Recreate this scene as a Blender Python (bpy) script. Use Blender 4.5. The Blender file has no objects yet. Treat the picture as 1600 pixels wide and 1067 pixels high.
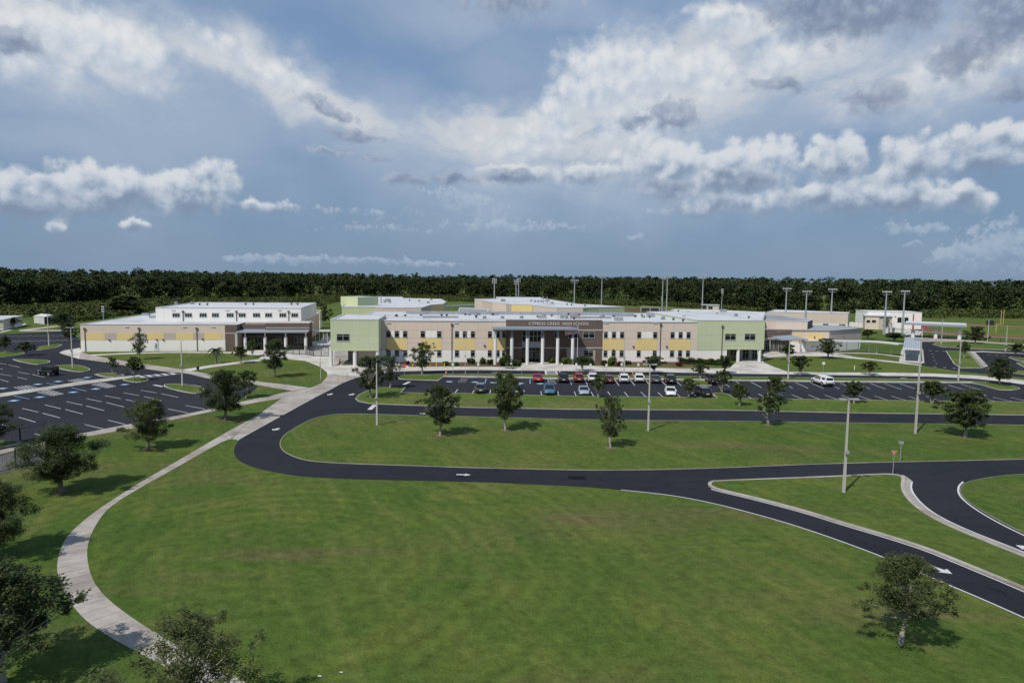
import bpy, bmesh, math, random
import numpy as np
from mathutils import Vector, Matrix
from mathutils.geometry import tessellate_polygon

rad = math.radians
S = bpy.context.scene
C = S.collection

# ------------------------------------------------------------------ camera
# the picture is 1600 x 1067; a 24 mm lens on a 36 mm frame, drone 20 m above the grass
FPX, CX, CY, CAM_H = 1066.7, 800.0, 533.5, 20.0
PITCH = math.atan(99.5 / FPX)
ROLL = rad(0.68)
RM = Matrix.Rotation(math.pi / 2 - PITCH, 3, 'X') @ Matrix.Rotation(ROLL, 3, 'Z')
EYE = Vector((0, 0, CAM_H))
cd = bpy.data.cameras.new('camera')
cam = bpy.data.objects.new('camera', cd)
C.objects.link(cam)
cam.matrix_world = Matrix.Translation(EYE) @ RM.to_4x4()
cd.sensor_width = 36
cd.lens = 24
cd.clip_start = 0.5
cd.clip_end = 20000
S.camera = cam


def ray(px, py):
    return RM @ Vector(((px - CX) / FPX, -(py - CY) / FPX, -1))


def G(px, py, z=0.0):
    d = ray(px, py)
    t = (z - CAM_H) / d.z
    return EYE + d * t


def height_at(base, px, py):
    d = ray(px, py)
    t = base.y / d.y
    return CAM_H + d.z * t


def mpp(base):
    """metres per picture pixel at a place"""
    return (base - EYE).dot(RM @ Vector((0, 0, -1))) / FPX


# ------------------------------------------------------------------ light
SUN_EL = rad(51)
SUN_H = Vector((-0.62, -0.785)).normalized()
sund = Vector((SUN_H.x * math.cos(SUN_EL), SUN_H.y * math.cos(SUN_EL), math.sin(SUN_EL)))
sl = bpy.data.lights.new('sun', 'SUN')
sl.energy = 3.7
sl.angle = rad(0.53)
sl.color = (1.0, 0.955, 0.88)
so = bpy.data.objects.new('sun', sl)
so.rotation_euler = (-sund).to_track_quat('-Z', 'Y').to_euler()
so.location = (-60, -80, 120)
C.objects.link(so)
S.view_settings.view_transform = 'Standard'
S.view_settings.look = 'None'
S.view_settings.exposure = 0.0
S.view_settings.gamma = 1.0

# ------------------------------------------------------------------ sky
W = bpy.data.worlds.new('World')
S.world = W
W.use_nodes = True
nt = W.node_tree
nt.nodes.clear()
NL = nt.links


class NB:
    """tiny node-writing helper"""

    def __init__(s, tree, dim='3D'):
        s.t = tree
        s.dim = dim

    def n(s, typ, **kw):
        nd = s.t.nodes.new(typ)
        for k, v in kw.items():
            setattr(nd, k, v)
        return nd

    def put(s, sock, v):
        if v is None:
            return
        if hasattr(v, 'is_linked') or hasattr(v, 'links'):
            s.t.links.new(v, sock)
        else:
            sock.default_value = v

    def m(s, op, a, b=None, c=None, clamp=False):
        nd = s.n('ShaderNodeMath', operation=op, use_clamp=clamp)
        s.put(nd.inputs[0], a)
        s.put(nd.inputs[1], b)
        s.put(nd.inputs[2], c)
        return nd.outputs[0]

    def v(s, op, a, b=None, out=0):
        nd = s.n('ShaderNodeVectorMath', operation=op)
        s.put(nd.inputs[0], a)
        if b is not None:
            s.put(nd.inputs[3 if op == 'SCALE' else 1], b)
        return nd.outputs[out]

    def noise(s, vec, scale, detail=6, rough=0.55, dist=0.0, col=False):
        nd = s.n('ShaderNodeTexNoise', noise_dimensions=s.dim)
        s.put(nd.inputs['Vector'], vec)
        nd.inputs['Scale'].default_value = scale
        nd.inputs['Detail'].default_value = detail
        nd.inputs['Roughness'].default_value = rough
        nd.inputs['Distortion'].default_value = dist
        return nd.outputs['Color' if col else 'Fac']

    def mix(s, f, a, b, typ='MIX'):
        nd = s.n('ShaderNodeMix', data_type='RGBA', blend_type=typ)
        s.put(nd.inputs[0], f)
        s.put(nd.inputs[6], a)
        s.put(nd.inputs[7], b)
        return nd.outputs[2]

    def smooth(s, x, lo, hi, o0=0.0, o1=1.0):
        nd = s.n('ShaderNodeMapRange', interpolation_type='SMOOTHSTEP')
        s.put(nd.inputs[0], x)
        nd.inputs[1].default_value = lo
        nd.inputs[2].default_value = hi
        nd.inputs[3].default_value = o0
        nd.inputs[4].default_value = o1
        return nd.outputs[0]

    def ramp(s, x, stops):
        nd = s.n('ShaderNodeValToRGB')
        cr = nd.color_ramp
        while len(cr.elements) < len(stops):
            cr.elements.new(0.5)
        for e, (p, c) in zip(cr.elements, stops):
            e.position = p
            e.color = (*c, 1)
        s.put(nd.inputs[0], x)
        return nd.outputs[0]


def lin(r, g, b):
    f = lambda c: (c / 12.92 if c <= 0.04045 else ((c + 0.055) / 1.055) ** 2.4)
    return tuple(f(c / 255) for c in (r, g, b))


b = NB(nt, '2D')                            # clouds are drawn over azimuth and elevation
K = 10.0                                    # the Background runs at 0.1
tc = b.n('ShaderNodeTexCoord')
sep = b.n('ShaderNodeSeparateXYZ')
NL.new(tc.outputs['Generated'], sep.inputs[0])
az = b.m('MULTIPLY', b.m('ARCTAN2', sep.outputs[0], sep.outputs[1]), 57.2958)
el = b.m('MULTIPLY', b.m('ARCSINE', sep.outputs[2]), 57.2958)
cmb = b.n('ShaderNodeCombineXYZ')
NL.new(az, cmb.inputs[0])
NL.new(el, cmb.inputs[1])
P0 = cmb.outputs[0]


def azel(px, py):
    d = ray(px, py).normalized()
    return math.degrees(math.atan2(d.x, d.y)), math.degrees(math.asin(d.z))


def warp(vec, scale, amt, detail=3):
    c = b.noise(vec, scale, detail, 0.55, col=True)
    o = b.v('SUBTRACT', c, (0.5, 0.5, 0.5))
    o = b.v('MULTIPLY', o, (amt, amt, 0.0))
    return b.v('ADD', vec, o)


DEG = 0.0537


def blobs(vec, lst, shade=False):
    tot = tw = ts = None
    for q in lst:
        cx, cy, rx, ry = q[:4]
        rot = q[4] if len(q) > 4 else 0
        amp = q[5] if len(q) > 5 else 1.0
        a, e = azel(cx, cy)
        k = DEG * (0.78 if abs(cx - 800) > 500 else 0.93)
        mp = b.n('ShaderNodeMapping', vector_type='TEXTURE')
        NL.new(vec, mp.inputs[0])
        mp.inputs[1].default_value = (a, e, 0)
        mp.inputs[2].default_value = (0, 0, rad(rot))
        mp.inputs[3].default_value = (rx * k, ry * DEG, 1)
        ln = b.v('LENGTH', mp.outputs[0], out=1)
        w = b.m('SUBTRACT', 1.0, ln)
        if amp != 1.0:
            w = b.m('MULTIPLY', w, amp)
        tot = w if tot is None else b.m('MAXIMUM', tot, w)
        if shade:
            wc = b.m('MAXIMUM', b.m('ADD', w, 0.35), 0.0)
            wc = b.m('MULTIPLY', wc, wc)
            sp = b.n('ShaderNodeSeparateXYZ')
            NL.new(mp.outputs[0], sp.inputs[0])
            y = b.m('MULTIPLY', sp.outputs[1], wc)
            tw = wc if tw is None else b.m('ADD', tw, wc)
            ts = y if ts is None else b.m('ADD', ts, y)
    if shade:
        return tot, b.m('DIVIDE', ts, b.m('MAXIMUM', tw, 0.001))
    return tot


sky = b.n('ShaderNodeTexSky', sky_type='NISHITA')
sky.sun_disc = False
sky.sun_elevation = SUN_EL
sky.sun_rotation = math.atan2(sund.x, sund.y)
sky.air_density = 1.0
sky.dust_density = 1.6
sky.ozone_density = 1.2


def KC(r, g, bb):
    c = lin(r, g, bb)
    return (c[0] * K, c[1] * K, c[2] * K, 1)


# clear air: the physical sky, dulled by the rain haze of the storm behind
elf = b.smooth(el, -1.0, 26.0)
base_sky = b.ramp(elf, [(0.0, lin(124, 149, 177)), (0.12, lin(117, 145, 176)), (0.4, lin(118, 146, 179)), (0.7, lin(122, 150, 185)), (1.0, lin(127, 154, 189))])
base_sky = b.v('MULTIPLY', base_sky, (K, K, K))
patch = b.noise(b.v('MULTIPLY', P0, (0.05, 0.09, 0)), 1.0, 4, 0.5)
base_sky = b.mix(b.smooth(patch, 0.35, 0.7, 0.0, 0.4), base_sky, KC(143, 164, 190))
col = b.mix(0.10, base_sky, sky.outputs[0])
# deeper blue gaps
gapm = blobs(warp(P0, 0.12, 7), [(590, 125, 130, 60), (680, 150, 110, 45), (500, 60, 110, 40), (990, 55, 90, 30), (1330, 215, 120, 40)])
col = b.mix(b.smooth(gapm, -0.1, 0.8, 0.0, 0.35), col, KC(104, 140, 184))
# the wide pale wash of high cloud
wash = blobs(warp(P0, 0.07, 9, 3), [(200, 130, 420, 130, -8), (640, 220, 360, 90, -6), (1080, 170, 420, 160, 0), (1450, 110, 300, 120), (900, 300, 300, 70, 0, .7), (80, 230, 260, 80, 0, .6), (800, 20, 320, 45, 0, .7)])
wn = b.noise(b.v('MULTIPLY', P0, (0.6, 1.3, 1)), 0.10, 7, 0.6)
wd = b.m('ADD', wash, b.m('MULTIPLY', b.m('SUBTRACT', wn, 0.5), 0.9))
col = b.mix(b.smooth(wd, -0.25, 0.75, 0.0, 0.66), col, KC(166, 182, 203))

# --- high bright veils
# (each layer of cloud is worked out after the one behind it)
P0 = b.v('ADD', P0, b.v('MULTIPLY', col, (1e-7, 1e-7, 0)))
pv = b.v('MULTIPLY', P0, (1.0, 1.5, 1.0))
fv = b.noise(warp(pv, 0.09, 6), 0.15, 7, 0.6)
fv2 = b.noise(b.v('MULTIPLY', warp(P0, 0.12, 6), (0.6, 1.3, 1.0)), 0.45, 6, 0.6)
veil = blobs(warp(P0, 0.13, 4.5), [
    (120, 75, 190, 66, -6), (50, 45, 120, 60), (200, 60, 120, 50, -10), (330, 90, 130, 40, -18, .8), (425, 115, 120, 46, -24, 1.1), (560, 185, 180, 40, -14),
    (780, 215, 260, 50, 2), (970, 135, 110, 85, 24, 1.3), (885, 180, 80, 55, 38, 1.3), (1060, 120, 190, 80, -6), (1150, 33, 85, 24, -8, 1.2),
    (1240, 90, 170, 45, 8, .9), (1420, 110, 240, 50, 12, .7), (1540, 95, 120, 50, 0, .8), (930, 225, 220, 45, 0, .95),
    (830, 265, 170, 36, 0, .6)])
dv = b.m('ADD', b.m('MULTIPLY_ADD', veil, 1.15, 0.10), b.m('MULTIPLY', b.m('SUBTRACT', fv, 0.5), 1.25))
dv = b.m('ADD', dv, b.m('MULTIPLY', b.m('SUBTRACT', fv2, 0.5), 1.0))
mv = b.smooth(dv, -0.25, 0.95, 0.0, 0.9)
cv = b.mix(b.smooth(dv, 0.1, 0.8), KC(178, 191, 208), KC(206, 210, 215))
cv = b.mix(b.smooth(fv2, 0.45, 0.7, 0.0, 0.45), cv, KC(168, 183, 203))
col = b.mix(mv, col, cv)

# --- cumulus
def cumulus(col, lst, wscale, wamt, nscale, lo, hi, top, mid, bot, opac, edge=1.3, tk=0.62, hi_amt=0.55):
    P0 = b.v('ADD', globals()['P0'], b.v('MULTIPLY', col, (1e-7, 1e-7, 0)))
    pw = warp(P0, wscale, wamt, 4)
    m_, t_ = blobs(pw, lst, True)
    n1 = b.noise(P0, nscale, 7, 0.58)
    n2 = b.noise(b.v('ADD', P0, (-0.35, 0.55, 0.0)), nscale, 7, 0.58)
    nh = b.noise(warp(P0, 0.9, 0.5, 3), nscale * 3.1, 5, 0.6)
    vor = b.n('ShaderNodeTexVoronoi', feature='F1', voronoi_dimensions='2D')
    NL.new(warp(P0, nscale * 2.2, 0.9), vor.inputs['Vector'])
    vor.inputs['Scale'].default_value = nscale * 2.6
    bill = b.m('SUBTRACT', 0.5, vor.outputs['Distance'])
    # flat bases: cloud thins quickly below its middle
    d = b.m('ADD', m_, b.m('MULTIPLY', b.m('SUBTRACT', n1, 0.5), edge))
    d = b.m('ADD', d, b.m('MULTIPLY', b.m('SUBTRACT', nh, 0.5), hi_amt))
    d = b.m('ADD', d, b.m('MULTIPLY', bill, 0.5))
    soft = b.smooth(t_, -0.7, 0.5, hi + 0.45, hi)
    x = b.m('DIVIDE', b.m('SUBTRACT', d, lo), b.m('SUBTRACT', soft, lo))
    mk = b.smooth(x, 0.0, 1.0, 0.0, opac)
    sh = b.m('ADD', b.m('MULTIPLY', t_, tk), 0.40)
    sh = b.m('ADD', sh, b.m('MULTIPLY', b.m('SUBTRACT', n1, n2), 1.5))
    sh = b.m('ADD', sh, b.m('MULTIPLY', bill, 0.55))
    sh = b.m('ADD', sh, b.m('MULTIPLY', b.m('SUBTRACT', nh, 0.5), 0.22))
    sh = b.m('ADD', sh, b.smooth(d, lo, hi + 0.5, 0.25, -0.10))
    c = b.ramp(b.smooth(sh, -0.05, 1.0), [(0.0, lin(*bot)), (0.45, lin(*mid)), (1.0, lin(*top))])
    c = b.v('MULTIPLY', c, (K, K, K))
    return b.mix(mk, col, c)


# the great white anvil and the bright heads at the upper left
col = cumulus(col, [(930, 135, 85, 70, 30, 1.1), (875, 185, 60, 46, 30), (1000, 112, 90, 46, 10), (1090, 115, 110, 44, -6, .9), (1140, 33, 75, 22, -8, 1.1), (840, 225, 90, 34, 0, .9), (1010, 190, 120, 60, 0, .8), (1220, 95, 110, 34, 10, .7),
                    (130, 62, 130, 48, -4), (215, 95, 80, 40, -10, .9), (370, 92, 70, 26, -22, .8), (435, 120, 70, 28, -26, .9), (60, 100, 90, 40, 0, .7), (1500, 118, 110, 34, 10, .6)],
              0.35, 1.8, 0.30, -0.1, 0.75, (226, 229, 231), (203, 211, 221), (174, 189, 207), 0.88, 1.15, .45, .35)
# dim far-off towers and the line of small clouds on the horizon
col = cumulus(col, [(455, 406, 110, 9), (570, 409, 110, 8), (655, 412, 70, 5), (380, 405, 40, 7), (1565, 385, 70, 36), (1515, 402, 70, 20),
                    (1400, 355, 26, 11), (1452, 357, 32, 10), (1427, 383, 18, 6), (992, 372, 20, 7), (960, 342, 18, 5, 0, .8), (725, 318, 70, 22, -12, .9), (1440, 312, 80, 24), (790, 355, 110, 14, 0, .6),
                    (600, 360, 90, 6, 0, .4), (540, 330, 120, 6, 0, .35), (880, 356, 40, 5, 0, .6)],
              0.8, 0.9, 0.75, 0.02, 0.5, (180, 194, 209), (160, 178, 199), (138, 159, 185), 0.55, 1.2, .5, .6)
col = cumulus(col, [(60, 300, 120, 34), (190, 297, 120, 34), (290, 303, 90, 34), (335, 284, 42, 32), (30, 322, 90, 20), (400, 324, 70, 12, 0, .7),
                    (211, 355, 26, 13), (86, 352, 16, 12, 0, .8),
                    (1035, 266, 80, 44), (1150, 268, 110, 46), (1060, 300, 60, 20, 0, .8), (1310, 256, 76, 36), (1425, 252, 80, 34), (1265, 251, 20, 10),
                    (1270, 308, 90, 20), (1340, 300, 110, 32), (1430, 312, 80, 22), (1508, 309, 46, 20), (1130, 320, 90, 20, 0, .8),
                    (1560, 222, 90, 30), (1545, 255, 66, 18), (820, 272, 80, 16), (915, 274, 70, 20)],
              0.40, 1.5, 0.30, -0.10, 0.34, (216, 220, 225), (176, 189, 205), (128, 145, 169), 0.90, 1.05, .70, .28)
# --- dark torn fragments and the heavy bases at the top right
col = cumulus(col, [(1350, 10, 175, 56, 0, 1.35), (1270, 0, 120, 40, 0, 1.2), (1430, 28, 70, 30), (1575, 20, 100, 66, 0, 1.25), (1510, 85, 60, 44, 40, 1.1), (1590, 140, 50, 22),
                    (1055, 183, 56, 30), (1000, 190, 40, 16), (1220, 134, 70, 14, -8, .9), (1375, 155, 66, 26), (560, 214, 70, 10, -7), (515, 174, 56, 10, -22),
                    (640, 282, 56, 12), (705, 278, 60, 13), (790, 272, 50, 12), (18, 70, 46, 20), (800, 10, 130, 30, 0, .7), (1040, 292, 70, 18), (1180, 285, 70, 14, 0, .7), (600, 345, 50, 6, 0, .5), (545, 243, 100, 7, -6, .7)],
              0.5, 1.5, 0.42, 0.02, 0.5, (166, 178, 196), (138, 152, 175), (116, 131, 157), 0.80, 1.0, .4)
bg = b.n('ShaderNodeBackground')
NL.new(col, bg.inputs[0])
bg.inputs[1].default_value = 1.0 / K
wo = b.n('ShaderNodeOutputWorld')
NL.new(bg.outputs[0], wo.inputs[0])
W.cycles.sampling_method = 'NONE'
S.cycles.max_bounces = 4
S.cycles.diffuse_bounces = 2
S.cycles.glossy_bounces = 2
S.cycles.transmission_bounces = 2

# ------------------------------------------------------------------ materials
MATS = {}


def newmat(name):
    m = bpy.data.materials.new(name)
    m.use_nodes = True
    m.node_tree.nodes.clear()
    q = NB(m.node_tree)
    o = q.n('ShaderNodeOutputMaterial')
    p = q.n('ShaderNodeBsdfPrincipled')
    m.node_tree.links.new(p.outputs[0], o.inputs[0])
    MATS[name] = m
    return m, q, p


def M(name, rgb, rough=0.75, var=0.12, scale=1.5, metal=0.0, spec=0.3, fine=0.06, streak=0.0):
    """painted or plain surface with broad and fine unevenness, and rain streaks on walls"""
    m, q, p = newmat(name)
    t = q.n('ShaderNodeTexCoord').outputs['Object']
    n1 = q.noise(t, scale * 0.35, 5, 0.6)
    n2 = q.noise(t, scale * 6, 4, 0.6)
    f = q.m('ADD', q.m('MULTIPLY', q.m('SUBTRACT', n1, 0.5), var * 2.2), q.m('MULTIPLY', q.m('SUBTRACT', n2, 0.5), fine * 2.2))
    if streak:
        n3 = q.noise(q.v('MULTIPLY', t, (1.6, 1.6, 0.06)), 1.0, 6, 0.65)
        f = q.m('SUBTRACT', f, q.m('MULTIPLY', q.smooth(n3, 0.5, 0.75), streak))
    f = q.m('ADD', f, 1.0)
    c = q.v('SCALE', (*rgb,), f)
    m.node_tree.links.new(c, p.inputs['Base Color'])
    p.inputs['Roughness'].default_value = rough
    p.inputs['Metallic'].default_value = metal
    p.inputs['Specular IOR Level'].default_value = spec
    return m


M('white_wall', (0.80, 0.77, 0.72), 0.8, 0.05, 0.8, streak=0.10)
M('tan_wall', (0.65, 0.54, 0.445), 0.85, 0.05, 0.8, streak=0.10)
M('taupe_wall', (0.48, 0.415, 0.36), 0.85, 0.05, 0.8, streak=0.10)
M('yellow_wall', (0.71, 0.555, 0.25), 0.85, 0.05, 0.8, streak=0.08)
M('green_wall', (0.49, 0.54, 0.345), 0.85, 0.05, 0.8, streak=0.07)
M('pale_green_wall', (0.54, 0.58, 0.34), 0.85, 0.05, 0.8, streak=0.07)
M('coping', (0.52, 0.52, 0.52), 0.5, 0.05)
M('canopy_metal', (0.34, 0.38, 0.43), 0.45, 0.05, metal=0.3)
M('white_metal', (0.60, 0.60, 0.60), 0.45, 0.04)
M('column_white', (0.68, 0.67, 0.65), 0.6, 0.05, streak=0.05)
M('frame_pale', (0.42, 0.44, 0.43), 0.45, 0.04)
M('stone_band', (0.50, 0.46, 0.42), 0.8, 0.05)
M('dark_metal', (0.03, 0.032, 0.035), 0.4, 0.1)
M('bronze', (0.10, 0.085, 0.075), 0.45, 0.1)
M('steel', (0.33, 0.34, 0.35), 0.45, 0.06, metal=0.5)
M('pole_concrete', (0.46, 0.44, 0.40), 0.85, 0.08, 1.2)
M('louvre', (0.13, 0.14, 0.15), 0.5, 0.1)
M('door_dark', (0.055, 0.05, 0.048), 0.4, 0.1)
M('letter_white', (0.60, 0.58, 0.55), 0.5, 0.03)
M('letter_dark', (0.30, 0.25, 0.21), 0.5, 0.03)
M('paint_white', (0.54, 0.54, 0.53), 0.8, 0.22, 1.5, fine=0.25)
M('paint_blue', (0.16, 0.30, 0.50), 0.75, 0.14, 1.5, fine=0.14)
M('sign_white', (0.75, 0.75, 0.74), 0.4, 0.02)
M('sign_red', (0.50, 0.035, 0.035), 0.4, 0.03)
M('sign_back', (0.40, 0.41, 0.42), 0.4, 0.03, metal=0.4)
M('bollard_yellow', (0.60, 0.40, 0.05), 0.5, 0.08)
M('cone_orange', (0.62, 0.12, 0.025), 0.5, 0.05)
M('goal_yellow', (0.46, 0.40, 0.07), 0.45, 0.04)
M('flag_red', (0.50, 0.05, 0.06), 0.8, 0.05)
M('flag_white', (0.72, 0.70, 0.70), 0.8, 0.03)
M('flag_blue', (0.035, 0.045, 0.16), 0.8, 0.05)
M('mulch', (0.115, 0.052, 0.036), 0.95, 0.25, 2.0, fine=0.25)
M('track_red', (0.19, 0.048, 0.040), 0.9, 0.1, 0.2)
M('tyre', (0.018, 0.018, 0.019), 0.85, 0.1)
M('rim', (0.40, 0.41, 0.42), 0.35, 0.05, metal=0.7)
M('rubber_trim', (0.022, 0.022, 0.024), 0.6, 0.1)
M('tail_red', (0.33, 0.012, 0.012), 0.25, 0.05)
M('headlamp', (0.60, 0.62, 0.64), 0.15, 0.02)
M('plate_white', (0.62, 0.64, 0.62), 0.4, 0.05)
M('lamp_housing', (0.34, 0.34, 0.34), 0.5, 0.05)
M('shed_white', (0.55, 0.55, 0.53), 0.6, 0.06)
M('shed_green', (0.06, 0.14, 0.10), 0.6, 0.06)
M('bark', (0.19, 0.155, 0.125), 0.9, 0.2, 4, fine=0.2)
M('bark_pale', (0.34, 0.30, 0.255), 0.9, 0.15, 4, fine=0.15)
M('galvanised', (0.42, 0.44, 0.45), 0.45, 0.05, metal=0.4)


def m_roof(name, rgb):
    m, q, p = newmat(name)
    t = q.n('ShaderNodeTexCoord').outputs['Object']
    big = q.noise(t, 0.07, 6, 0.65, 0.8)
    mid = q.noise(t, 0.5, 6, 0.65)
    c = q.mix(q.smooth(big, 0.48, 0.72, 0, 0.75), (*rgb, 1), (rgb[0] * .62, rgb[1] * .61, rgb[2] * .58, 1))
    k = q.m('ADD', 1.0, q.m('MULTIPLY', q.m('SUBTRACT', mid, 0.5), 0.45))
    br = q.n('ShaderNodeTexBrick')
    m.node_tree.links.new(t, br.inputs['Vector'])
    br.inputs['Scale'].default_value = 0.16
    br.inputs['Mortar Size'].default_value = 0.008
    br.inputs['Color1'].default_value = (1, 1, 1, 1)
    br.inputs['Color2'].default_value = (0.93, 0.93, 0.93, 1)
    br.inputs['Mortar'].default_value = (0.7, 0.7, 0.7, 1)
    c = q.mix(1.0, c, br.outputs['Color'], 'MULTIPLY')
    c = q.v('SCALE', c, k)
    m.node_tree.links.new(c, p.inputs['Base Color'])
    p.inputs['Roughness'].default_value = 0.75
    p.inputs['Specular IOR Level'].default_value = 0.2


m_roof('roof_white', (0.57, 0.575, 0.59))
m_roof('roof_grey', (0.33, 0.345, 0.37))
M('cast_iron', (0.008, 0.008, 0.009), 0.8, 0.1, spec=0.1)


def glass(name, rgb, rough=0.08):
    m, q, p = newmat(name)
    t = q.n('ShaderNodeTexCoord').outputs['Object']
    n = q.noise(t, 0.5, 2, 0.5)
    c = q.v('SCALE', (*rgb,), q.m('ADD', q.m('MULTIPLY', n, 0.9), 0.5))
    m.node_tree.links.new(c, p.inputs['Base Color'])
    p.inputs['Roughness'].default_value = rough
    p.inputs['Specular IOR Level'].default_value = 0.5


glass('window_glass', (0.012, 0.014, 0.017))
glass('car_glass', (0.014, 0.018, 0.020))


def carpaint(name, rgb):
    m, q, p = newmat(name)
    t = q.n('ShaderNodeTexCoord').outputs['Object']
    n = q.noise(t, 2.0, 4, 0.6)
    c = q.v('SCALE', (*rgb,), q.m('ADD', q.m('MULTIPLY', n, 0.16), 0.92))
    m.node_tree.links.new(c, p.inputs['Base Color'])
    p.inputs['Roughness'].default_value = 0.28
    p.inputs['Coat Weight'].default_value = 0.6
    p.inputs['Coat Roughness'].default_value = 0.06


for nm, c in dict(red=(0.30, 0.018, 0.022), maroon=(0.095, 0.018, 0.022), white=(0.72, 0.72, 0.71), black=(0.012, 0.012, 0.014), charcoal=(0.045, 0.048, 0.052),
                  blue=(0.055, 0.115, 0.24), navy=(0.016, 0.022, 0.07), silverblue=(0.30, 0.36, 0.44), pearl=(0.66, 0.67, 0.67), steelblue=(0.055, 0.13, 0.22)).items():
    carpaint('car_paint_' + nm, c)


def brick(name, c1, c2, mortar):
    m, q, p = newmat(name)
    t = q.n('ShaderNodeTexCoord').outputs['Object']
    s_ = q.n('ShaderNodeSeparateXYZ')
    m.node_tree.links.new(t, s_.inputs[0])
    cb = q.n('ShaderNodeCombineXYZ')
    m.node_tree.links.new(q.m('ADD', s_.outputs[0], s_.outputs[1]), cb.inputs[0])
    m.node_tree.links.new(s_.outputs[2], cb.inputs[1])
    br = q.n('ShaderNodeTexBrick')
    m.node_tree.links.new(cb.outputs[0], br.inputs['Vector'])
    br.inputs['Color1'].default_value = (*c1, 1)
    br.inputs['Color2'].default_value = (*c2, 1)
    br.inputs['Mortar'].default_value = (*mortar, 1)
    br.inputs['Scale'].default_value = 2.2
    br.inputs['Mortar Size'].default_value = 0.02
    n = q.noise(t, 0.5, 5, 0.6)
    c = q.v('SCALE', br.outputs['Color'], q.m('ADD', q.m('MULTIPLY', n, 0.5), 0.75))
    m.node_tree.links.new(c, p.inputs['Base Color'])
    p.inputs['Roughness'].default_value = 0.9


brick('brick_brown', (0.140, 0.096, 0.080), (0.104, 0.072, 0.060), (0.165, 0.130, 0.112))


def m_grass(name, bright=1.0, stripes=True):
    m, q, p = newmat(name)
    t = q.n('ShaderNodeTexCoord').outputs['Object']
    big = q.noise(t, 0.018, 6, 0.6, 0.6)
    mid = q.noise(t, 0.11, 7, 0.62, 0.4)
    midx = q.noise(q.v('MULTIPLY', t, (0.35, 1.6, 1.0)), 0.09, 6, 0.6, 0.6)
    fine = q.noise(t, 1.3, 6, 0.7)
    tiny = q.noise(t, 7.0, 3, 0.7)
    c = q.mix(q.smooth(big, 0.32, 0.68), (0.057, 0.104, 0.018, 1), (0.092, 0.126, 0.025, 1))
    c = q.mix(q.smooth(mid, 0.44, 0.70, 0, 0.8), c, (0.124, 0.147, 0.030, 1))
    c = q.mix(q.smooth(midx, 0.51, 0.72, 0, 0.75), c, (0.132, 0.106, 0.050, 1))
    c = q.mix(q.smooth(q.noise(t, 0.16, 6, 0.65, 0.8), 0.55, 0.72, 0, 0.7), c, (0.037, 0.087, 0.015, 1))
    blot = q.noise(q.v('MULTIPLY', t, (0.7, 1.3, 1.0)), 0.42, 6, 0.7, 1.0)
    c = q.mix(q.smooth(blot, 0.56, 0.74, 0, 0.4), c, (0.150, 0.171, 0.034, 1))
    c = q.mix(q.smooth(blot, 0.44, 0.28, 0, 0.35), c, (0.047, 0.087, 0.016, 1))
    vr = q.n('ShaderNodeVectorRotate', rotation_type='Z_AXIS')
    m.node_tree.links.new(t, vr.inputs['Vector'])
    vr.inputs['Angle'].default_value = rad(-24)
    mow = q.noise(q.v('MULTIPLY', vr.outputs[0], (1.1, 0.07, 1.0)), 1.0, 5, 0.65, 0.3)
    mow2 = q.noise(q.v('MULTIPLY', vr.outputs[0], (0.35, 0.05, 1.0)), 1.0, 4, 0.6, 0.3)
    c = q.mix(q.smooth(mow2, 0.50, 0.72, 0, 0.5), c, (0.150, 0.156, 0.044, 1))
    bare = q.noise(t, 0.33, 6, 0.7, 1.5)
    c = q.mix(q.smooth(bare, 0.67, 0.74, 0, 0.55), c, (0.190, 0.145, 0.085, 1))
    k = q.m('ADD', q.m('MULTIPLY', q.m('SUBTRACT', fine, 0.5), 1.5), 0.98)
    k = q.m('ADD', k, q.m('MULTIPLY', q.m('SUBTRACT', tiny, 0.5), 1.2))
    k = q.m('ADD', k, q.m('MULTIPLY', q.m('SUBTRACT', mow, 0.5), 0.5))
    if stripes:
        # mower passes: rings that follow the curve of the path
        cc = q.v('SUBTRACT', t, (-17.0, 47.0, 0.0))
        cc = q.v('ADD', cc, q.v('MULTIPLY', q.v('SUBTRACT', q.noise(t, 0.05, 3, 0.5, col=True), (0.5, 0.5, 0.5)), (3.0, 3.0, 0)))
        dd = q.v('LENGTH', q.v('MULTIPLY', cc, (1.0, 1.0, 0.0)), out=1)
        w = q.m('SINE', q.m('MULTIPLY', dd, 3.4))
        k = q.m('ADD', k, q.m('MULTIPLY', w, q.m('MULTIPLY', q.smooth(dd, 34.0, 22.0), q.m('MULTIPLY', q.smooth(mid, 0.3, 0.6), 0.085))))
    c = q.v('SCALE', c, q.m('MULTIPLY', k, bright * 1.0))
    m.node_tree.links.new(c, p.inputs['Base Color'])
    p.inputs['Roughness'].default_value = 0.95
    p.inputs['Specular IOR Level'].default_value = 0.1
    bp = q.n('ShaderNodeBump')
    bp.inputs['Strength'].default_value = 0.7
    bp.inputs['Distance'].default_value = 0.25
    m.node_tree.links.new(q.m('ADD', fine, q.m('MULTIPLY', tiny, 0.5)), bp.inputs['Height'])
    m.node_tree.links.new(bp.outputs[0], p.inputs['Normal'])


m_grass('grass')
m_grass('verge_grass', 1.12, False)


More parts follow.
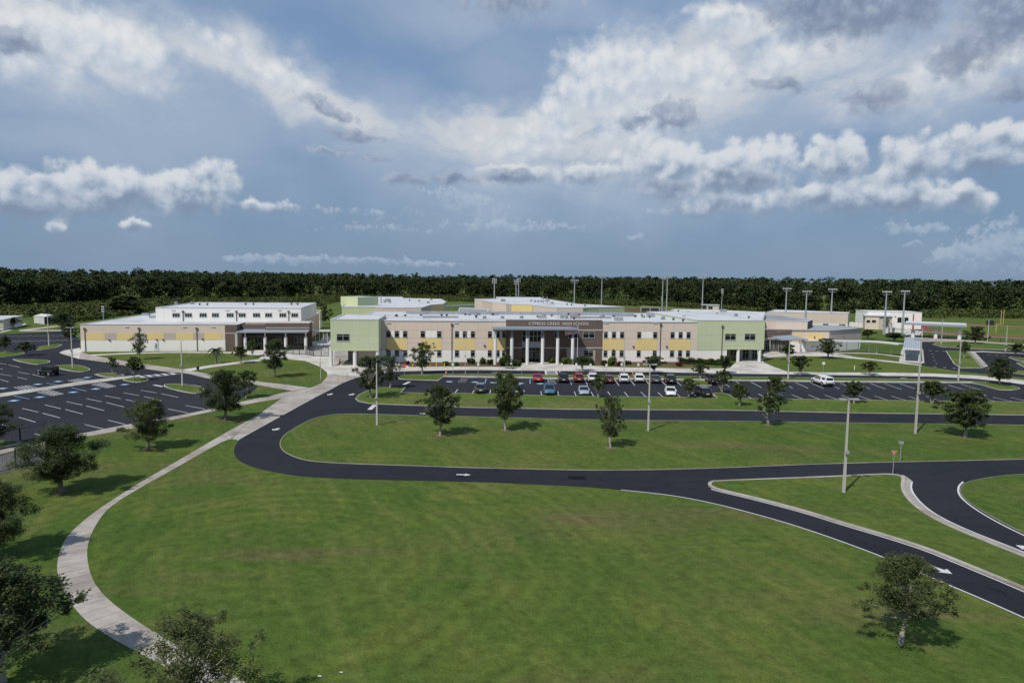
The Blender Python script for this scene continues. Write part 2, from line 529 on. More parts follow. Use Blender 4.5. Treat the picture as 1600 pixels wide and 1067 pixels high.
def m_asphalt(name, a, c2, worn):
    m, q, p = newmat(name)
    t = q.n('ShaderNodeTexCoord').outputs['Object']
    big = q.noise(t, 0.035, 6, 0.6, 0.5)
    mid = q.noise(t, 0.5, 5, 0.6)
    streak = q.noise(q.v('MULTIPLY', t, (0.05, 0.9, 1)), 1.0, 5, 0.6, 0.3)
    fine = q.noise(t, 9.0, 3, 0.7)
    c = q.mix(q.smooth(big, 0.3, 0.7), (*a, 1), (*c2, 1))
    k = q.m('ADD', 1.0, q.m('MULTIPLY', q.m('SUBTRACT', mid, 0.5), 0.5))
    k = q.m('ADD', k, q.m('MULTIPLY', q.m('SUBTRACT', streak, 0.5), worn))
    k = q.m('ADD', k, q.m('MULTIPLY', q.m('SUBTRACT', fine, 0.5), 0.9))
    spots = q.noise(t, 0.45, 3, 0.5, 0.5)
    k = q.m('MULTIPLY', k, q.smooth(spots, 0.66, 0.73, 1.0, 0.62))
    vo = q.n('ShaderNodeTexVoronoi', feature='DISTANCE_TO_EDGE')
    m.node_tree.links.new(q.v('ADD', t, q.v('MULTIPLY', q.noise(t, 0.4, 4, 0.6, col=True), (3, 3, 0))), vo.inputs['Vector'])
    vo.inputs['Scale'].default_value = 0.07
    k = q.m('MULTIPLY', k, q.smooth(vo.outputs['Distance'], 0.0, 0.005, 0.6, 1.0))
    c = q.v('SCALE', c, k)
    m.node_tree.links.new(c, p.inputs['Base Color'])
    p.inputs['Roughness'].default_value = 0.85
    p.inputs['Specular IOR Level'].default_value = 0.10


m_asphalt('asphalt', (0.0190, 0.0206, 0.0262), (0.0262, 0.0280, 0.0340), 0.5)
m_asphalt('asphalt_lot', (0.0215, 0.0232, 0.0285), (0.0310, 0.0330, 0.0390), 0.7)


def m_concrete(name, rgb, joint=0.0):
    m, q, p = newmat(name)
    t = q.n('ShaderNodeTexCoord').outputs['Object']
    big = q.noise(t, 0.22, 6, 0.62, 0.4)
    mid = q.noise(q.v('MULTIPLY', t, (1.0, 2.4, 1)), 0.8, 6, 0.65)
    fine = q.noise(t, 6.0, 4, 0.7)
    c = q.mix(q.smooth(big, 0.38, 0.7, 0.0, 0.85), (*rgb, 1), (rgb[0] * 0.60, rgb[1] * 0.56, rgb[2] * 0.53, 1))
    k = q.m('ADD', 1.0, q.m('MULTIPLY', q.m('SUBTRACT', mid, 0.5), 0.7))
    k = q.m('ADD', k, q.m('MULTIPLY', q.m('SUBTRACT', fine, 0.5), 0.35))
    c = q.v('SCALE', c, k)
    m.node_tree.links.new(c, p.inputs['Base Color'])
    p.inputs['Roughness'].default_value = 0.9
    p.inputs['Specular IOR Level'].default_value = 0.2


m_concrete('concrete', (0.40, 0.36, 0.32))
m_concrete('concrete_pale', (0.47, 0.44, 0.40))
m_concrete('concrete_clean', (0.56, 0.53, 0.49))
m_concrete('concrete_grey', (0.12, 0.117, 0.110))


def m_leaf(name, a, bcol, warm=None, trans=0.25):
    m, q, p = newmat(name)
    ntm = m.node_tree
    t = q.n('ShaderNodeTexCoord').outputs['Object']
    wn = q.n('ShaderNodeTexWhiteNoise', noise_dimensions='3D')
    g = q.n('ShaderNodeNewGeometry')
    ntm.links.new(q.v('SNAP', g.outputs['Position'], (0.35, 0.35, 0.35)), wn.inputs['Vector'])
    nz = q.noise(t, 0.9, 4, 0.6)
    f = q.m('ADD', q.m('MULTIPLY', wn.outputs['Value'], 0.55), q.m('MULTIPLY', nz, 0.55))
    c = q.mix(q.smooth(f, 0.25, 0.85), (*a, 1), (*bcol, 1))
    if warm:
        c = q.mix(q.smooth(q.noise(t, 0.6, 3, 0.5), 0.58, 0.68, 0, 0.75), c, (*warm, 1))
    ntm.links.new(c, p.inputs['Base Color'])
    p.inputs['Roughness'].default_value = 0.6
    p.inputs['Specular IOR Level'].default_value = 0.25
    tr = q.n('ShaderNodeBsdfTranslucent')
    ntm.links.new(c, tr.inputs[0])
    mx = q.n('ShaderNodeMixShader')
    mx.inputs[0].default_value = trans
    ntm.links.new(p.outputs[0], mx.inputs[1])
    ntm.links.new(tr.outputs[0], mx.inputs[2])
    out = [n for n in ntm.nodes if n.type == 'OUTPUT_MATERIAL'][0]
    ntm.links.new(mx.outputs[0], out.inputs[0])


m_leaf('leaf_dark', (0.042, 0.066, 0.024), (0.100, 0.132, 0.046), None, 0.38)
m_leaf('leaf_mid', (0.056, 0.086, 0.025), (0.125, 0.158, 0.050), None, 0.38)
m_leaf('leaf_myrtle', (0.052, 0.078, 0.024), (0.115, 0.140, 0.046), (0.13, 0.085, 0.046), 0.35)
m_leaf('leaf_olive', (0.070, 0.090, 0.030), (0.140, 0.158, 0.056), (0.12, 0.095, 0.045), 0.35)
m_leaf('leaf_shrub', (0.035, 0.062, 0.012), (0.085, 0.125, 0.028))
m_leaf('leaf_lime', (0.070, 0.115, 0.016), (0.13, 0.17, 0.035))
m_leaf('leaf_red', (0.10, 0.018, 0.018), (0.17, 0.04, 0.035))
m_leaf('leaf_palm', (0.030, 0.050, 0.016), (0.060, 0.085, 0.03))


def m_forest(name, a, bcol, sc):
    m, q, p = newmat(name)
    t = q.n('ShaderNodeTexCoord').outputs['Object']
    n1 = q.noise(t, sc, 3, 0.6)
    n2 = q.noise(t, 0.006, 4, 0.6)
    n3 = q.noise(t, 0.8, 3, 0.6)
    f = q.m('ADD', q.m('MULTIPLY', n1, 0.75), q.m('ADD', q.m('MULTIPLY', n2, 0.25), q.m('MULTIPLY', n3, 0.25)))
    c = q.mix(q.smooth(f, 0.46, 0.80), (*a, 1), (*bcol, 1))
    c = q.mix(q.smooth(q.noise(t, sc * .8, 2, 0.5, 0.4), 0.60, 0.70, 0, 0.55), c, (bcol[0] * 1.5, bcol[1] * 1.3, bcol[2] * 1.3, 1))
    m.node_tree.links.new(c, p.inputs['Base Color'])
    p.inputs['Roughness'].default_value = 0.85
    p.inputs['Specular IOR Level'].default_value = 0.1


m_forest('forest_leaf', (0.023, 0.039, 0.016), (0.054, 0.073, 0.028), 0.09)
m_forest('scrub_leaf', (0.035, 0.055, 0.014), (0.085, 0.095, 0.030), 0.1)

# ------------------------------------------------------------------ geometry helpers
class MB:
    """collects faces for ONE mesh"""

    def __init__(s):
        s.v, s.f = [], []

    def add(s, vs, fs):
        o = len(s.v)
        s.v += [tuple(p) for p in vs]
        s.f += [tuple(i + o for i in f) for f in fs]
        return s

    def box(s, x0, x1, y0, y1, z0, z1):
        return s.add([(x0, y0, z0), (x1, y0, z0), (x1, y1, z0), (x0, y1, z0), (x0, y0, z1), (x1, y0, z1), (x1, y1, z1), (x0, y1, z1)],
                     [(0, 3, 2, 1), (4, 5, 6, 7), (0, 1, 5, 4), (1, 2, 6, 5), (2, 3, 7, 6), (3, 0, 4, 7)])

    def tube(s, pts, rs, n=8, cap=True):
        pts = [Vector(p) for p in pts]
        if not isinstance(rs, (list, tuple)):
            rs = [rs] * len(pts)
        vs, fs = [], []
        for i, p in enumerate(pts):
            a = pts[max(i - 1, 0)]
            c = pts[min(i + 1, len(pts) - 1)]
            d = (c - a).normalized()
            u = d.cross(Vector((0, 0, 1)) if abs(d.z) < 0.9 else Vector((1, 0, 0))).normalized()
            w = d.cross(u)
            for k in range(n):
                t = 2 * math.pi * (k + 0.5) / n
                vs.append(p + (u * math.cos(t) + w * math.sin(t)) * rs[i])
        for i in range(len(pts) - 1):
            for k in range(n):
                k2 = (k + 1) % n
                fs.append((i * n + k, i * n + k2, (i + 1) * n + k2, (i + 1) * n + k))
        if cap:
            fs.append(tuple(range(n - 1, -1, -1)))
            fs.append(tuple((len(pts) - 1) * n + k for k in range(n)))
        return s.add(vs, fs)

    def cyl(s, x, y, z0, z1, r0, r1=None, n=14):
        return s.tube([(x, y, z0), (x, y, z1)], [r0, r0 if r1 is None else r1], n)

    def prism(s, poly, z0, z1, cap_bottom=False):
        n = len(poly)
        vs = [(p[0], p[1], z0) for p in poly] + [(p[0], p[1], z1) for p in poly]
        s.add(vs, [(i, (i + 1) % n, n + (i + 1) % n, n + i) for i in range(n)])
        s.cap(poly, z1)
        if cap_bottom:
            s.cap(poly, z0)
        return s

    def cap(s, poly, z):
        tris = tessellate_polygon([[Vector((p[0], p[1], 0)) for p in poly]])
        fs = []
        for t in tris:
            a, c, d = (Vector((poly[i][0], poly[i][1], 0)) for i in t)
            fs.append(tuple(t) if (c - a).cross(d - a).z > 0 else tuple(reversed(t)))
        s.add([(p[0], p[1], z) for p in poly], fs)
        return s

    def strip(s, pts, w, z, off=0.0, closed=False):
        """flat ribbon along a line"""
        pts = [Vector((p[0], p[1], 0)) for p in pts]
        n = len(pts)
        L, R_ = [], []
        for i in range(n):
            if closed:
                d = (pts[(i + 1) % n] - pts[i - 1]).normalized()
            else:
                d = (pts[min(i + 1, n - 1)] - pts[max(i - 1, 0)]).normalized()
            q = Vector((-d.y, d.x, 0))
            L.append(pts[i] + q * (off + w / 2) + Vector((0, 0, z)))
            R_.append(pts[i] + q * (off - w / 2) + Vector((0, 0, z)))
        m_ = n if closed else n - 1
        return s.add(L + R_, [(i, n + i, n + (i + 1) % n, (i + 1) % n) for i in range(m_)])

    def build(s, name, mat, parent=None, smooth=False):
        me = bpy.data.meshes.new(name)
        me.from_pydata(s.v, [], s.f)
        me.materials.append(MATS[mat] if isinstance(mat, str) else mat)
        if smooth:
            me.polygons.foreach_set('use_smooth', [True] * len(me.polygons))
        me.update()
        o = bpy.data.objects.new(name, me)
        C.objects.link(o)
        if parent:
            o.parent = parent
        return o


def tag(o, label=None, cat=None, group=None, kind=None):
    if label:
        o['label'] = label
    if cat:
        o['category'] = cat
    if group:
        o['group'] = group
    if kind:
        o['kind'] = kind
    return o


def thing(name, loc, rz, label, cat, group=None):
    o = bpy.data.objects.new(name, None)
    o.empty_display_size = 0.3
    C.objects.link(o)
    o.location = loc
    o.rotation_euler = (0, 0, rz)
    return tag(o, label, cat, group)


def copy_tree(o, parent=None):
    c = o.copy()
    C.objects.link(c)
    c.parent = parent
    for ch in list(o.children):
        copy_tree(ch, c)
    return c


def struct(o):
    o['kind'] = 'structure'
    return o


def W2(pts, z=0.0):
    return [(g.x, g.y) for g in (G(x, y, z) for x, y in pts)]


def chaikin(pts, it=2, closed=False):
    for _ in range(it):
        q = []
        n = len(pts)
        rng = range(n) if closed else range(n - 1)
        if not closed:
            q.append(pts[0])
        for i in rng:
            a, c = pts[i], pts[(i + 1) % n]
            q.append((a[0] * .75 + c[0] * .25, a[1] * .75 + c[1] * .25))
            q.append((a[0] * .25 + c[0] * .75, a[1] * .25 + c[1] * .75))
        if not closed:
            q.append(pts[-1])
        pts = q
    return pts


def area(p):
    return sum(p[i][0] * p[(i + 1) % len(p)][1] - p[(i + 1) % len(p)][0] * p[i][1] for i in range(len(p))) / 2


def inset(poly, d):
    n = len(poly)
    sg = 1 if area(poly) > 0 else -1
    out = []
    for i in range(n):
        a, p, c = Vector(poly[i - 1]), Vector(poly[i]), Vector(poly[(i + 1) % n])
        d1, d2 = (p - a), (c - p)
        if d1.length < 1e-6 or d2.length < 1e-6:
            out.append(tuple(p))
            continue
        d1.normalize()
        d2.normalize()
        n1 = Vector((-d1.y, d1.x)) * sg
        n2 = Vector((-d2.y, d2.x)) * sg
        h = (n1 + n2)
        if h.length < 0.3:
            h = n1
        else:
            h = h.normalized() / max(0.5, h.normalized().dot(n1))
        out.append(tuple(p + h * d))
    return out


# ------------------------------------------------------------------ ground
mb = MB()
mb.add([(-5000, -300, 0), (5000, -300, 0), (5000, 9000, 0), (-5000, 9000, 0)], [(0, 1, 2, 3)])
struct(mb.build('ground', 'grass'))

Z1, Z2, Z3, Z4 = 0.012, 0.020, 0.028, 0.036


def sheet(name, poly, z, mat):
    return struct(MB().cap(poly, z).build(name, mat))


def island(poly, kerb_w=0.16, h=0.13, grass='verge_grass', kerb='concrete_pale', kerb_h=None):
    """raised planting bed: a concrete kerb round turf"""
    ins = inset(poly, kerb_w)
    k = MB()
    n = len(poly)
    kh = kerb_h or h + 0.02
    k.add([(p[0], p[1], 0.0) for p in poly] + [(p[0], p[1], kh) for p in poly] + [(p[0], p[1], kh) for p in ins] + [(p[0], p[1], 0.0) for p in ins],
          [(i, (i + 1) % n, n + (i + 1) % n, n + i) for i in range(n)] + [(n + i, n + (i + 1) % n, 2 * n + (i + 1) % n, 2 * n + i) for i in range(n)]
          + [(2 * n + i, 2 * n + (i + 1) % n, 3 * n + (i + 1) % n, 3 * n + i) for i in range(n)])
    struct(k.build('kerb', kerb))
    struct(MB().cap(ins, h).build('lawn', grass))


# --- road loop, front drive and front car park: one sheet of asphalt
west = [(555, 590), (535, 597.5), (515, 608.7), (495, 618.7), (472.5, 631), (447.5, 645), (422.5, 658.7), (392.5, 675), (374, 686), (365.5, 699), (365.5, 710), (374, 721),
        (397.5, 731), (435, 739), (472.5, 744.5), (535, 748), (635, 750.7), (760, 753.3), (815, 756), (890, 759), (965, 764.5), (1040, 772.5), (1100, 783), (1178, 802.5),
        (1256, 825.5), (1350, 859), (1397, 878.7), (1475, 911.5), (1537.5, 938), (1600, 966), (1720, 1022)]
north = [(1740, 622), (1600, 600.6), (1562, 595.6), (1525, 592), (1462, 588.5), (1400, 587.5), (1240, 585), (1140, 583.7), (1060, 582), (960, 580.6), (860, 579.4), (720, 578), (625, 580), (590, 584)]
west_w = chaikin(W2(west), 2)
north_w = chaikin(W2(north), 2)
sheet('road', west_w + [tuple(G(1900, 1000))[:2], tuple(G(1900, 690))[:2]] + north_w, Z1, 'asphalt')

sheet('parking_lot', W2([(693, 588.6), (735, 589.8), (880, 592.4), (985, 593), (1144, 595.2), (1345, 597.4), (1519, 598.8), (1560, 609.6), (1590, 610), (1600, 628.2), (1420, 626), (1240, 623.6), (1150, 622.4), (1065, 620.8), (940, 619.6), (815, 617.2), (627, 613.8), (636, 600)]), Z1 + .003, 'asphalt_lot')
# big lawn between the two legs of the loop
lawn_px = [(436, 693), (442.5, 680), (465, 666), (490, 653), (520, 647.6), (550, 646.5), (610, 648), (660, 649.5), (760, 651.5), (890, 655.5), (1015, 657), (1140, 658), (1319, 660.6),
           (1600, 664), (1800, 668), (1800, 710), (1600, 717.8), (1506, 720), (1381, 722.5), (1256, 726), (1140, 731), (1040, 734), (965, 735), (915, 735), (760, 732), (610, 726.8), (522.5, 724), (477.5, 720), (455, 712.5), (440, 703.7)]
lw = chaikin(W2(lawn_px), 2, True)
island(lw, 0.06, 0.05, 'grass', 'concrete')
# verge between the upper road and the car park
verge = [(555, 623.7), (560, 617.5), (577.5, 609), (592.5, 606), (634, 605.6), (627, 614), (760, 615.5), (815, 617.5), (940, 620), (1065, 621), (1120, 622), (1113, 615.5), (1120, 614), (1128, 614), (1140, 617.5), (1148, 622.8),
         (1240, 624), (1320, 625.4), (1420, 626.4), (1547, 627.7), (1600, 628.6), (1800, 631.5), (1800, 652), (1600, 649), (1350, 646), (1140, 641.5), (890, 640), (740, 637.3), (610, 632.5), (577.5, 631), (560, 627.6)]
island(W2(verge), 0.14, 0.10, 'verge_grass', 'concrete')
# strip between the front drive and the car park with its thick pale kerb
strip_n = [(626, 587.5), (642, 586), (690, 585.2), (720, 585), (815, 585.3), (860, 586), (960, 587.2), (1059, 588.6), (1240, 590.2), (1420, 592.7), (1512, 595.6), (1545, 598), (1573, 601), (1592, 606)]
strip_s = [(1594, 608), (1581, 610), (1560, 609.4), (1547.5, 606), (1531, 601), (1519, 598.9), (1420, 598.2), (1345, 597.7), (1240, 596.6), (1144, 595.6), (1059, 594), (985, 593.4), (880, 593), (815, 591.2), (735, 590), (693, 589), (685, 595), (640, 593.6), (623, 592.6), (622, 590)]
sp = W2(strip_n + strip_s)
island(sp, 0.10, 0.10, 'verge_grass', 'concrete_clean')
kb = MB()
kb.strip(W2([(693, 588.2), (735, 589.3), (815, 590.3), (880, 592), (985, 592.6), (1059, 593.2), (1144, 594.8), (1240, 595.8), (1345, 597), (1420, 597.5), (1519, 598.2)]), 0.95, 0.16)
o = kb.build('kerb', 'concrete_clean')
struct(o)
# island on the north row
island(W2([(1060, 594.2), (1074, 594.5), (1090, 594.8), (1106, 596.5), (1113, 600), (1111, 603), (1092, 602.6), (1078, 600)]), 0.15, 0.12)
# triangular island and the lawn at the right
tri = [(1105.6, 757), (1109, 753.5), (1116, 752), (1225, 748), (1319, 744.4), (1381, 741), (1406, 743), (1415.6, 748), (1412.5, 760), (1416, 773), (1431, 791), (1459, 810.5), (1506, 832.5), (1569, 857.5), (1600, 870), (1720, 915), (1720, 976),
       (1600, 922), (1490.6, 877), (1444, 858), (1381, 838), (1319, 820), (1256, 800), (1178, 779.5), (1119, 766), (1107, 760.5)]
triw = chaikin(W2(tri), 2, True)
island(triw, 0.34, 0.13, 'grass', 'concrete', 0.15)
rl = [(1600, 741), (1569, 743), (1537.5, 747.5), (1508, 754), (1499.5, 763), (1502, 776), (1522, 791), (1553, 810), (1600, 834), (1750, 900), (1750, 738)]
rlw = chaikin(W2(rl), 2, True)
m_concrete('concrete_dark', (0.345, 0.315, 0.28))
island(rlw, 0.04, 0.06, 'grass', 'concrete_dark')
sheet('gutter', W2([(1406, 742.6), (1415.6, 748), (1412.5, 760), (1416, 773), (1431, 791), (1459, 810.5), (1506, 832.5), (1569, 857.5), (1600, 870), (1720, 915), (1720, 908.6), (1606, 865.4), (1575, 853), (1514, 829.6), (1467, 807.6), (1441.5, 789.6), (1427.6, 773.4), (1422.6, 762), (1424, 750), (1412, 742)]), Z1 + .003, 'concrete_dark')

# --- left car park
lot = [(403, 604), (398, 600.5), (370, 597), (328.7, 592.8), (289.5, 582.5), (268, 582), (218.6, 575), (171, 567), (123.7, 560.8), (99, 553.6), (92.5, 551), (99, 548), (124, 543.5), (125.5, 530), (104, 517), (0, 522.5), (-160, 530), (-160, 745),
       (0, 706), (52, 694), (113, 680), (199, 663), (270, 651), (330, 638.7), (362, 631), (380, 621), (398, 609)]
sheet('parking_lot', W2(lot), Z1, 'asphalt_lot')
for isl in ([(56, 546), (60, 542.5), (75, 539.5), (96, 538), (97, 540.5), (80, 545.5), (60, 547.5)],
            [(-40, 552), (0, 550.8), (20, 551), (38, 550.8), (41, 552.5), (28, 555.5), (0, 559.5), (-40, 563)],
            [(18, 561.5), (30, 562), (55, 562), (79, 564), (77, 567.5), (62, 570), (52, 569.8), (26, 564.5)],
            [(81, 573), (92, 571), (110, 570.5), (128, 572), (142, 577), (139, 580), (128, 581.7), (115, 581), (100, 578), (86, 575)],
            [(149, 585), (158, 583.5), (185, 584), (196, 586.5), (190, 588.7), (172, 590.3), (155, 588)],
            [(189, 593.3), (205, 591.2), (222, 590.6), (233, 592.5), (232, 595), (222, 597.5), (212, 598), (200, 596.5)],
            [(254, 602.5), (264, 600.2), (285, 601), (312, 603.5), (320, 608), (315, 614), (303, 615.7), (285, 612.7), (262, 607)],
            [(-20, 690), (0, 689), (30, 689.5), (36, 691), (20, 697), (0, 701), (-30, 706)]):
    island(chaikin(W2(isl), 1, True), 0.15, 0.12)


# --- pavements
def path(pts_a, pts_b, z=Z2, mat='concrete', smooth=2):
    a = chaikin(W2(pts_a), smooth)
    c = chaikin(W2(pts_b), smooth)
    return sheet('path', a + c[::-1], z, mat)


def m_path_joint():
    """old concrete walk: stained slabs with pale cross joints along the curve"""
    pass


right_e = [(372, 687), (356, 685.5), (318, 706), (268, 735), (226, 758), (184, 783), (163, 800), (146.6, 825), (136.5, 850), (136, 876), (145, 909), (167.5, 936), (209.4, 967.6), (251, 993), (293, 1018), (345, 1046), (430, 1090)]
left_e = [(399, 651), (347.6, 678.6), (301.6, 706), (251, 735), (201, 764.5), (159, 791.7), (125.7, 817), (100.5, 842), (90, 871), (88.8, 896.4), (101, 930), (130, 967), (167.5, 993), (209.4, 1016), (234.5, 1029), (280, 1053), (360, 1100)]
ra, la = chaikin(W2(right_e), 2), chaikin(W2(left_e), 2)
sheet('path', ra + la[::-1], Z2, 'concrete')


def resample(pts, n):
    d = [0]
    for i in range(1, len(pts)):
        d.append(d[-1] + math.dist(pts[i], pts[i - 1]))
    out = []
    j = 0
    for k in range(n):
        t = d[-1] * k / (n - 1)
        while j < len(d) - 2 and d[j + 1] < t:
            j += 1
        f = (t - d[j]) / max(1e-9, d[j + 1] - d[j])
        out.append((pts[j][0] + (pts[j + 1][0] - pts[j][0]) * f, pts[j][1] + (pts[j + 1][1] - pts[j][1]) * f))
    return out


# cast slabs: alternate bays of the walk have weathered differently; joints every 1.5 m
rng = random.Random(3)
NS = 62
ll = resample(la, NS)
dense = resample(ra, 1200)
rr, j0 = [], 0
for p in ll:                                     # each joint runs square across the walk
    j0 = min(range(j0, min(len(dense), j0 + 160)), key=lambda k: math.dist(dense[k], p))
    rr.append(dense[j0])
slab_a, slab_b = MB(), MB()
for i in range(NS - 1):
    r = rng.random()
    g_ = 0.03
    tgt = slab_a if r < 0.24 else (slab_b if r < 0.36 else None)
    if tgt is None:
        continue
    tgt.add([(*[rr[i][k] * (1 - g_) + rr[i + 1][k] * g_ for k in (0, 1)], Z2 + .005), (*[rr[i + 1][k] * (1 - g_) + rr[i][k] * g_ for k in (0, 1)], Z2 + .005),
             (*[ll[i + 1][k] * (1 - g_) + ll[i][k] * g_ for k in (0, 1)], Z2 + .005), (*[ll[i][k] * (1 - g_) + ll[i + 1][k] * g_ for k in (0, 1)], Z2 + .005)], [(0, 1, 2, 3)])
m_concrete('concrete_lightbay', (0.47, 0.42, 0.375))
struct(slab_a.build('path_slabs', 'concrete_dark'))
struct(slab_b.build('path_slabs', 'concrete_lightbay'))
jm = MB()
for i in range(0, NS):
    a, c = Vector((*rr[i], 0)), Vector((*ll[i], 0))
    jm.strip([a, c], 0.03, Z2 + 0.009)
m_concrete('joint_dirt', (0.29, 0.26, 0.235))
struct(jm.build('path_joints', 'joint_dirt'))

# broad walk from the school's corner down beside the loop road, and its branches
plaza = ([(372, 686.5), (399, 651), (422.5, 635), (455, 611), (485, 606), (502, 599), (512, 588.5), (511, 582), (500, 573), (477, 564), (442, 560.5), (405, 561.5), (407, 555.5), (384, 554), (384, 547.5),
          (420, 546.5), (450, 545), (517, 548), (560, 540), (592, 545), (640, 573.5), (720, 572.5), (815, 573.8), (815, 567.5), (850, 564.5), (884, 568.5), (905, 571), (1010, 573.7), (1140, 575), (1150, 566), (1160, 560), (1192, 560),
          (1194, 548), (1222, 548), (1250, 549), (1290, 549.5), (1335, 557), (1310, 554.8), (1284, 556.5), (1240, 556.5), (1205, 558.3), (1192, 561.5), (1193, 566.3), (1209, 573), (1231, 580.8), (1300, 582), (1400, 582.3), (1462, 583.8), (1525, 586.5), (1562, 590), (1600, 594), (1740, 615)]
         + north + [(555, 590.5)] + west[1:9])
sheet('pavement', W2(plaza), Z2, 'concrete_clean')
sheet('pavement', W2([(372, 686), (399, 651), (422.5, 635), (455, 611), (485, 606), (502, 599), (514, 585), (560, 588)] + [(555, 589.7)] + west[1:9]), Z3, 'concrete')
path([(455, 611), (410, 621), (360, 631), (330, 638.7), (270, 651), (199, 663), (113, 680), (50, 693.5), (0, 703), (-150, 735)], [(456, 620.5), (410, 626.5), (360, 637.5), (330, 643), (270, 656), (207, 669.5), (143, 680.5), (55, 697.5), (0, 709), (-150, 742)], Z2)
path([(486, 606), (442.5, 600.5), (397.5, 595.5), (337, 586.3), (281, 576.5), (222.7, 568.7), (196, 564.5), (144, 555.5), (129, 551), (127, 546)], [(459, 611), (424, 605.5), (400, 601), (370, 597.5), (328.7, 592.8), (289.5, 582.6), (268, 582.2), (218.6, 575.2), (171, 567), (123.7, 560.8)], Z3, 'concrete', 1)
sheet('path', W2([(124, 561), (100, 554), (92.5, 551), (99, 547.8), (124, 543.5), (127, 546), (128, 556)]), Z2, 'concrete_clean')
path([(286, 577.5), (339, 569), (405, 561.2)], [(296, 580), (343, 572.3), (408, 564)], Z4, 'concrete_clean', 1)
path([(140, 554.2), (200, 551.3), (280, 549.6), (364, 550.2), (385, 548.8)], [(142, 556.2), (200, 553), (280, 551), (364, 552.4), (385, 552)], Z2, 'concrete_clean', 1)
path([(1284, 553.5), (1335, 557.6), (1414, 566.5), (1440, 570)], [(1284, 556.6), (1335, 560), (1413, 568.5), (1440, 572)], Z3, 'concrete_clean', 1)
path([(-150, 635), (0, 614.8), (88.7, 601.9), (144, 593.6), (191.8, 588.5), (218, 585.8)], [(-150, 644), (0, 620.4), (88.7, 606.6), (144, 598.8), (192, 592), (219, 588)], Z3, 'concrete_pale', 0)
path([(0, 518.4), (22, 513.5), (39, 505)], [(0, 520), (14, 517), (41, 506.5)], Z2, 'concrete_clean', 0)
path([(30, 515.6), (60, 515.8), (105, 515.4)], [(30, 517.6), (60, 517.6), (105, 517.2)], Z2, 'concrete_pale', 0)
path([(31, 515.5), (70, 511), (104, 507.3)], [(45, 516), (75, 512.3), (104, 508.8)], Z3, 'concrete_pale', 0)
sheet('service_yard', W2([(0, 709), (56, 697.5), (76, 702), (70, 722), (0, 741), (-60, 752), (-60, 722)]), Z2, 'concrete_grey')

# --- right hand bus road, far car park
busroad = [(1437.5, 533.8), (1470, 534.8), (1500, 537), (1600, 547), (1760, 556), (1760, 612), (1600, 590), (1535, 583.7), (1497.5, 580), (1447.5, 572.3), (1440.6, 571)]
sheet('road', W2(busroad), Z1, 'asphalt')
for isl in ([(1457, 538.6), (1463, 535.6), (1475, 534.3), (1507, 534.2), (1600, 540), (1700, 546), (1700, 554), (1600, 548.2), (1512, 545), (1497.5, 543.8), (1470, 542)],
            [(1477.5, 548.7), (1512.5, 549.4), (1536, 575.4), (1501, 575.6), (1496, 572.5), (1490, 568.8)],
            [(1575, 559), (1584, 558.5), (1600, 560), (1640, 563), (1640, 568), (1600, 565.3), (1588, 563.8)],
            [(1588, 568), (1600, 566), (1640, 570), (1640, 580), (1600, 574.5)],
            [(1545, 575.5), (1580, 579), (1600, 580.5), (1700, 586), (1700, 592), (1600, 585.5), (1540, 577)]):
    island(W2(isl), 0.2, 0.12)
sheet('path', W2([(1513.7, 549.3), (1522, 549.6), (1536, 549.2), (1600, 552.8), (1600, 553.8), (1536, 551.2), (1524, 551.3), (1544, 573), (1537, 575.3)]), 0.15, 'concrete')
sheet('pavement', W2([(1412, 529), (1424, 525.5), (1500, 528), (1507, 531), (1530, 533), (1600, 537.8), (1700, 544), (1700, 545.5), (1600, 539.5), (1530, 535.2), (1507, 534), (1437, 533.8)]), Z3, 'concrete')

# --- athletics field
def ell(cx, cy, rx, ry, n=48):
    return [(cx + rx * math.cos(2 * math.pi * i / n), cy + ry * math.sin(2 * math.pi * i / n)) for i in range(n)]


def stadium(cx, cy, L, r, n=24, rot=0.0):
    pts = []
    for i in range(n + 1):
        t = -math.pi / 2 + math.pi * i / n
        pts.append((L / 2 + r * math.cos(t), r * math.sin(t)))
    for i in range(n + 1):
        t = math.pi / 2 + math.pi * i / n
        pts.append((-L / 2 + r * math.cos(t), r * math.sin(t)))
    c, s_ = math.cos(rot), math.sin(rot)
    return [(cx + x * c - y * s_, cy + x * s_ + y * c) for x, y in pts]


fc = Vector((246, 259))
TR = rad(-37)
sheet('running_track', stadium(fc.x, fc.y, 84, 43, 28, TR), Z1, 'track_red')
sheet('playing_field', stadium(fc.x, fc.y, 84, 34, 28, TR), Z2, 'verge_grass')
lm = MB()
for k in range(1, 8):
    lm.strip(stadium(fc.x, fc.y, 84, 34 + k * 1.12, 28, TR), 0.05, Z2 + .004, closed=True)
lm.strip(stadium(fc.x, fc.y, 84, 43.5, 28, TR), 1.2, Z2, closed=True)
struct(lm.build('track_lines', 'concrete_pale'))
sheet('playing_field', W2([(1000, 487.5), (1000, 478), (1110, 480), (1140, 486), (1110, 490)]), Z1, 'verge_grass')
sheet('clay_infield', W2([(960, 481), (1000, 482), (1060, 484.5), (1060, 486.5), (990, 487)]), Z2, 'mulch')

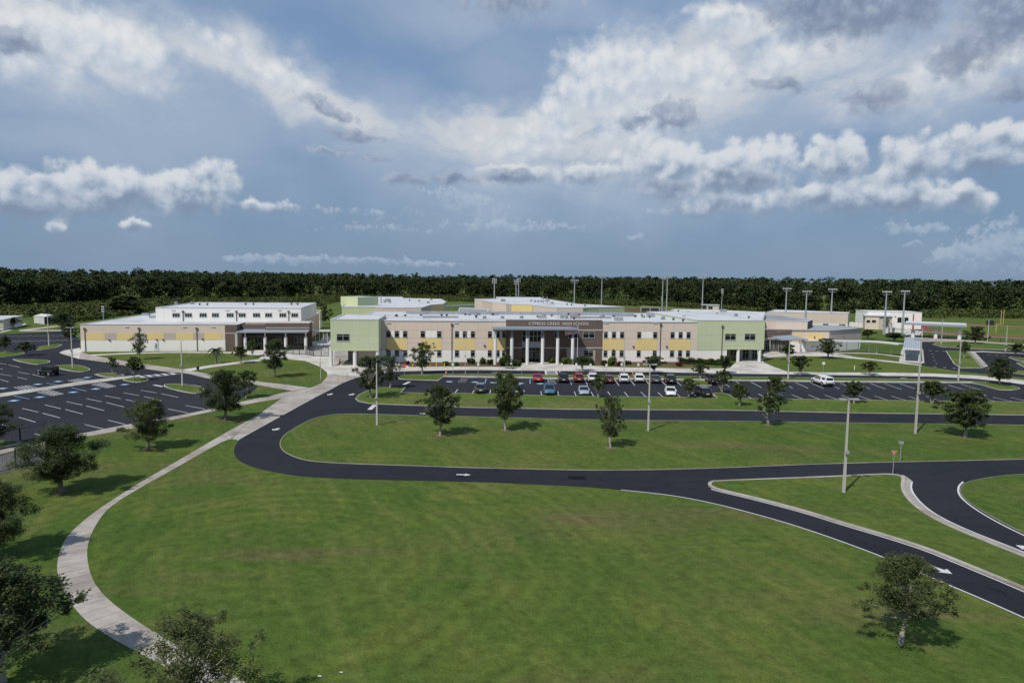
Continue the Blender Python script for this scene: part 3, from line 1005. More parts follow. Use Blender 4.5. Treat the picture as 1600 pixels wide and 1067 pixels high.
# --- mulch beds along the school front
sheet('mulch_bed', W2([(625, 567), (815, 566.2), (816, 570.5), (770, 571.8), (640, 572.2), (624, 570)]), Z3 + .002, 'mulch')
sheet('mulch_bed', W2([(850, 563.5), (884, 562.5), (1136, 561), (1138, 566), (1080, 571), (1040, 572.4), (960, 571), (905, 569.5), (884, 567.5)]), Z3 + .002, 'mulch')
sheet('lawn', W2([(948, 571.5), (1000, 571), (1060, 572), (1137, 572.5), (1137, 575.6), (1060, 575.6), (940, 573.2)]), Z4, 'verge_grass')
sheet('lawn', W2([(676, 571.5), (720, 571.2), (770, 571.6), (770, 572.8), (676, 573)]), Z4, 'verge_grass')

# ------------------------------------------------------------------ painted markings
wm, bmk = MB(), MB()


def line(mb_, x0, y0, x1, y1, w=0.11, z=Z1 + .005):
    mb_.strip(W2([(x0, y0), (x1, y1)]), w, z)


def from_crop(ox, oy, sc, segs):
    return [(ox + a / sc, oy + b_ / sc, ox + c / sc, oy + d / sc) for a, b_, c, d in segs]


stalls = []
stalls += from_crop(700, 570, 8.889, [(135, 340, 90, 400), (362, 352, 330, 405), (592, 348, 575, 408), (1055, 350, 1058, 425), (1290, 365, 1300, 427), (1522, 368, 1538, 432), (180, 175, 140, 245), (285, 175, 255, 245), (1385, 200, 1395, 265), (1490, 200, 1515, 270)])
stalls += from_crop(860, 570, 8, [(298, 332, 325, 397), (507, 337, 543, 397), (715, 335, 768, 403), (922, 340, 988, 412), (1130, 340, 1205, 407), (1342, 345, 1425, 415), (240, 190, 265, 248), (428, 185, 463, 248), (615, 188, 655, 255), (800, 180, 858, 260), (1000, 190, 1055, 260), (1195, 195, 1245, 260), (1390, 205, 1450, 262)])
stalls += from_crop(1040, 560, 8, [(112, 420, 195, 490), (325, 430, 420, 497), (590, 455, 655, 497), (960, 440, 1075, 500), (1160, 442, 1270, 500), (140, 290, 195, 340), (700, 295, 800, 355), (880, 290, 985, 355), (1065, 293, 1200, 365), (1270, 300, 1390, 370), (1465, 308, 1590, 372)])
stalls += from_crop(1220, 560, 8, [(135, 452, 285, 512), (345, 455, 505, 518), (550, 457, 720, 518), (755, 460, 930, 522), (965, 465, 1155, 528), (1170, 467, 1365, 530), (1380, 470, 1585, 530), (185, 302, 345, 375), (365, 302, 535, 375), (560, 305, 735, 380), (740, 310, 920, 380), (930, 310, 1120, 382), (1120, 313, 1310, 383), (1300, 315, 1510, 388)])
stalls += from_crop(1400, 500, 8, [(50, 795, 245, 862), (250, 800, 460, 868), (455, 805, 670, 870), (650, 810, 870, 878), (810, 800, 1060, 872), (160, 955, 320, 1010), (380, 955, 560, 1016)])
stalls += from_crop(1320, 440, 4.85, [(885, 873, 1010, 905), (1000, 874, 1145, 908), (1120, 875, 1285, 912), (1255, 877, 1420, 915)])
A = from_crop(0, 560, 5.93, [(415, 430, 565, 465), (615, 400, 765, 432), (800, 372, 945, 402), (970, 345, 1120, 373), (205, 463, 355, 497), (-20, 500, 140, 535), (175, 545, 330, 590), (395, 507, 555, 550), (605, 472, 765, 515), (800, 440, 965, 483), (985, 408, 1150, 450), (-60, 595, 95, 632),
                            (785, 612, 965, 655), (1000, 572, 1160, 610), (560, 655, 745, 695), (320, 698, 425, 725), (0, 45, 60, 55), (80, 60, 180, 82), (0, 145, 110, 162), (165, 125, 270, 145), (0, 195, 80, 217), (160, 175, 250, 193), (300, 148, 412, 175), (-60, 85, 25, 100)])
A += from_crop(180, 530, 6.668, [(265, 530, 435, 560), (85, 558, 250, 587), (480, 567, 655, 605), (300, 597, 480, 640), (110, 628, 290, 670), (735, 690, 935, 728), (550, 727, 760, 767)])
for q in stalls:
    line(wm, *q, w=0.13)
for q in A:
    line(wm, *q, w=0.13)
# far rows of the left car park
for i in range(14):
    x = -30 + i * 11.5
    line(wm, x, 526.6 - i * 0.12, x + 11, 525.0 - i * 0.12, 0.15)
    line(wm, x - 4, 535.4 - i * 0.22, x + 8, 533.2 - i * 0.22, 0.15)
# far right car park
for i in range(7):
    line(wm, 1543 + i * 11.5, 553.6 + i * 0.65, 1548 + i * 11.5, 554.6 + i * 0.65, 0.15)
for x, y in ((1461, 572.9), (1476, 574.2), (1491, 575.3), (1442, 547.2), (1454, 548), (1464, 548.5), (1475, 548.9)):
    line(wm, x - 2.2, y - .15, x + 2.2, y + .15, 0.5)
for x, y in ((1457, 552.7), (1458.3, 557.5), (1460, 562.9), (1463, 568.1)):
    line(wm, x - 1, y, x + 1, y, 0.5)
# hatched bays
def hatch(q, n, mb_=wm, w=0.12):
    a, b_, c, d = [Vector((*p, 0)) for p in W2(q)]
    for s0, s1 in ((a, b_), (b_, c), (c, d), (d, a)):
        mb_.strip([s0, s1], w, Z1 + .005)
    for k in range(1, n):
        t = k / n
        mb_.strip([a.lerp(b_, t), d.lerp(c, t)], w * 1.6, Z1 + .005)


hatch([(22, 605), (44, 602), (60, 606.7), (36, 610.3)], 4)
hatch([(59, 613), (76, 608.6), (99, 615.5), (82, 618.4)], 4)
hatch([(106, 594.5), (124, 591.5), (142, 595.5), (122, 598.2)], 4)
hatch([(143, 601), (160, 597.5), (181, 603.5), (167, 606.3)], 4)
hatch([(720.2, 589.7), (716, 597.5), (728.7, 597.5), (732, 589.7)], 4)
hatch([(856, 592.5), (857.5, 600), (870.5, 600.3), (867.6, 592.5)], 5)
for k in range(5):                                         # zebra crossings
    y0 = 579.6 + k * 1.75
    line(wm, 853.5 + k * .25, y0, 869 + k * .6, y0, 0.55)
line(wm, 852.6, 579.2, 854.3, 588, 0.5)
line(wm, 868.2, 579.2, 871.2, 588, 0.5)
for k in range(5):
    x = 216 + k * 12.2
    y = 587.2 - k * 1.1
    line(wm, x, y, x + 9, y + 2.2, 0.75)
line(wm, 215, 587.8, 274, 582.2, 0.2)
line(wm, 226, 590.3, 281, 584.2, 0.2)
line(wm, 640, 596.3, 630.5, 601, 0.6)                      # stop bars
line(wm, 585.5, 632.5, 577.5, 640, 0.7)
line(wm, 240.5, 601.4, 254, 604, 0.6)
line(wm, 149, 584.7, 157, 586.4, 0.6)
# white edge lines beside the right-hand road
def offset_line(pxs, w, off):
    pts = chaikin(W2(pxs), 2)
    wm.strip(pts, w, Z1 + .006, off)


offset_line([(970, 766), (1040, 773), (1100, 783.4), (1178, 803), (1256, 826), (1350, 859.5), (1397, 879), (1475, 912), (1537.5, 938.5), (1600, 966.5), (1720, 1022)], 0.14, 0.14)
offset_line([(1112, 763.8), (1119, 766.4), (1178, 780.1), (1256, 800.6), (1319, 820.6), (1381, 838.7), (1444, 858.8), (1490.6, 877.8), (1600, 923), (1720, 977)], 0.15, -0.08)
offset_line([(1425, 752), (1423, 762), (1428, 773), (1442, 789), (1467, 807), (1514, 829), (1575, 852.5), (1606, 865), (1720, 908)], 0.16, 0)
offset_line([(1505, 752.5), (1497, 760), (1498, 774), (1517, 791), (1549, 811), (1597, 835.5), (1750, 904)], 0.17, 0)
offset_line([(370.6, 688), (392, 675.6), (422, 659.2), (447, 645.5), (472, 631.5), (495, 619.2), (515, 609.2), (535, 598), (555, 590.4)], 0.12, 0)
# traffic arrows
def arrow(px0, py0, px1, py1, w=0.14, hw=0.42, hl=0.42):
    a, c = [Vector((*p, 0)) for p in W2([(px0, py0), (px1, py1)])]
    d = (c - a)
    L = d.length
    d.normalize()
    q = Vector((-d.y, d.x, 0))
    z = Vector((0, 0, Z1 + .006))
    hl *= L
    e = c - d * hl
    wm.add([a + q * w + z, a - q * w + z, e - q * w + z, e + q * w + z, e + q * hw + z, e - q * hw + z, c + z],
           [(0, 1, 2, 3), (4, 5, 6)])


arrow(713, 741.3, 736, 742, 0.15, 0.42)
arrow(1453, 884, 1488, 896.5, 0.2, 0.55)
arrow(1625, 862, 1587, 851.5, 0.2, 0.6)
arrow(436, 669, 426, 672.5, 0.22, 0.6, .5)
arrow(519, 614.7, 512, 617.4, 0.22, 0.6, .5)
arrow(553, 615, 546, 617.6, 0.22, 0.6, .5)
arrow(656, 645.8, 666, 646.3, 0.16, 0.45)
arrow(1502, 612.4, 1519, 611.8, 0.16, 0.45)
arrow(1528, 617, 1542, 617.6, 0.16, 0.45)
arrow(1417, 591, 1406, 591.2, 0.16, 0.45)
arrow(768, 582.3, 779, 582.2, 0.16, 0.45)
struct(wm.build('road_markings', 'paint_white'))
for q in ((21.6, 618.4, 46.4, 623.5), (111.3, 605.6, 135, 611), (72, 598.4, 94.8, 602.5), (759.5, 591.5, 758, 598.5), (828, 592.7, 828.3, 599.6), (0, 608, 12, 606)):
    line(bmk, *q, w=0.2)
struct(bmk.build('bay_lines', 'paint_blue'))
sy = MB()
syb = MB()
for x, y in ((61.8, 620.4), (21.6, 626), (114, 612.8), (149.5, 607.6), (194.8, 600.8), (58.8, 600.4), (90.7, 596), (136, 589.9), (4, 607), (702, 596.3), (742, 597), (771, 597.8), (813, 599), (844, 599.4)):
    g = G(x, y)
    for s_, mbx, z in ((0.62, syb, Z1 + .004), (0.34, sy, Z1 + .010)):
        mbx.add([(g.x - s_, g.y - s_, z), (g.x + s_, g.y - s_, z), (g.x + s_, g.y + s_, z), (g.x - s_, g.y + s_, z)], [(0, 1, 2, 3)])
struct(syb.build('bay_symbols', 'paint_blue'))
struct(sy.build('bay_symbol_figures', 'paint_white'))
# scraps of paper on the near lawn
for k_, (x, y, lb) in enumerate(((499, 1057, 'left one of two white paper scraps on the lawn at the bottom edge'), (533, 1051, 'right one of two white paper scraps on the lawn at the bottom edge'))):
    g = G(x, y)
    pm_ = MB()
    n_ = 7
    rp = random.Random(k_)
    ring_ = [(g.x + rp.uniform(.08, .14) * math.cos(6.283 * i / n_), g.y + rp.uniform(.06, .10) * math.sin(6.283 * i / n_), .03 + rp.uniform(0, .05)) for i in range(n_)]
    pm_.add(ring_ + [(g.x, g.y, .08)], [(i, (i + 1) % n_, n_) for i in range(n_)])
    tag(pm_.build('paper_scrap', 'paint_white'), lb, 'litter', 'paper scraps on the lawn')
# drain grates
for x, y in ((901, 746.3), (433, 649.5)):
    g = G(x, y)
    d = thing('storm_drain', (g.x, g.y, 0.03), 0.0, 'iron storm drain grate in the road by the large lawn' if x > 800 else 'small kerb inlet drain beside the broad concrete walk', 'drain')
    m1 = MB()
    for k in range(9):
        m1.box(-0.75 + k * .175, -0.68 + k * .175, -.45, .45, 0, .02)
    m1.build('grate', 'cast_iron', d)
    MB().box(-.85, .85, -.55, .55, -.012, -.004).build('frame', 'cast_iron', d)

# ------------------------------------------------------------------ buildings
class Front:
    """a building with a frame of its own: x along its front, y into it, z up"""

    def __init__(s, name, a, b_, label, cat='school building', group=None):
        a, b_ = Vector((a[0], a[1], 0)), Vector((b_[0], b_[1], 0))
        d = b_ - a
        s.L = d.length
        s.rz = math.atan2(d.y, d.x)
        s.root = thing(name, a, s.rz, label, cat, group)
        s.inv = (Matrix.Translation(a) @ Matrix.Rotation(s.rz, 4, 'Z')).inverted()
        s.eye = s.inv @ EYE
        s.rot = s.inv.to_3x3()

    def at(s, px, py, y=0.0):
        """(x, z) where the ray meets the vertical plane y"""
        d = s.rot @ ray(px, py)
        t = (y - s.eye.y) / d.y
        p = s.eye + d * t
        return p.x, p.z

    def flat(s, px, py, z=0.0):
        p = s.inv @ G(px, py, z)
        return p.x, p.y

    def x(s, px, py=545, y=0.0):
        return s.at(px, py, y)[0]

    def build(s, mb_, name, mat, parent=None, smooth=False):
        return mb_.build(name, mat, parent or s.root, smooth)


def window(fr, x0, x1, z0, z1, y=0.0, mull=1, trans=True, mat='frame_pale', fw=0.07):
    """a frame standing a little proud, bars, and the dark pane behind it as its child"""
    m = MB()
    yo, yi = y - 0.09, y + 0.02
    m.box(x0, x1, yo, yi, z1 - fw, z1)
    m.box(x0 - .06, x1 + .06, yo - .03, yi, z0 - .05, z0 + fw)
    m.box(x0, x0 + fw, yo, yi, z0 + fw, z1 - fw)
    m.box(x1 - fw, x1, yo, yi, z0 + fw, z1 - fw)
    for k in range(1, mull):
        xm = x0 + (x1 - x0) * k / mull
        m.box(xm - fw * .6, xm + fw * .6, yo, yi, z0 + fw, z1 - fw)
    if trans:
        zt = z0 + (z1 - z0) * .70
        m.box(x0 + fw, x1 - fw, yo + .01, yi, zt - .035, zt + .035)
    f = m.build('window', mat, fr.root)
    MB().box(x0 + fw, x1 - fw, y - 0.035, y + 0.015, z0 + fw, z1 - fw).build('pane', 'window_glass', f)
    return f


def downpipe(fr, px, ptop, pbot, y=0.0, parent=None, mat='bronze'):
    x, zt = fr.at(px, ptop, y)
    zb = max(0.05, fr.at(px, pbot, y)[1])
    m = MB()
    m.box(x - .07, x + .07, y - .17, y - .03, zb, zt - .4)
    m.box(x - .24, x + .24, y - .30, y - .03, zt - .5, zt)
    fr.build(m, 'downpipe', mat)


def wall_lamp(fr, px, py, y=0.0):
    x, z = fr.at(px, py, y)
    fr.build(MB().box(x - .2, x + .2, y - .28, y - .02, z - .14, z + .14).box(x - .1, x + .1, y - .34, y - .28, z - .1, z + .04), 'wall_lamp', 'bronze')


def roof_vent(fr, x, y, z, kind=0):
    m = MB()
    if kind == 0:
        m.cyl(x, y, z, z + .45, .22, n=10)
        m.cyl(x, y, z + .45, z + .62, .45, .30, n=10)
    elif kind == 1:
        m.box(x - .5, x + .5, y - .5, y + .5, z, z + .3).cyl(x, y, z + .3, z + .8, .42, .5, 12)
    elif kind == 2:
        m.box(x - 1.0, x + 1.0, y - .7, y + .7, z, z + .9).box(x - .85, x + .85, y - .76, y - .7, z + .15, z + .75)
    else:
        m.cyl(x, y, z, z + 2.6, .16, n=8)
        m.cyl(x, y, z + 2.6, z + 2.75, .26, n=8)
    fr.build(m, 'roof_vent' if kind < 3 else 'exhaust_stack', ['dark_metal', 'steel', 'roof_grey', 'steel'][kind])


def text_mesh(fr, s, x0, x1, z0, h, y, mat, parent=None, name='sign_letters'):
    cu = bpy.data.curves.new('text', 'FONT')
    cu.body = s
    cu.size = 1.0
    cu.extrude = 0.05
    cu.space_character = 1.12
    to = bpy.data.objects.new('text', cu)
    C.objects.link(to)
    dg = bpy.context.evaluated_depsgraph_get()
    me = bpy.data.meshes.new_from_object(to.evaluated_get(dg))
    bpy.data.objects.remove(to)
    xs = [v.co.x for v in me.vertices]
    ys = [v.co.y for v in me.vertices]
    sx, sz = (x1 - x0) / (max(xs) - min(xs)), h / (max(ys) - min(ys))
    mx, my = min(xs), min(ys)
    for v in me.vertices:
        v.co = ((v.co.x - mx) * sx + x0, y - v.co.z * 1.0, (v.co.y - my) * sz + z0)
    me.materials.clear()
    me.materials.append(MATS[mat])
    o_ = bpy.data.objects.new(name, me)
    C.objects.link(o_)
    o_.parent = parent or fr.root
    return o_


def coping_ring(m, poly, z, w=0.4, h=0.22, out=0.06):
    """a parapet cap that follows the roof's outline"""
    o_ = inset(poly, -out)
    i_ = inset(poly, w)
    n = len(poly)
    m.add([(*p, z) for p in o_] + [(*p, z + h) for p in o_] + [(*p, z + h) for p in i_] + [(*p, z - .35) for p in i_],
          [(i, (i + 1) % n, n + (i + 1) % n, n + i) for i in range(n)] + [(n + i, n + (i + 1) % n, 2 * n + (i + 1) % n, 2 * n + i) for i in range(n)]
          + [(2 * n + i, 2 * n + (i + 1) % n, 3 * n + (i + 1) % n, 3 * n + i) for i in range(n)])


# ================= main two-storey building
F = Front('school_building', G(596.4, 565.7), G(1080, 565.4), 'long two storey school building in tan, yellow and green with a brown brick entrance', 'school building')
ZB, ZU = 2.85, 9.62
xl, xg, xr = F.x(596.4), F.x(1088), F.x(1193.5)
xb0, xb1 = F.x(790.3), F.x(940)
DEPTH = 38.0
m = MB()
m.box(xl - 6, xb0, 0, DEPTH, ZB, ZU)
m.box(xb1, xg, 0, DEPTH, ZB, ZU)
F.build(m, 'wall', 'tan_wall')
m = MB()
m.box(xl - 6, xb0, 0, DEPTH, 0, ZB)
m.box(xb1, F.x(1136), 0, DEPTH, 0, ZB)
F.build(m, 'base_wall', 'white_wall')
# thin joints in the panels
for x0, x1, n in ((xl, xb0 - .05, 9), (xb1 + .05, xg - .05, 8)):
    m = MB()
    for z in (ZB, 4.55, 5.72, 7.55):
        m.box(x0, x1, -.012, .004, z - .025, z + .025)
    for k in range(1, n):
        xx = x0 + (x1 - x0) * k / n
        m.box(xx - .015, xx + .015, -.010, .004, ZB + .1, ZU - .1)
    F.build(m, 'panel_joints', 'taupe_wall')
zy0, zy1 = 2.88, 5.66
for a, c in ((604, 636.5), (656.2, 690), (710, 742.4), (761.5, 790), (941, 975.8), (992.6, 1026.4), (1045, 1078.6)):
    F.build(MB().box(F.x(a) + (.1 if a == 941 else 0), F.x(c) - (.06 if c == 790 else 0), -.035, .02, zy0, zy1), 'yellow_panel', 'yellow_wall')
wz0, wz1, lz0, lz1 = 5.78, 7.36, 1.28, 2.86
up = [(603.4, 610.7), (616.6, 623.8), (629.6, 636.5), (657, 664.3), (682.7, 689.6), (710.5, 717.3), (722.8, 729.5), (735.3, 742), (761.8, 768.5), (774.6, 780.7), (784.2, 789.6),
      (943, 949), (955.4, 962), (968, 974.6), (994.7, 1001.2), (1019.6, 1026.2), (1046.6, 1053.4), (1059.3, 1065.9), (1071.7, 1078.2)]
fills = [(610.7, 616.6), (623.8, 629.6), (664.3, 682.7), (717.3, 722.8), (729.5, 735.3), (768.5, 774.6), (780.7, 784.2), (949, 955.4), (962, 968), (1001.2, 1019.6), (1053.4, 1059.3), (1065.9, 1071.7)]
for a, c in fills:
    F.build(MB().box(F.x(a) + .07, F.x(c) - .07, -.03, .02, wz0, wz1), 'white_panel', 'white_wall')
for i, (a, c) in enumerate(up):
    window(F, F.x(a), F.x(c), wz0, wz1)
    if i != 6:
        window(F, F.x(a), F.x(c), lz0, lz1)
for px in (706, 1032.4):
    downpipe(F, px, 505.5, 563)
for px, py in ((647.5, 546.5), (757, 539.5), (989.5, 541), (958.5, 546.4), (1041.5, 541), (1062, 547.8), (604.5, 546), (627.5, 547)):
    wall_lamp(F, px, py)
for px in (607, 713.5, 947.5, 1023.5):
    x, z = F.at(px, 504.8)
    F.build(MB().box(x - .5, x + .5, -.14, -.005, z - .1, z + .1), 'overflow_scupper', 'coping')
# brick entrance bay
m = MB()
BZ = F.at(860, 500)[1]
m.box(xb0, xb1, -.22, .9, 7.85, BZ)
m.box(xb0, F.x(815.3), -.22, 4, 0, 7.60)
m.box(F.x(851), xb1, -.22, 4, 3.55, 7.60)
m.box(F.x(851), F.x(885), -.22, 4, 0, 3.30)
m.box(F.x(930), xb1, -.22, 4, 0, 3.30)
F.build(m, 'brick_wall', 'brick_brown')
F.build(MB().box(xb0 - .02, xb1 + .02, -.30, .95, BZ, BZ + .14), 'coping', 'coping')
F.build(MB().box(xb0 - .02, xb1 + .02, -.30, 3, 7.60, 7.85).box(F.x(851), xb1 + .02, -.30, 3, 3.30, 3.55).box(xb0 - .02, F.x(815.3), -.26, -.2, 3.30, 3.55), 'stone_band', 'stone_band')
F.build(MB().box(F.x(885), F.x(930), -.05, 4, 0, 3.30), 'lower_panel', 'taupe_wall')
cw0, cw1 = F.x(815.5), F.x(850.8)
m = MB()
for k in range(7):
    xx = cw0 + (cw1 - cw0) * k / 6
    m.box(xx - .06, xx + .06, -.16, .02, 3.5, 7.58)
for z in (3.5, 4.85, 6.2, 7.52):
    m.box(cw0, cw1, -.14, .02, z - .05, z + .05)
cwf = F.build(m, 'curtain_wall', 'frame_pale')
MB().box(cw0, cw1, -.06, 1.5, 4.86, 7.55).build('pane', 'window_glass', cwf)
MB().box(cw0, cw1, -.07, 1.4, 3.5, 4.82).build('spandrel_panel', 'canopy_metal', cwf)
m = MB()
for k in range(7):
    xx = cw0 + (cw1 - cw0) * k / 6
    m.box(xx - .05, xx + .05, 2.3, 2.5, 0, 3.4)
m.box(cw0, cw1, 2.3, 2.5, 2.35, 2.5)
dr = F.build(m, 'entrance_doors', 'frame_pale')
MB().box(cw0, cw1, 2.42, 3.9, 0, 3.4).build('pane', 'window_glass', dr)
window(F, F.x(865), F.x(872), wz0, wz1, -.22)
window(F, F.x(887.5), F.x(904.5), wz0, wz1, -.22, 2)
window(F, F.x(910), F.x(928.5), wz0, wz1, -.22, 2)
window(F, F.x(912.2), F.x(927), lz0, lz1, -.06, 2)
window(F, F.x(864.5), F.x(868.5), .6, 2.9, -.22, 1)
x0, z0 = F.at(826.2, 507.6, -.25)
x1, z1 = F.at(875, 507.6, -.25)
text_mesh(F, 'CYPRESS CREEK', x0, x1, z0, F.at(840, 503.2, -.25)[1] - z0, -.25, 'letter_white')
x0, z0 = F.at(879.2, 508, -.25)
x1, z1 = F.at(920.5, 508.2, -.25)
text_mesh(F, 'HIGH SCHOOL', x0, x1, z0, F.at(900, 503.4, -.25)[1] - z0, -.25, 'letter_white')
# roof
m = MB()
m.cap([(xl - 5.7, .3), (xg + .1, .3), (xg + .1, DEPTH - .2), (xl - 5.7, DEPTH - .2)], ZU + .03)
F.build(m, 'roof', 'roof_white')
m = MB()
m.box(xl - 6, xg, -.12, .42, ZU, ZU + .2)
m.box(xl - 6, xl - 5.6, .42, DEPTH, ZU, ZU + .2)
m.box(xl - 6, xr, DEPTH - .5, DEPTH, ZU, ZU + .35)
F.build(m, 'coping', 'coping')
m = MB()
m.box(F.x(640, 490, 30), F.x(990, 490, 30), 29.5, 30.2, ZU - .1, ZU + .9)
m.box(F.x(635, 490, 33), F.x(700, 490, 33), 31, 31.5, ZU - .1, ZU + .8)
F.build(m, 'roof_step', 'roof_grey')
rng = random.Random(5)
for px, py, k in ((620, 494, 0), (633, 494.2, 0), (658, 493.5, 0), (690, 494, 0), (698, 494, 0), (733, 493, 1), (748, 492.8, 1), (757, 498, 1), (785, 498, 1), (815, 497.6, 1), (840, 496, 0), (862, 494.5, 0), (878, 497.6, 1), (885, 498, 1),
                 (905, 493.4, 0), (943, 495.5, 0), (959, 495.6, 0), (1005, 496.4, 1), (1015, 496.7, 0), (1069, 497.5, 1), (770, 492.6, 0), (727, 492.8, 0), (897, 496.6, 2), (970, 492.8, 2), (847, 497.5, 2)):
    x, y = F.flat(px, py, ZU)
    roof_vent(F, x, max(1.0, y), ZU - .12, k)
for k_ in range(16):
    x = xl + (xg - xl) * rng.random()
    y = rng.uniform(4, DEPTH - 6)
    if abs(x - (xb0 + xb1) / 2) < 6 and y < 6:
        continue
    roof_vent(F, x, y, ZU + .02, rng.choice([0, 0, 1, 2, 2]))
for x0_, y0_, w_, d_ in ((.12, 12, 9, .5), (.30, 22, .5, 8), (.62, 14, 11, .5), (.80, 24, 7, .5)):
    x = xl + (xg - xl) * x0_
    F.build(MB().box(x, x + w_, y0_, y0_ + d_, ZU + .15, ZU + .55).box(x + .2, x + .4, y0_ + .1, y0_ + .3, ZU, ZU + .15), 'roof_duct', 'steel')
m = MB()
x, y = F.flat(871.7, 497.5, ZU)
m.cyl(x, y, ZU - .1, ZU + 2.9, .09, .05, 6)
m.box(x - .25, x + .25, y - .03, y + .03, ZU + 2.2, ZU + 2.26)
F.build(m, 'roof_mast', 'canopy_metal')
# left green block on columns
gx0, gy0 = F.flat(515.8, 573.2)
gx1, gy1 = F.flat(592.5, 571.2)
gy0 = (gy0 + gy1) / 2
gz0 = F.at(550, 548, gy0)[1]
gz1 = F.at(555, 500.2, gy0)[1]
F.build(MB().box(gx0, gx1, gy0, 12, gz0, gz1), 'corner_block', 'green_wall')
m = MB()
coping_ring(m, [(gx0, gy0), (gx1, gy0), (gx1, 12), (gx0, 12)], gz1)
F.build(m, 'coping', 'coping')
F.build(MB().cap([(gx0 + .2, gy0 + .2), (gx1 - .2, gy0 + .2), (gx1 - .2, 11.8), (gx0 + .2, 11.8)], gz1 + .03), 'roof', 'roof_white')
m = MB()
for z in (gz0 + .9, gz0 + 1.5, gz0 + 3.4):
    m.box(gx0 + .02, gx1 - .02, gy0 - .012, gy0 + .004, z - .02, z + .02)
for k in (1, 2, 3, 4):
    xx = gx0 + (gx1 - gx0) * k / 5
    m.box(xx - .015, xx + .015, gy0 - .010, gy0 + .004, gz0 + .1, gz1 - .1)
F.build(m, 'panel_joints', 'taupe_wall')
a, c = F.at(526, 532.6, gy0), F.at(546, 521.6, gy0)
window(F, a[0], c[0], a[1], c[1], gy0, 2)
for px in (517.3, 554.5, 590):
    x = F.x(px, 560, gy0 + .6)
    F.build(MB().cyl(x, gy0 + .6, 0, gz0, .42, n=18), 'column', 'column_white', smooth=False)
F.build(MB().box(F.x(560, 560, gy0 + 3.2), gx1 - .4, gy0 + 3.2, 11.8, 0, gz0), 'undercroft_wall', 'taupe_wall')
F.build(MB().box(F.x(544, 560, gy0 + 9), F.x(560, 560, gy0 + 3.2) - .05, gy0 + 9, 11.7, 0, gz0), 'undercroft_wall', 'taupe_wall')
m = MB()
sx0, sx1 = F.x(521.5, 565, gy0 + 3), F.x(529, 565, gy0 + 3)
for k in range(8):
    m.box(sx0, sx1, gy0 + 2.2 + k * .45, gy0 + 2.65 + k * .45 + .02, 0, .17 * (k + 1))
F.build(m, 'stair', 'concrete_clean')
m = MB()
fx0, fx1 = F.x(523, 560, gy0 + 7), F.x(548, 560, gy0 + 7)
for k in range(18):
    xx = fx0 + (fx1 - fx0) * k / 17
    m.box(xx - .03, xx + .03, gy0 + 7, gy0 + 7.06, .1, 2.5)
for z in (.2, 1.3, 2.5):
    m.box(fx0, fx1, gy0 + 6.98, gy0 + 7.08, z, z + .08)
F.build(m, 'railing_gate', 'dark_metal')
# right green block
gz = F.at(1140, 501.6)[1]
rz0 = F.at(1150, 546, -.05)[1]
F.build(MB().box(xg, xr, -.06, DEPTH + 4, rz0, gz), 'corner_block', 'green_wall')
F.build(MB().box(xg, F.x(1136), -.05, .4, ZB - .01, rz0 - .005), 'corner_block_foot', 'green_wall')
m = MB()
coping_ring(m, [(xg, -.06), (xr, -.06), (xr, DEPTH + 4), (xg, DEPTH + 4)], gz)
F.build(m, 'coping', 'coping')
F.build(MB().cap([(xg + .2, .2), (xr - .2, .2), (xr - .2, DEPTH + 3.8), (xg + .2, DEPTH + 3.8)], gz + .03), 'roof', 'roof_white')
m = MB()
for z in (rz0 + .9, rz0 + 1.6, rz0 + 3.6):
    m.box(xg + .02, xr - .02, -.075, -.055, z - .02, z + .02)
for k in (1, 2, 3, 4):
    xx = xg + (xr - xg) * k / 5
    m.box(xx - .015, xx + .015, -.072, -.055, rz0 + .1, gz - .1)
F.build(m, 'panel_joints', 'taupe_wall')
for a_, c_ in ((1132.3, 1149.8), (1163, 1180.3)):
    a, c = F.at(a_, 531.2, -.06), F.at(c_, 521.2, -.06)
    window(F, a[0], c[0], a[1], c[1], -.06, 2)
downpipe(F, 1129, 508.5, 563, -.06)
for px, py in ((1154.3, 568.4), (1188, 568)):
    x, y = F.flat(px, py)
    F.build(MB().cyl(F.x(px, 560, -.1), .40, 0, rz0, .40, n=18), 'column', 'column_white')
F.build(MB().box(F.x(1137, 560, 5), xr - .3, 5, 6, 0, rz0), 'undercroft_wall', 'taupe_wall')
for a_, c_ in ((1141, 1152), (1160, 1170), (1175, 1183)):
    window(F, F.x(a_, 555, 5), F.x(c_, 555, 5), .05, 2.5, 5, 2, True)
# entrance canopy and its columns
cy = -4.4
cx0, cz1 = F.at(771.5, 512.2, cy - 1)
cx1 = F.at(904.5, 512.2, cy - 1)[0]
cz0 = F.at(830, 517.6, cy - 1)[1]
m = MB()
m.box(cx0, cx1, cy - 1.0, -.3, cz1 - .12, cz1)
m.box(cx0, cx1, cy - 1.06, cy - .95, cz1 - .42, cz1 + .04)
m.box(cx0 - .05, cx0, cy - 1.06, -.3, cz1 - .42, cz1 + .04)
m.box(cx1, cx1 + .05, cy - 1.06, -.3, cz1 - .42, cz1 + .04)
F.build(m, 'canopy_roof', 'canopy_metal')
m = MB()
for k in range(28):
    xx = cx0 + (cx1 - cx0) * (k + .5) / 28
    m.box(xx - .06, xx + .06, cy - .9, -.35, cz1 - .34, cz1 - .125)
F.build(m, 'canopy_beams', 'canopy_metal')
for px in (774, 799.8, 824.2, 848, 871.6, 895):
    yy = cy - (.7 if px == 774 else 0)
    x, z = F.at(px, 529, yy)
    col_ = F.build(MB().cyl(x, yy, 0, z, .385, n=18), 'column', 'column_white')
    m = MB()
    for dx in (-.16, .16):
        m.box(x + dx - .07, x + dx + .07, yy - .07, yy + .07, z, cz1 - .36)
    m.build('post', 'canopy_metal', col_)

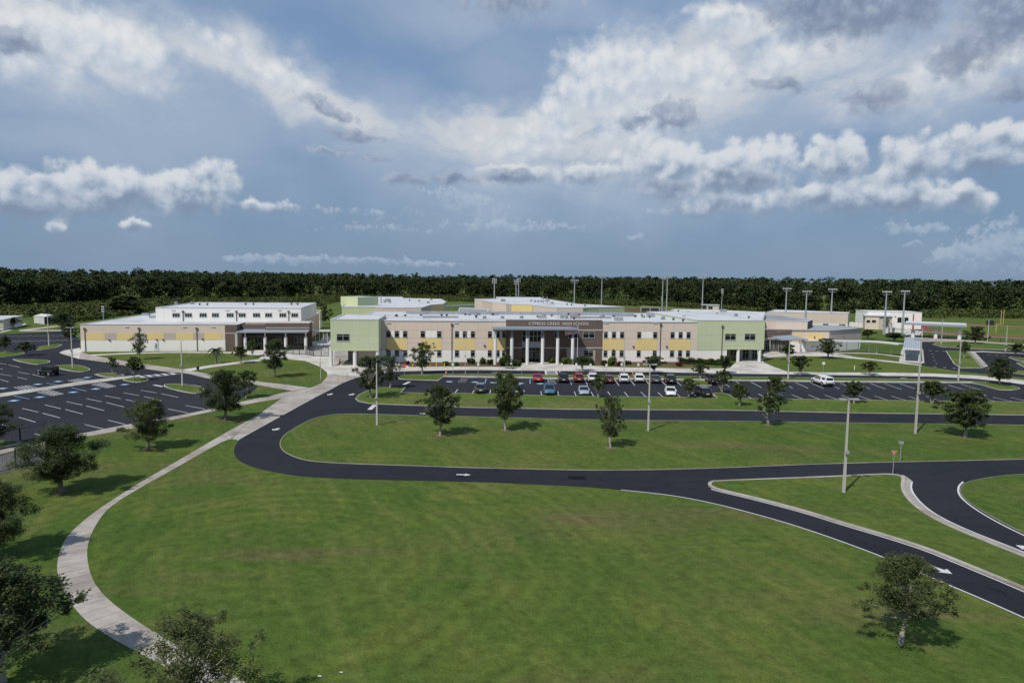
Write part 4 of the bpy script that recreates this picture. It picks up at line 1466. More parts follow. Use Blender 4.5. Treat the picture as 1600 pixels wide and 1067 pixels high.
# ================= gym at the left
Y = Front('gymnasium_building', G(127, 549.4), G(352.4, 548.1), 'low gymnasium building at the left with a tall white clerestory hall and a dark porch', 'school building')
gh = Y.at(230, 507.5)[1]
xe = Y.x(371)
xend = Y.x(483, 520)
zb = 2.85
Y.build(MB().box(0, Y.x(352.4), 0, 60, zb, gh), 'wall', 'tan_wall')
Y.build(MB().box(-.02, Y.x(352.4), -.02, 60.02, 0, zb), 'base_wall', 'white_wall')
for a, c in ((135, 165), (183.5, 208.5), (230.5, 257), (276, 303), (320, 347)):
    Y.build(MB().box(Y.x(a), Y.x(c), -.04, .02, zb + .06, 4.72), 'yellow_panel', 'yellow_wall')
for a, c in ((165.5, 183), (209, 230), (257.5, 275.5), (303.5, 319.5)):
    Y.build(MB().box(Y.x(a), Y.x(c), -.02, .02, zb + .06, 4.72), 'taupe_panel', 'taupe_wall')
Y.build(MB().box(Y.x(352.4), xe, -.1, 30, 0, 4.55).box(Y.x(352.4), xe, -.1, 30, 4.75, gh), 'brick_pier', 'brick_brown')
Y.build(MB().box(Y.x(352.4), xe + .02, -.14, 29, 4.55, 4.75).box(xe - .5, xe + .05, -.18, 6, 0, 4.5), 'stone_band', 'stone_band')
m = MB()
ux1, uy0 = Y.flat(470.6, 502.4, gh)
Y.build(MB().box(Y.x(352.4) - .3, ux1 - .1, 9.0, 60, 0, gh - .03), 'rear_wall', 'tan_wall')
m.cap([(.2, .2), (xe + .1, .2), (xe + .1, 9.1), (xend, 9.1), (xend, 11), (ux1, 11), (ux1, 60), (.2, 60)], gh + .03)
Y.build(m, 'roof', 'roof_white')
m = MB()
m.box(-.08, xe, -.08, .35, gh, gh + .16)
m.box(-.08, .35, .35, 60, gh, gh + .16)
Y.build(m, 'coping', 'coping')
for px in (132.3, 217.2, 307.3):
    downpipe(Y, px, 512.5 if px < 200 else 511.8, 548.5)
for px, py in ((171, 531), (245, 530.5), (255, 530.5), (316.5, 529.5)):
    wall_lamp(Y, px, py)
for px in (198, 288.5, 333):
    x, z = Y.at(px, 511)
    Y.build(MB().box(x - .5, x + .5, -.14, -.005, z - .1, z + .1), 'overflow_scupper', 'coping')
dd = Y.build(MB().box(Y.x(241), Y.x(248), -.10, .02, 0, 2.3), 'service_door', 'white_metal')
MB().box(Y.x(243.6), Y.x(244.1), -.16, -.10, .8, 1.9).box(Y.x(244.9), Y.x(245.4), -.16, -.10, .8, 1.9).build('door_handle', 'dark_metal', dd)
# tall hall
ux1, uy0 = Y.flat(470.6, 502.4, gh)
ux0 = Y.at(243.3, 490, uy0)[0]
uz = Y.at(470.5, 482.2, uy0)[1]
ub = Y.flat(480, 474, uz)[1]
Y.build(MB().box(ux0, ux1, uy0, ub, gh - .2, uz), 'hall', 'white_wall')
m = MB()
coping_ring(m, [(ux0, uy0), (ux1, uy0), (ux1, ub), (ux0, ub)], uz, .5)
Y.build(m, 'coping', 'coping')
Y.build(MB().cap([(ux0 + .3, uy0 + .3), (ux1 - .3, uy0 + .3), (ux1 - .3, ub - .3), (ux0 + .3, ub - .3)], uz + .03), 'hall_roof', 'roof_white')
for a, c in ((143, 198), (237, 290), (348, 402), (442, 494), (553, 606), (645, 697), (753, 806), (845, 897), (953, 1004), (1043, 1094)):
    p0, p1 = Y.at(240 + a / 4.85, 495.2, uy0), Y.at(240 + c / 4.85, 489, uy0)
    window(Y, p0[0], p1[0], p0[1], p1[1], uy0, 3, True)
for px in (285.8, 369.2, 450.8):
    x, zt = Y.at(px, 485.5, uy0)
    Y.build(MB().box(x - .08, x + .08, uy0 - .2, uy0 - .03, gh, zt - .4).box(x - .26, x + .26, uy0 - .32, uy0 - .03, zt - .5, zt), 'downpipe', 'bronze')
for px in (271, 355, 437):
    x, z = Y.at(px, 484.8, uy0)
    Y.build(MB().box(x - .5, x + .5, uy0 - .14, uy0 - .005, z - .1, z + .1), 'overflow_scupper', 'coping')
for px, py, k in ((312, 477, 0), (324, 477, 0), (384, 476.7, 0), (396, 476.7, 0), (455.5, 476.6, 0), (465, 476.6, 0), (300, 475.5, 1), (275, 475.5, 1)):
    x, y = Y.flat(px, py, uz)
    roof_vent(Y, x, y, uz + .03, k)
for px, py in ((228, 493), (240, 497)):
    x, y = Y.flat(px, py, gh)
    roof_vent(Y, x, y, gh - .15, 2)
# porch
prx = Y.x(482)
Y.build(MB().box(xe, prx, 8.0, 8.9, 0, 4.7), 'porch_back_wall', 'brick_brown')
Y.build(MB().box(Y.x(377.5, 510, 4), Y.x(414.4, 510, 4), 4, 8.8, 4.72, Y.at(395, 507.6, 4)[1]), 'fascia', 'brick_brown')
fz = Y.at(450, 505.2, 2.5)[1]
Y.build(MB().box(Y.x(414.6, 510, 2.5), prx, 2.5, 8.95, 4.74, fz), 'fascia', 'brick_brown')
Y.build(MB().box(Y.x(414.4, 510, 2.5), prx + .05, 2.42, 8.97, fz, fz + .2).box(Y.x(415, 510, 2.5), prx + .03, 2.44, 2.5, 5.75, 5.92), 'stone_band', 'stone_band')
m = MB()
cz = Y.at(400, 518.2, -1.2)[1]
pz = cz + .25
m.add([(xe + .02, -1.2, cz), (prx, -1.2, cz), (prx, 8, cz + .5), (xe + .02, 8, cz + .5), (xe + .02, -1.2, cz - .3), (prx, -1.2, cz - .3), (prx, 8, cz + .2), (xe + .02, 8, cz + .2)],
      [(0, 1, 2, 3), (7, 6, 5, 4), (0, 4, 5, 1), (1, 5, 6, 2), (2, 6, 7, 3), (3, 7, 4, 0)])
Y.build(m, 'canopy_roof', 'canopy_metal')
for px in (383, 414, 446.2, 477.6):
    x, z = Y.at(px, 526.3, 0)
    col_ = Y.build(MB().cyl(x, 0, 0, z, .40, n=18), 'column', 'column_white')
    MB().cyl(x, 0, z, cz - .28, .15, n=10).build('post', 'column_white', col_)
d0, d1 = Y.x(386, 540, 8), Y.x(409, 540, 8)
m = MB()
for k in range(5):
    xx = d0 + (d1 - d0) * k / 4
    m.box(xx - .06, xx + .06, 7.85, 8.02, 0, 3.1)
for z in (1.1, 2.3, 3.05):
    m.box(d0, d1, 7.87, 8.01, z - .05, z + .05)
q = Y.build(m, 'entrance_doors', 'frame_pale')
MB().box(d0, d1, 7.94, 8.01, 0, 3.05).build('pane', 'window_glass', q)
text_mesh(Y, 'GYMNASIUM', Y.x(387.5, 526, 7.9), Y.x(408, 526, 7.9), Y.at(400, 527.5, 7.9)[1], .55, 7.95, 'letter_white')
for a, c in ((431, 444), (460, 475)):
    p0, p1 = Y.at(a, 536, 8), Y.at(c, 526, 8)
    window(Y, p0[0], p1[0], p0[1], p1[1], 8, 3, True)
# stair tower behind the hall
tx0, ty0 = Y.flat(484.5, 514)
tx1 = Y.flat(500, 514)[0]
tz = Y.at(492, 486.6, ty0)[1]
Y.build(MB().box(tx0, tx1, ty0, ty0 + 6, 3.2, tz), 'tower', 'tan_wall')
Y.build(MB().box(tx0, tx1, ty0, ty0 + 6, 0, 3.2), 'tower_base', 'white_wall')
m = MB()
coping_ring(m, [(tx0, ty0), (tx1, ty0), (tx1, ty0 + 6), (tx0, ty0 + 6)], tz)
Y.build(m, 'coping', 'coping')
Y.build(MB().cap([(tx0, ty0), (tx1, ty0), (tx1, ty0 + 6), (tx0, ty0 + 6)], tz + .02), 'tower_roof', 'roof_grey')


# ================= wings behind, from their roof outlines
def roof_building(name, px, z, mats, label, z_base=None, base_mat=None, cop=True, cat='school building', roof='roof_white', group=None):
    pts = W2(px, z)
    a = Vector(pts[0])
    root = thing(name, (a.x, a.y, 0), 0, label, cat, group)
    loc = [(p[0] - a.x, p[1] - a.y) for p in pts]
    n = len(loc)
    zb_ = z_base or 0.0
    i = 0
    while i < n:
        k = i
        mt = mats[min(i, len(mats) - 1)]
        w_, bw_ = MB(), MB()
        pts_ = [loc[i]]
        while k < n and mats[min(k, len(mats) - 1)] == mt:
            pts_.append(loc[(k + 1) % n])
            k += 1
        for mb_, lo_, hi_ in ((w_, zb_, z), (bw_, 0, zb_)):
            m_ = len(pts_)
            mb_.add([(*p, lo_) for p in pts_] + [(*p, hi_) for p in pts_], [(q, q + 1, m_ + q + 1, m_ + q) for q in range(m_ - 1)])
        w_.build('wall', mt, root)
        if z_base:
            bw_.build('base_wall', base_mat, root)
        i = k
    MB().cap(loc, z - .05).build('roof', roof, root)
    if cop:
        m_ = MB()
        coping_ring(m_, loc, z, .4, .18)
        m_.build('coping', 'coping', root)
    root['z'] = z
    del root['z']
    return root, a


class RootFront:
    def __init__(s, root, a):
        s.root, s.a = root, a

    def build(s, mb_, name, mat, parent=None, smooth=False):
        return mb_.build(name, mat, parent or s.root, smooth)

    def vent(s, px, py, z, k):
        g = G(px, py, z)
        roof_vent(s, g.x - s.a.x, g.y - s.a.y, z - .05, k)


r1, a1 = roof_building('classroom_wing', [(534, 480.2), (588, 480.4), (597.5, 481.4), (658, 481.6), (672.5, 477), (692.5, 475.5), (697, 471.6), (689, 467.6), (630, 466.3), (628, 464.2), (559, 463.8), (558.6, 474), (534.3, 477)], 10.1,
                       ['pale_green_wall', 'taupe_wall', 'tan_wall', 'taupe_wall', 'yellow_wall', 'taupe_wall', 'tan_wall', 'tan_wall', 'tan_wall', 'pale_green_wall', 'pale_green_wall', 'tan_wall', 'tan_wall'],
                       'white roofed rear classroom wing with pale green block, behind the left half of the school')
q1 = RootFront(r1, a1)
ua, ub_ = G(559, 477.6, 10.1), G(591, 476.6, 10.1)
ud = (ub_ - ua).normalized()
un = Vector((-ud.y, ud.x, 0))
uq = [ua, ub_, ub_ + un * 9, ua + un * 9]
uq = [(p.x - a1.x, p.y - a1.y) for p in uq]
uz_ = height_at(ua, 559, 464.4)
q1.build(MB().prism(uq, 10.0, uz_), 'upper_block', 'pale_green_wall')
q1.build(MB().cap(uq, uz_ + .03), 'upper_roof', 'roof_white')
for px, py, k in ((589.5, 474, 3), (595.4, 473.8, 3), (601, 472.5, 1), (605, 471, 1), (609, 473, 1), (606, 469.8, 2), (655, 471, 0), (669, 473.8, 1), (674, 469, 1), (640, 470, 0)):
    q1.vent(px, py, 10.1, k)
r2, a2 = roof_building('classroom_wing', [(769, 473.6), (791, 474.9), (799, 475.9), (831, 477), (833.5, 478), (870, 481.4), (911, 481.6), (919, 481.3), (936, 480.8), (976, 480), (934, 477), (905, 475.7), (846, 466.2), (845, 465), (775, 464.3), (776, 466.8), (752, 467.3), (741.5, 467.4), (742, 469), (754, 470.2)], 10.0,
                       ['tan_wall', 'taupe_wall', 'yellow_wall', 'yellow_wall', 'tan_wall', 'tan_wall', 'pale_green_wall', 'pale_green_wall', 'green_wall', 'tan_wall', 'tan_wall', 'pale_green_wall', 'tan_wall', 'tan_wall', 'tan_wall', 'yellow_wall', 'yellow_wall', 'yellow_wall', 'tan_wall', 'tan_wall'],
                       'rear classroom wing with yellow walls and green end, behind the brick entrance')
q2 = RootFront(r2, a2)
for px, py, k in ((849, 473.3, 3), (854.6, 473.5, 3), (830, 471, 1), (836, 472, 1), (841, 472.3, 1), (846, 472, 1), (863, 474.5, 1), (886, 476.5, 0), (893, 477, 0), (914, 478.6, 0), (786, 470.5, 2), (855, 471, 2)):
    q2.vent(px, py, 10.0, k)
r3, a3 = roof_building('classroom_wing', [(1018.5, 488.6), (1035, 488.6), (1088, 498.3), (1192, 500.4), (1196, 488.5), (1115, 484.6), (1052, 483.5), (1048, 485.8)], 9.3,
                       ['tan_wall', 'taupe_wall', 'tan_wall', 'tan_wall', 'tan_wall'], 'white roofed rear wing spreading out behind the right green block')
q3 = RootFront(r3, a3)
for px, py, k in ((1060, 487, 0), (1075, 490, 1), (1120, 492, 0), (1150, 494, 1), (1130, 487, 2), (1170, 497, 0)):
    q3.vent(px, py, 9.3, k)
r4, a4 = roof_building('classroom_wing', [(1110, 493.5), (1193, 500.2), (1213, 502), (1262, 503), (1270, 499.8), (1197, 490), (1152, 489)], 8.2,
                       ['tan_wall', 'tan_wall', 'tan_wall', 'brick_brown', 'tan_wall'], 'tan rear wing with brick end between the green block and the far hall', roof='roof_grey')
r5, a5 = roof_building('practice_hall', [(1198, 488.2), (1325.5, 490.2), (1328, 488.4), (1210, 484.3)], 7.6, ['tan_wall'], 'long tan hall with white roof edge far behind the right entrance', 3.6, 'white_wall')
q5 = RootFront(r5, a5)
m = MB()
g = G(1287, 499, 2.6)
gw = [(1287, 1295.5), (1312, 1322)]
for (p0, p1) in gw:
    A0, A1 = G(1198, 488.2, 7.6), G(1325.5, 490.2, 7.6)
    t0 = [(A0.x + (A1.x - A0.x) * ((p - 1198) / 127.5) - a5.x, A0.y + (A1.y - A0.y) * ((p - 1198) / 127.5) - a5.y) for p in (p0, p1)]
    MB().add([(t0[0][0], t0[0][1] - .06, 1.8), (t0[1][0], t0[1][1] - .06, 1.8), (t0[1][0], t0[1][1] - .06, 3.5), (t0[0][0], t0[0][1] - .06, 3.5)], [(0, 1, 2, 3)]).build('window', 'window_glass' if p0 < 1300 else 'louvre', r5)

# ================= single-storey right entrance building
E = Front('dining_hall', G(1193.8, 549.2), G(1235.5, 549.5), 'single storey building with brown brick entrance and yellow panels right of the green block')
eh = E.at(1215, 515.3)[1]
ex1 = E.x(1235.5)
E.build(MB().box(-2, ex1, 0, .6, 3.9, eh).box(-2, ex1, 0, .6, 0, .4), 'brick_wall', 'brick_brown')
E.build(MB().box(-2, ex1 + .1, -.1, .5, 3.6, 3.9).box(-2, ex1, -.12, .7, eh, eh + .25), 'stone_band', 'stone_band')
E.build(MB().box(-2, ex1, 1.0, 1.6, .4, 3.6), 'lobby_wall', 'brick_brown')
for a, c in ((1196, 1203), (1204, 1208.6), (1209.5, 1215.5), (1216.5, 1221)):
    window(E, E.x(a, 540, 1), E.x(c, 540, 1), .05, 3.2, 1.0, 2, True)
text_mesh(E, 'DINING HALL', E.x(1213, 519), E.x(1229.5, 519), E.at(1220, 519.8)[1], .45, -.05, 'letter_dark')
yx = E.x(1296, 530)
ye = E.flat(1346, 513.7, eh - .2)
E.build(MB().box(ex1, yx, .3, 25, 2.7, eh - .15), 'wall', 'tan_wall')
E.build(MB().box(ex1, yx, .25, 25.05, 0, 2.7), 'base_wall', 'white_wall')
for a, c in ((1240, 1253), (1261, 1288)):
    E.build(MB().box(E.x(a), E.x(c), .22, .32, 2.75, eh - .9), 'yellow_panel', 'yellow_wall')
m = MB()
m.add([(yx, .3, 2.7), (*ye, 2.7), (*ye, eh - .15), (yx, .3, eh - .15)], [(0, 1, 2, 3)])
E.build(m, 'angled_wall', 'taupe_wall')
m = MB()
m.add([(yx, .3, 0), (*ye, 0), (*ye, 2.7), (yx, .3, 2.7)], [(0, 1, 2, 3)])
m.add([(*ye, 0), (ye[0] + 1, ye[1] + 14, 0), (ye[0] + 1, ye[1] + 14, eh - .15), (*ye, eh - .15)], [(0, 1, 2, 3)])
E.build(m, 'angled_base_wall', 'white_wall')
E.build(MB().cap([(-2, .4), (ex1, .4), (yx, .4), (ye[0], ye[1] + .1), (ye[0] + 1, ye[1] + 14), (yx, 27), (-2, 27)], eh - .14), 'roof', 'roof_grey')
E.build(MB().strip([(ex1, .3), (yx, .3), ye], .4, eh - .10, 0).strip([(ex1, .2), (yx, .2), (ye[0], ye[1] - .1)], .5, eh - .02, 0), 'coping', 'coping')
for px, py, s_ in ((1212, 508.5, 2), (1224, 509.5, 2), (1233, 508.5, 2), (1241, 509.5, 2), (1250, 509, 2)):
    x, y = E.flat(px, py, eh)
    E.build(MB().box(x - 1.3, x + 1.3, y - .9, y + .9, eh - .14, eh + 1.3).box(x - 1.0, x + 1.0, y - .95, y - .9, eh + .2, eh + 1.1), 'roof_unit', 'roof_white')
for px, py in ((1272.5, 526.8), (1319, 527.2)):
    wall_lamp(E, px, py, .25)
# its canopy and covered walk
wz = 3.25
K_ = thing('covered_walkway', G(1250, 552), 0, 'long covered walkway with thin posts and pale flat roof leading to the bus road', 'covered walkway')
kx, ky = K_.location.x, K_.location.y


def wl(px, py, z=0.0):
    g_ = G(px, py, z)
    return (g_.x - kx, g_.y - ky)


pts = [wl(1250, 549.5), wl(1273, 549.6), wl(1322.5, 550.8), wl(1340.5, 551), wl(1369.5, 552.2), wl(1392, 554.5), wl(1413.5, 557.5)]
m = MB()
m.strip(pts, 3.0, wz + .22, -.9)
m.strip(pts, 3.0, wz, -.9)
lft = [(p[0], p[1]) for p in pts]
for off in (-.9 - 1.5, -.9 + 1.5):
    dirs = []
    ring = MB().strip(pts, .02, 0, off)
    n_ = len(pts)
    top = [(v[0], v[1], wz + .25) for v in ring.v[:n_]]
    bot = [(v[0], v[1], wz - .05) for v in ring.v[:n_]]
    m.add(top + bot, [(i, i + 1, n_ + i + 1, n_ + i) for i in range(n_ - 1)])
m.build('walkway_roof', 'white_metal', K_)
for px, py in ((1258, 549.6), (1273, 549.6), (1289, 550), (1306, 550.4), (1322.5, 550.8), (1340.5, 551), (1357.5, 551.6), (1369.5, 552.2), (1392, 554.5), (1411, 557.3)):
    x, y = wl(px, py)
    MB().box(x - .07, x + .07, y - .07, y + .07, 0, wz).build('post', 'white_metal', K_)
m = MB()
m.strip(pts, 3.4, .05, -.6)
struct(MB().strip([(p[0] + kx, p[1] + ky) for p in pts], 3.4, Z3, -.6).build('path', 'concrete_clean'))
# canopy over the right entrance
N_ = thing('entrance_canopy', G(1248.5, 550), E.rz, 'sloping grey metal canopy on stout white columns at the right entrance', 'canopy')
M_inv = (Matrix.Translation(N_.location) @ Matrix.Rotation(E.rz, 4, 'Z')).inverted()


def cl(px, py, z):
    p = M_inv @ G(px, py, z)
    return (p.x, p.y, z)


m = MB()
za, zb2 = 4.9, 4.0
t = [cl(1206, 525.5, za), cl(1236, 523.4, za + .2), cl(1263, 530.2, zb2), cl(1222, 530.8, zb2)]
m.add(t + [(p[0], p[1], p[2] - .25) for p in t], [(0, 1, 2, 3), (7, 6, 5, 4), (0, 4, 5, 1), (1, 5, 6, 2), (2, 6, 7, 3), (3, 7, 4, 0)])
m.build('canopy_roof', 'canopy_metal', N_)
m = MB()
t = [cl(1194, 529, 3.5), cl(1206, 528.6, 3.5), cl(1220, 530.4, 3.4), cl(1194, 530.6, 3.4)]
m.add(t + [(p[0], p[1], p[2] - .2) for p in t], [(0, 1, 2, 3), (7, 6, 5, 4), (0, 4, 5, 1), (1, 5, 6, 2), (2, 6, 7, 3), (3, 7, 4, 0)])
m.build('lower_roof', 'white_metal', N_)
for px, py, zt in ((1223, 546.5, 2.4), (1248.5, 550, 2.4)):
    x, y, _ = cl(px, py, 0)
    c_ = MB().cyl(x, y, 0, zt, .36, n=16).build('column', 'column_white', N_)
    MB().box(x - .12, x + .12, y - .12, y + .12, zt, 4.0).build('post', 'canopy_metal', c_)
for px, py in ((1202.4, 549.3), (1197.5, 548.5)):
    x, y, _ = cl(px, py, 0)
    MB().box(x - .06, x + .06, y - .06, y + .06, 0, 3.3).build('post', 'white_metal', N_)
# ribbed roof over the walk's end
ga = G(1413.3, 564.6)
gb = G(1435.5, 566)
dv_ = Vector((ga.x + gb.x, ga.y + gb.y)).normalized()
hw_ = (Vector((gb.x - ga.x, gb.y - ga.y)).dot(Vector((dv_.y, -dv_.x)))) / 2
md_ = (ga + gb) / 2
B = Front('bus_shelter', md_ - Vector((dv_.y, -dv_.x, 0)) * hw_, md_ + Vector((dv_.y, -dv_.x, 0)) * hw_, 'ribbed metal roof on four white posts at the end of the covered walkway', 'shelter')
bx1 = B.L
m = MB()
D_ = 34.0
hz = 3.4
m.add([(-.5, -.8, hz - .05), (bx1 + .5, -.8, hz - .05), (bx1 + .5, D_, hz + .35), (-.5, D_, hz + .35), (-.5, -.8, hz - .3), (bx1 + .5, -.8, hz - .3), (bx1 + .5, D_, hz + .1), (-.5, D_, hz + .1)],
      [(0, 1, 2, 3), (7, 6, 5, 4), (0, 4, 5, 1), (1, 5, 6, 2), (2, 6, 7, 3), (3, 7, 4, 0)])
B.build(m, 'shelter_roof', 'canopy_metal')
m = MB()
for k in range(9):
    xx = -.4 + (bx1 + .8) * k / 8
    m.add([(xx - .06, -.8, hz - .04), (xx + .06, -.8, hz - .04), (xx + .06, D_, hz + .36), (xx - .06, D_, hz + .36), (xx - .06, -.8, hz + .08), (xx + .06, -.8, hz + .08), (xx + .06, D_, hz + .48), (xx - .06, D_, hz + .48)],
          [(4, 5, 6, 7), (0, 1, 5, 4), (1, 2, 6, 5), (3, 0, 4, 7)])
B.build(m, 'roof_ribs', 'white_metal')
B.build(MB().box(-.6, bx1 + .6, -.95, -.8, hz - .32, hz + .1), 'gutter', 'white_metal')
for xx in (0, bx1):
    for yy in (0, D_ - 1.5):
        B.build(MB().box(xx - .1, xx + .1, yy - .1, yy + .1, 0, hz), 'post', 'white_metal')
B.build(MB().box(-1.2, bx1 + 1.2, -2.2, D_, 0, .10), 'floor_slab', 'concrete_clean')
# bus canopy
U = Front('bus_canopy', G(1425, 527.2), G(1497.7, 530.8), 'wide flat white canopy on fat white columns across the bus road', 'canopy')
ux = U.x(1497.7)
zc = U.at(1460, 507.2, -3)[1]
u0, u1 = U.x(1413, 506, -3), U.x(1500, 506, -3)
U.build(MB().box(u0, u1 + 2, -3, 11, zc - .15, zc + .25), 'canopy_roof', 'white_metal')
U.build(MB().box(u0 - .05, u1 + 2.05, -3.08, -3, zc - .45, zc + .3), 'fascia', 'canopy_metal')
for px in (1425, 1460.6, 1497.7):
    x = U.x(px)
    c_ = U.build(MB().cyl(x, 0, 0, U.at(px, 515, 0)[1], .62, n=18), 'column', 'column_white')
    MB().cyl(x, 0, U.at(px, 515, 0)[1], zc - .15, .2, n=10).build('post', 'column_white', c_)

# ================= field house and friends
H = Front('field_house', G(1360, 513), G(1440, 514.6), 'white two storey field house with curved roof edge near the track', 'building')
hz1 = H.at(1400, 488.3)[1]
hx0, hx1 = H.x(1355, 500), H.x(1440, 500)
H.build(MB().prism([(hx0, 0), (hx1, 0), (hx1, 14), (hx0, 14)], 0, hz1), 'wall', 'white_wall')
m = MB()
coping_ring(m, [(hx0, 0), (hx1, 0), (hx1, 14), (hx0, 14)], hz1, .5, .3)
H.build(m, 'coping', 'white_metal')
H.build(MB().cap([(hx0, 0), (hx1, 0), (hx1, 14), (hx0, 14)], hz1 + .05), 'roof', 'roof_white')
for a, c in ((1402, 1409), (1413, 1419.5)):
    p0, p1 = H.at(a, 503.6), H.at(c, 496)
    window(H, p0[0], p1[0], p0[1], p1[1], 0, 2, False, 'shed_green')
H.build(MB().box(H.x(1423), H.x(1424.5), -.2, -.02, 0, H.at(1424, 490.5)[1]), 'downpipe', 'sign_red')
for px in (1394, 1398.7):
    wall_lamp(H, px, 494.5)
sheet('pavement', W2([(1391, 514.5), (1442, 515.5), (1442, 524), (1424, 527.5), (1412, 521.5), (1392, 520)]), Z1, 'concrete_clean')
H2 = Front('concession_stand', G(1351, 514.2), G(1391, 515.6), 'small tan flat roofed block with two dark hatches in front of the field house', 'building')
h2 = H2.at(1370, 494.2)[1]
H2.build(MB().box(0, H2.x(1371), 0, 9, 0, h2), 'wall', 'tan_wall')
H2.build(MB().box(H2.x(1371), H2.x(1391), .4, 9, 0, h2), 'side_wall', 'taupe_wall')
H2.build(MB().box(-.4, H2.x(1391) + .3, -.4, 9.3, h2, h2 + .35), 'roof', 'roof_white')
for a, c in ((1353.5, 1360), (1362, 1369)):
    p0, p1 = H2.at(a, 504), H2.at(c, 500)
    window(H2, p0[0], p1[0], p0[1], p1[1], 0, 1, False, 'stone_band')
H3 = Front('utility_shed', G(1379.3, 521.8), G(1392, 522.6), 'small white utility box standing before the field house', 'shed')
h3 = H3.at(1386, 512.5)[1]
H3.build(MB().box(0, H3.x(1392), 0, 3, 0, h3), 'wall', 'shed_white')
H3.build(MB().box(-.15, H3.x(1392) + .15, -.15, 3.15, h3, h3 + .15), 'roof', 'roof_white')
H3.build(MB().box(.7, 1.7, -.05, 0, .05, 2.0), 'door', 'white_metal')
wl0, wl1 = G(1282, 505.5), G(1351, 512.5)
T = Front('boundary_wall', wl0, wl1, 'pale rendered boundary wall joining the tan hall and the small block', 'wall')
T.build(MB().box(0, T.L, 0, .3, 0, 2.0), 'wall_panel', 'white_wall')
m = MB()
for k in range(12):
    m.box(T.L * k / 11 - .25, T.L * k / 11 + .25, -.06, .36, 0, 2.15)
T.build(m, 'pier', 'white_wall')
PB = Front('press_box', G(1096, 500), G(1121, 500.5), 'small tan press box raised on posts above the roofs', 'press box')
pz0 = PB.at(1108, 486)[1]
pz1 = PB.at(1108, 477)[1]
PB.build(MB().box(PB.x(1102), PB.x(1121), 0, 4, pz0, pz1), 'cabin', 'tan_wall')
PB.build(MB().box(PB.x(1094), PB.x(1121.5), -.3, 4.3, pz1, pz1 + .3), 'roof', 'roof_white')
for px in (1103, 1120):
    PB.build(MB().box(PB.x(px) - .2, PB.x(px) + .2, 1, 1.4, 0, pz0), 'post', 'steel')
window(PB, PB.x(1104), PB.x(1111), pz0 + .8, pz1 - .5, 0, 2, False)
BS = Front('backstop', G(1001.5, 487), G(1030, 487.3), 'low wide white framed backstop on the far playing field', 'backstop')
bz = BS.at(1015, 480)[1]
m = MB()
for x in (0, BS.L / 2, BS.L):
    m.box(x - .15, x + .15, 0, .3, 0, bz)
m.box(0, BS.L, 0, .3, bz - .3, bz)
BS.build(m, 'frame', 'white_metal')
BS.build(MB().box(.2, BS.L - .2, .1, .2, 0, bz - .35), 'net_panel', 'door_dark')

# portables and sheds at the far left
pb_ = G(5.5, 515.6)
PL = Front('portable_classroom', pb_ + Vector((-.93, -.37, 0)) * 12, pb_, 'low tan portable classroom with white roof at the left edge of the photo', 'portable building')
ph = PL.at(5, 500.5)[1]
pd = PL.flat(35.3, 508.5)
PL.build(MB().box(0, PL.L, 0, 22, .8, ph), 'wall', 'tan_wall')
PL.build(MB().box(.05, PL.L - .05, .05, 21.9, 0, .8), 'skirt', 'white_wall')
PL.build(MB().box(-.4, PL.L + .4, -.4, 22.4, ph, ph + .45), 'roof', 'roof_white')
for k in range(3):
    xx = PL.L - 3.5 - k * 4
    window(PL, xx - .9, xx + .9, 1.5, 2.7, 0, 2, False)
for nm, a, b_, x1, lb in (('storage_shed', (53.3, 504.6), (69.4, 506.6), 84, 'larger white storage shed beside the scrub, its dark end facing the car park'),
                          ('storage_shed', (81, 504.0), (88, 505.2), 96, 'smaller storage shed with green end to the right of the larger white shed')):
    SH = Front(nm, G(*a), G(*b_), lb, 'shed')
    sh = SH.at(b_[0], 495.4)[1]
    dp = 5.5
    SH.build(MB().box(0, SH.L, 0, dp, 0, sh), 'wall', 'shed_white')
    SH.build(MB().box(SH.L, SH.L + .06, .1, dp - .1, .1, sh - .1), 'end_panel', 'dark_metal' if x1 == 84 else 'shed_green')
    m = MB()
    m.add([(-.2, -.2, sh), (SH.L + .25, -.2, sh), (SH.L + .25, dp + .2, sh), (-.2, dp + .2, sh), (-.2, dp / 2, sh + .8), (SH.L + .25, dp / 2, sh + .8)],
          [(0, 1, 5, 4), (2, 3, 4, 5), (0, 4, 3), (1, 2, 5), (0, 3, 2, 1)])
    SH.build(m, 'roof', 'shed_white')
    SH.build(MB().box(SH.L * .4, SH.L * .4 + 1.1, -.05, 0, .05, 2.1), 'door', 'white_metal')

# link between the gym and the school: two covered walks and the black picket fence
LW = Front('link_walkway', G(486, 541), G(517, 541), 'flat roofed covered link between the gymnasium porch and the left green block', 'covered walkway')
lz = LW.at(500, 517, 0)[1]
LW.build(MB().box(0, LW.L, -1.6, 1.6, lz - .1, lz + .15), 'walkway_roof', 'white_metal')
for k in range(5):
    LW.build(MB().box(LW.L * (k + .3) / 5 - .06, LW.L * (k + .3) / 5 + .06, -1.3, -1.18, 0, lz - .1), 'post', 'white_metal')
sheet('pavement', W2([(484, 548), (520, 548), (520, 533), (509, 520), (500, 533), (484, 534)]), Z2, 'concrete_clean')
LK = Front('link_walkway', G(696, 500), G(735, 498), 'flat grey covered bridge between the two rear classroom wings', 'covered walkway')
lz = LK.at(720, 478)[1]
LK.build(MB().box(0, LK.x(768, 480), 0, 4, lz - .3, lz + .2), 'walkway_roof', 'canopy_metal')
for k in range(6):
    xx = LK.x(768, 480) * (k + .5) / 6
    LK.build(MB().box(xx - .1, xx + .1, .3, .5, 0, lz - .3), 'post', 'white_metal')
r6, a6 = roof_building('link_block', [(716, 488), (762, 489.5), (764, 483), (718, 481)], 8.0, ['taupe_wall'], 'low grey roofed block between the two rear classroom wings', roof='roof_grey')


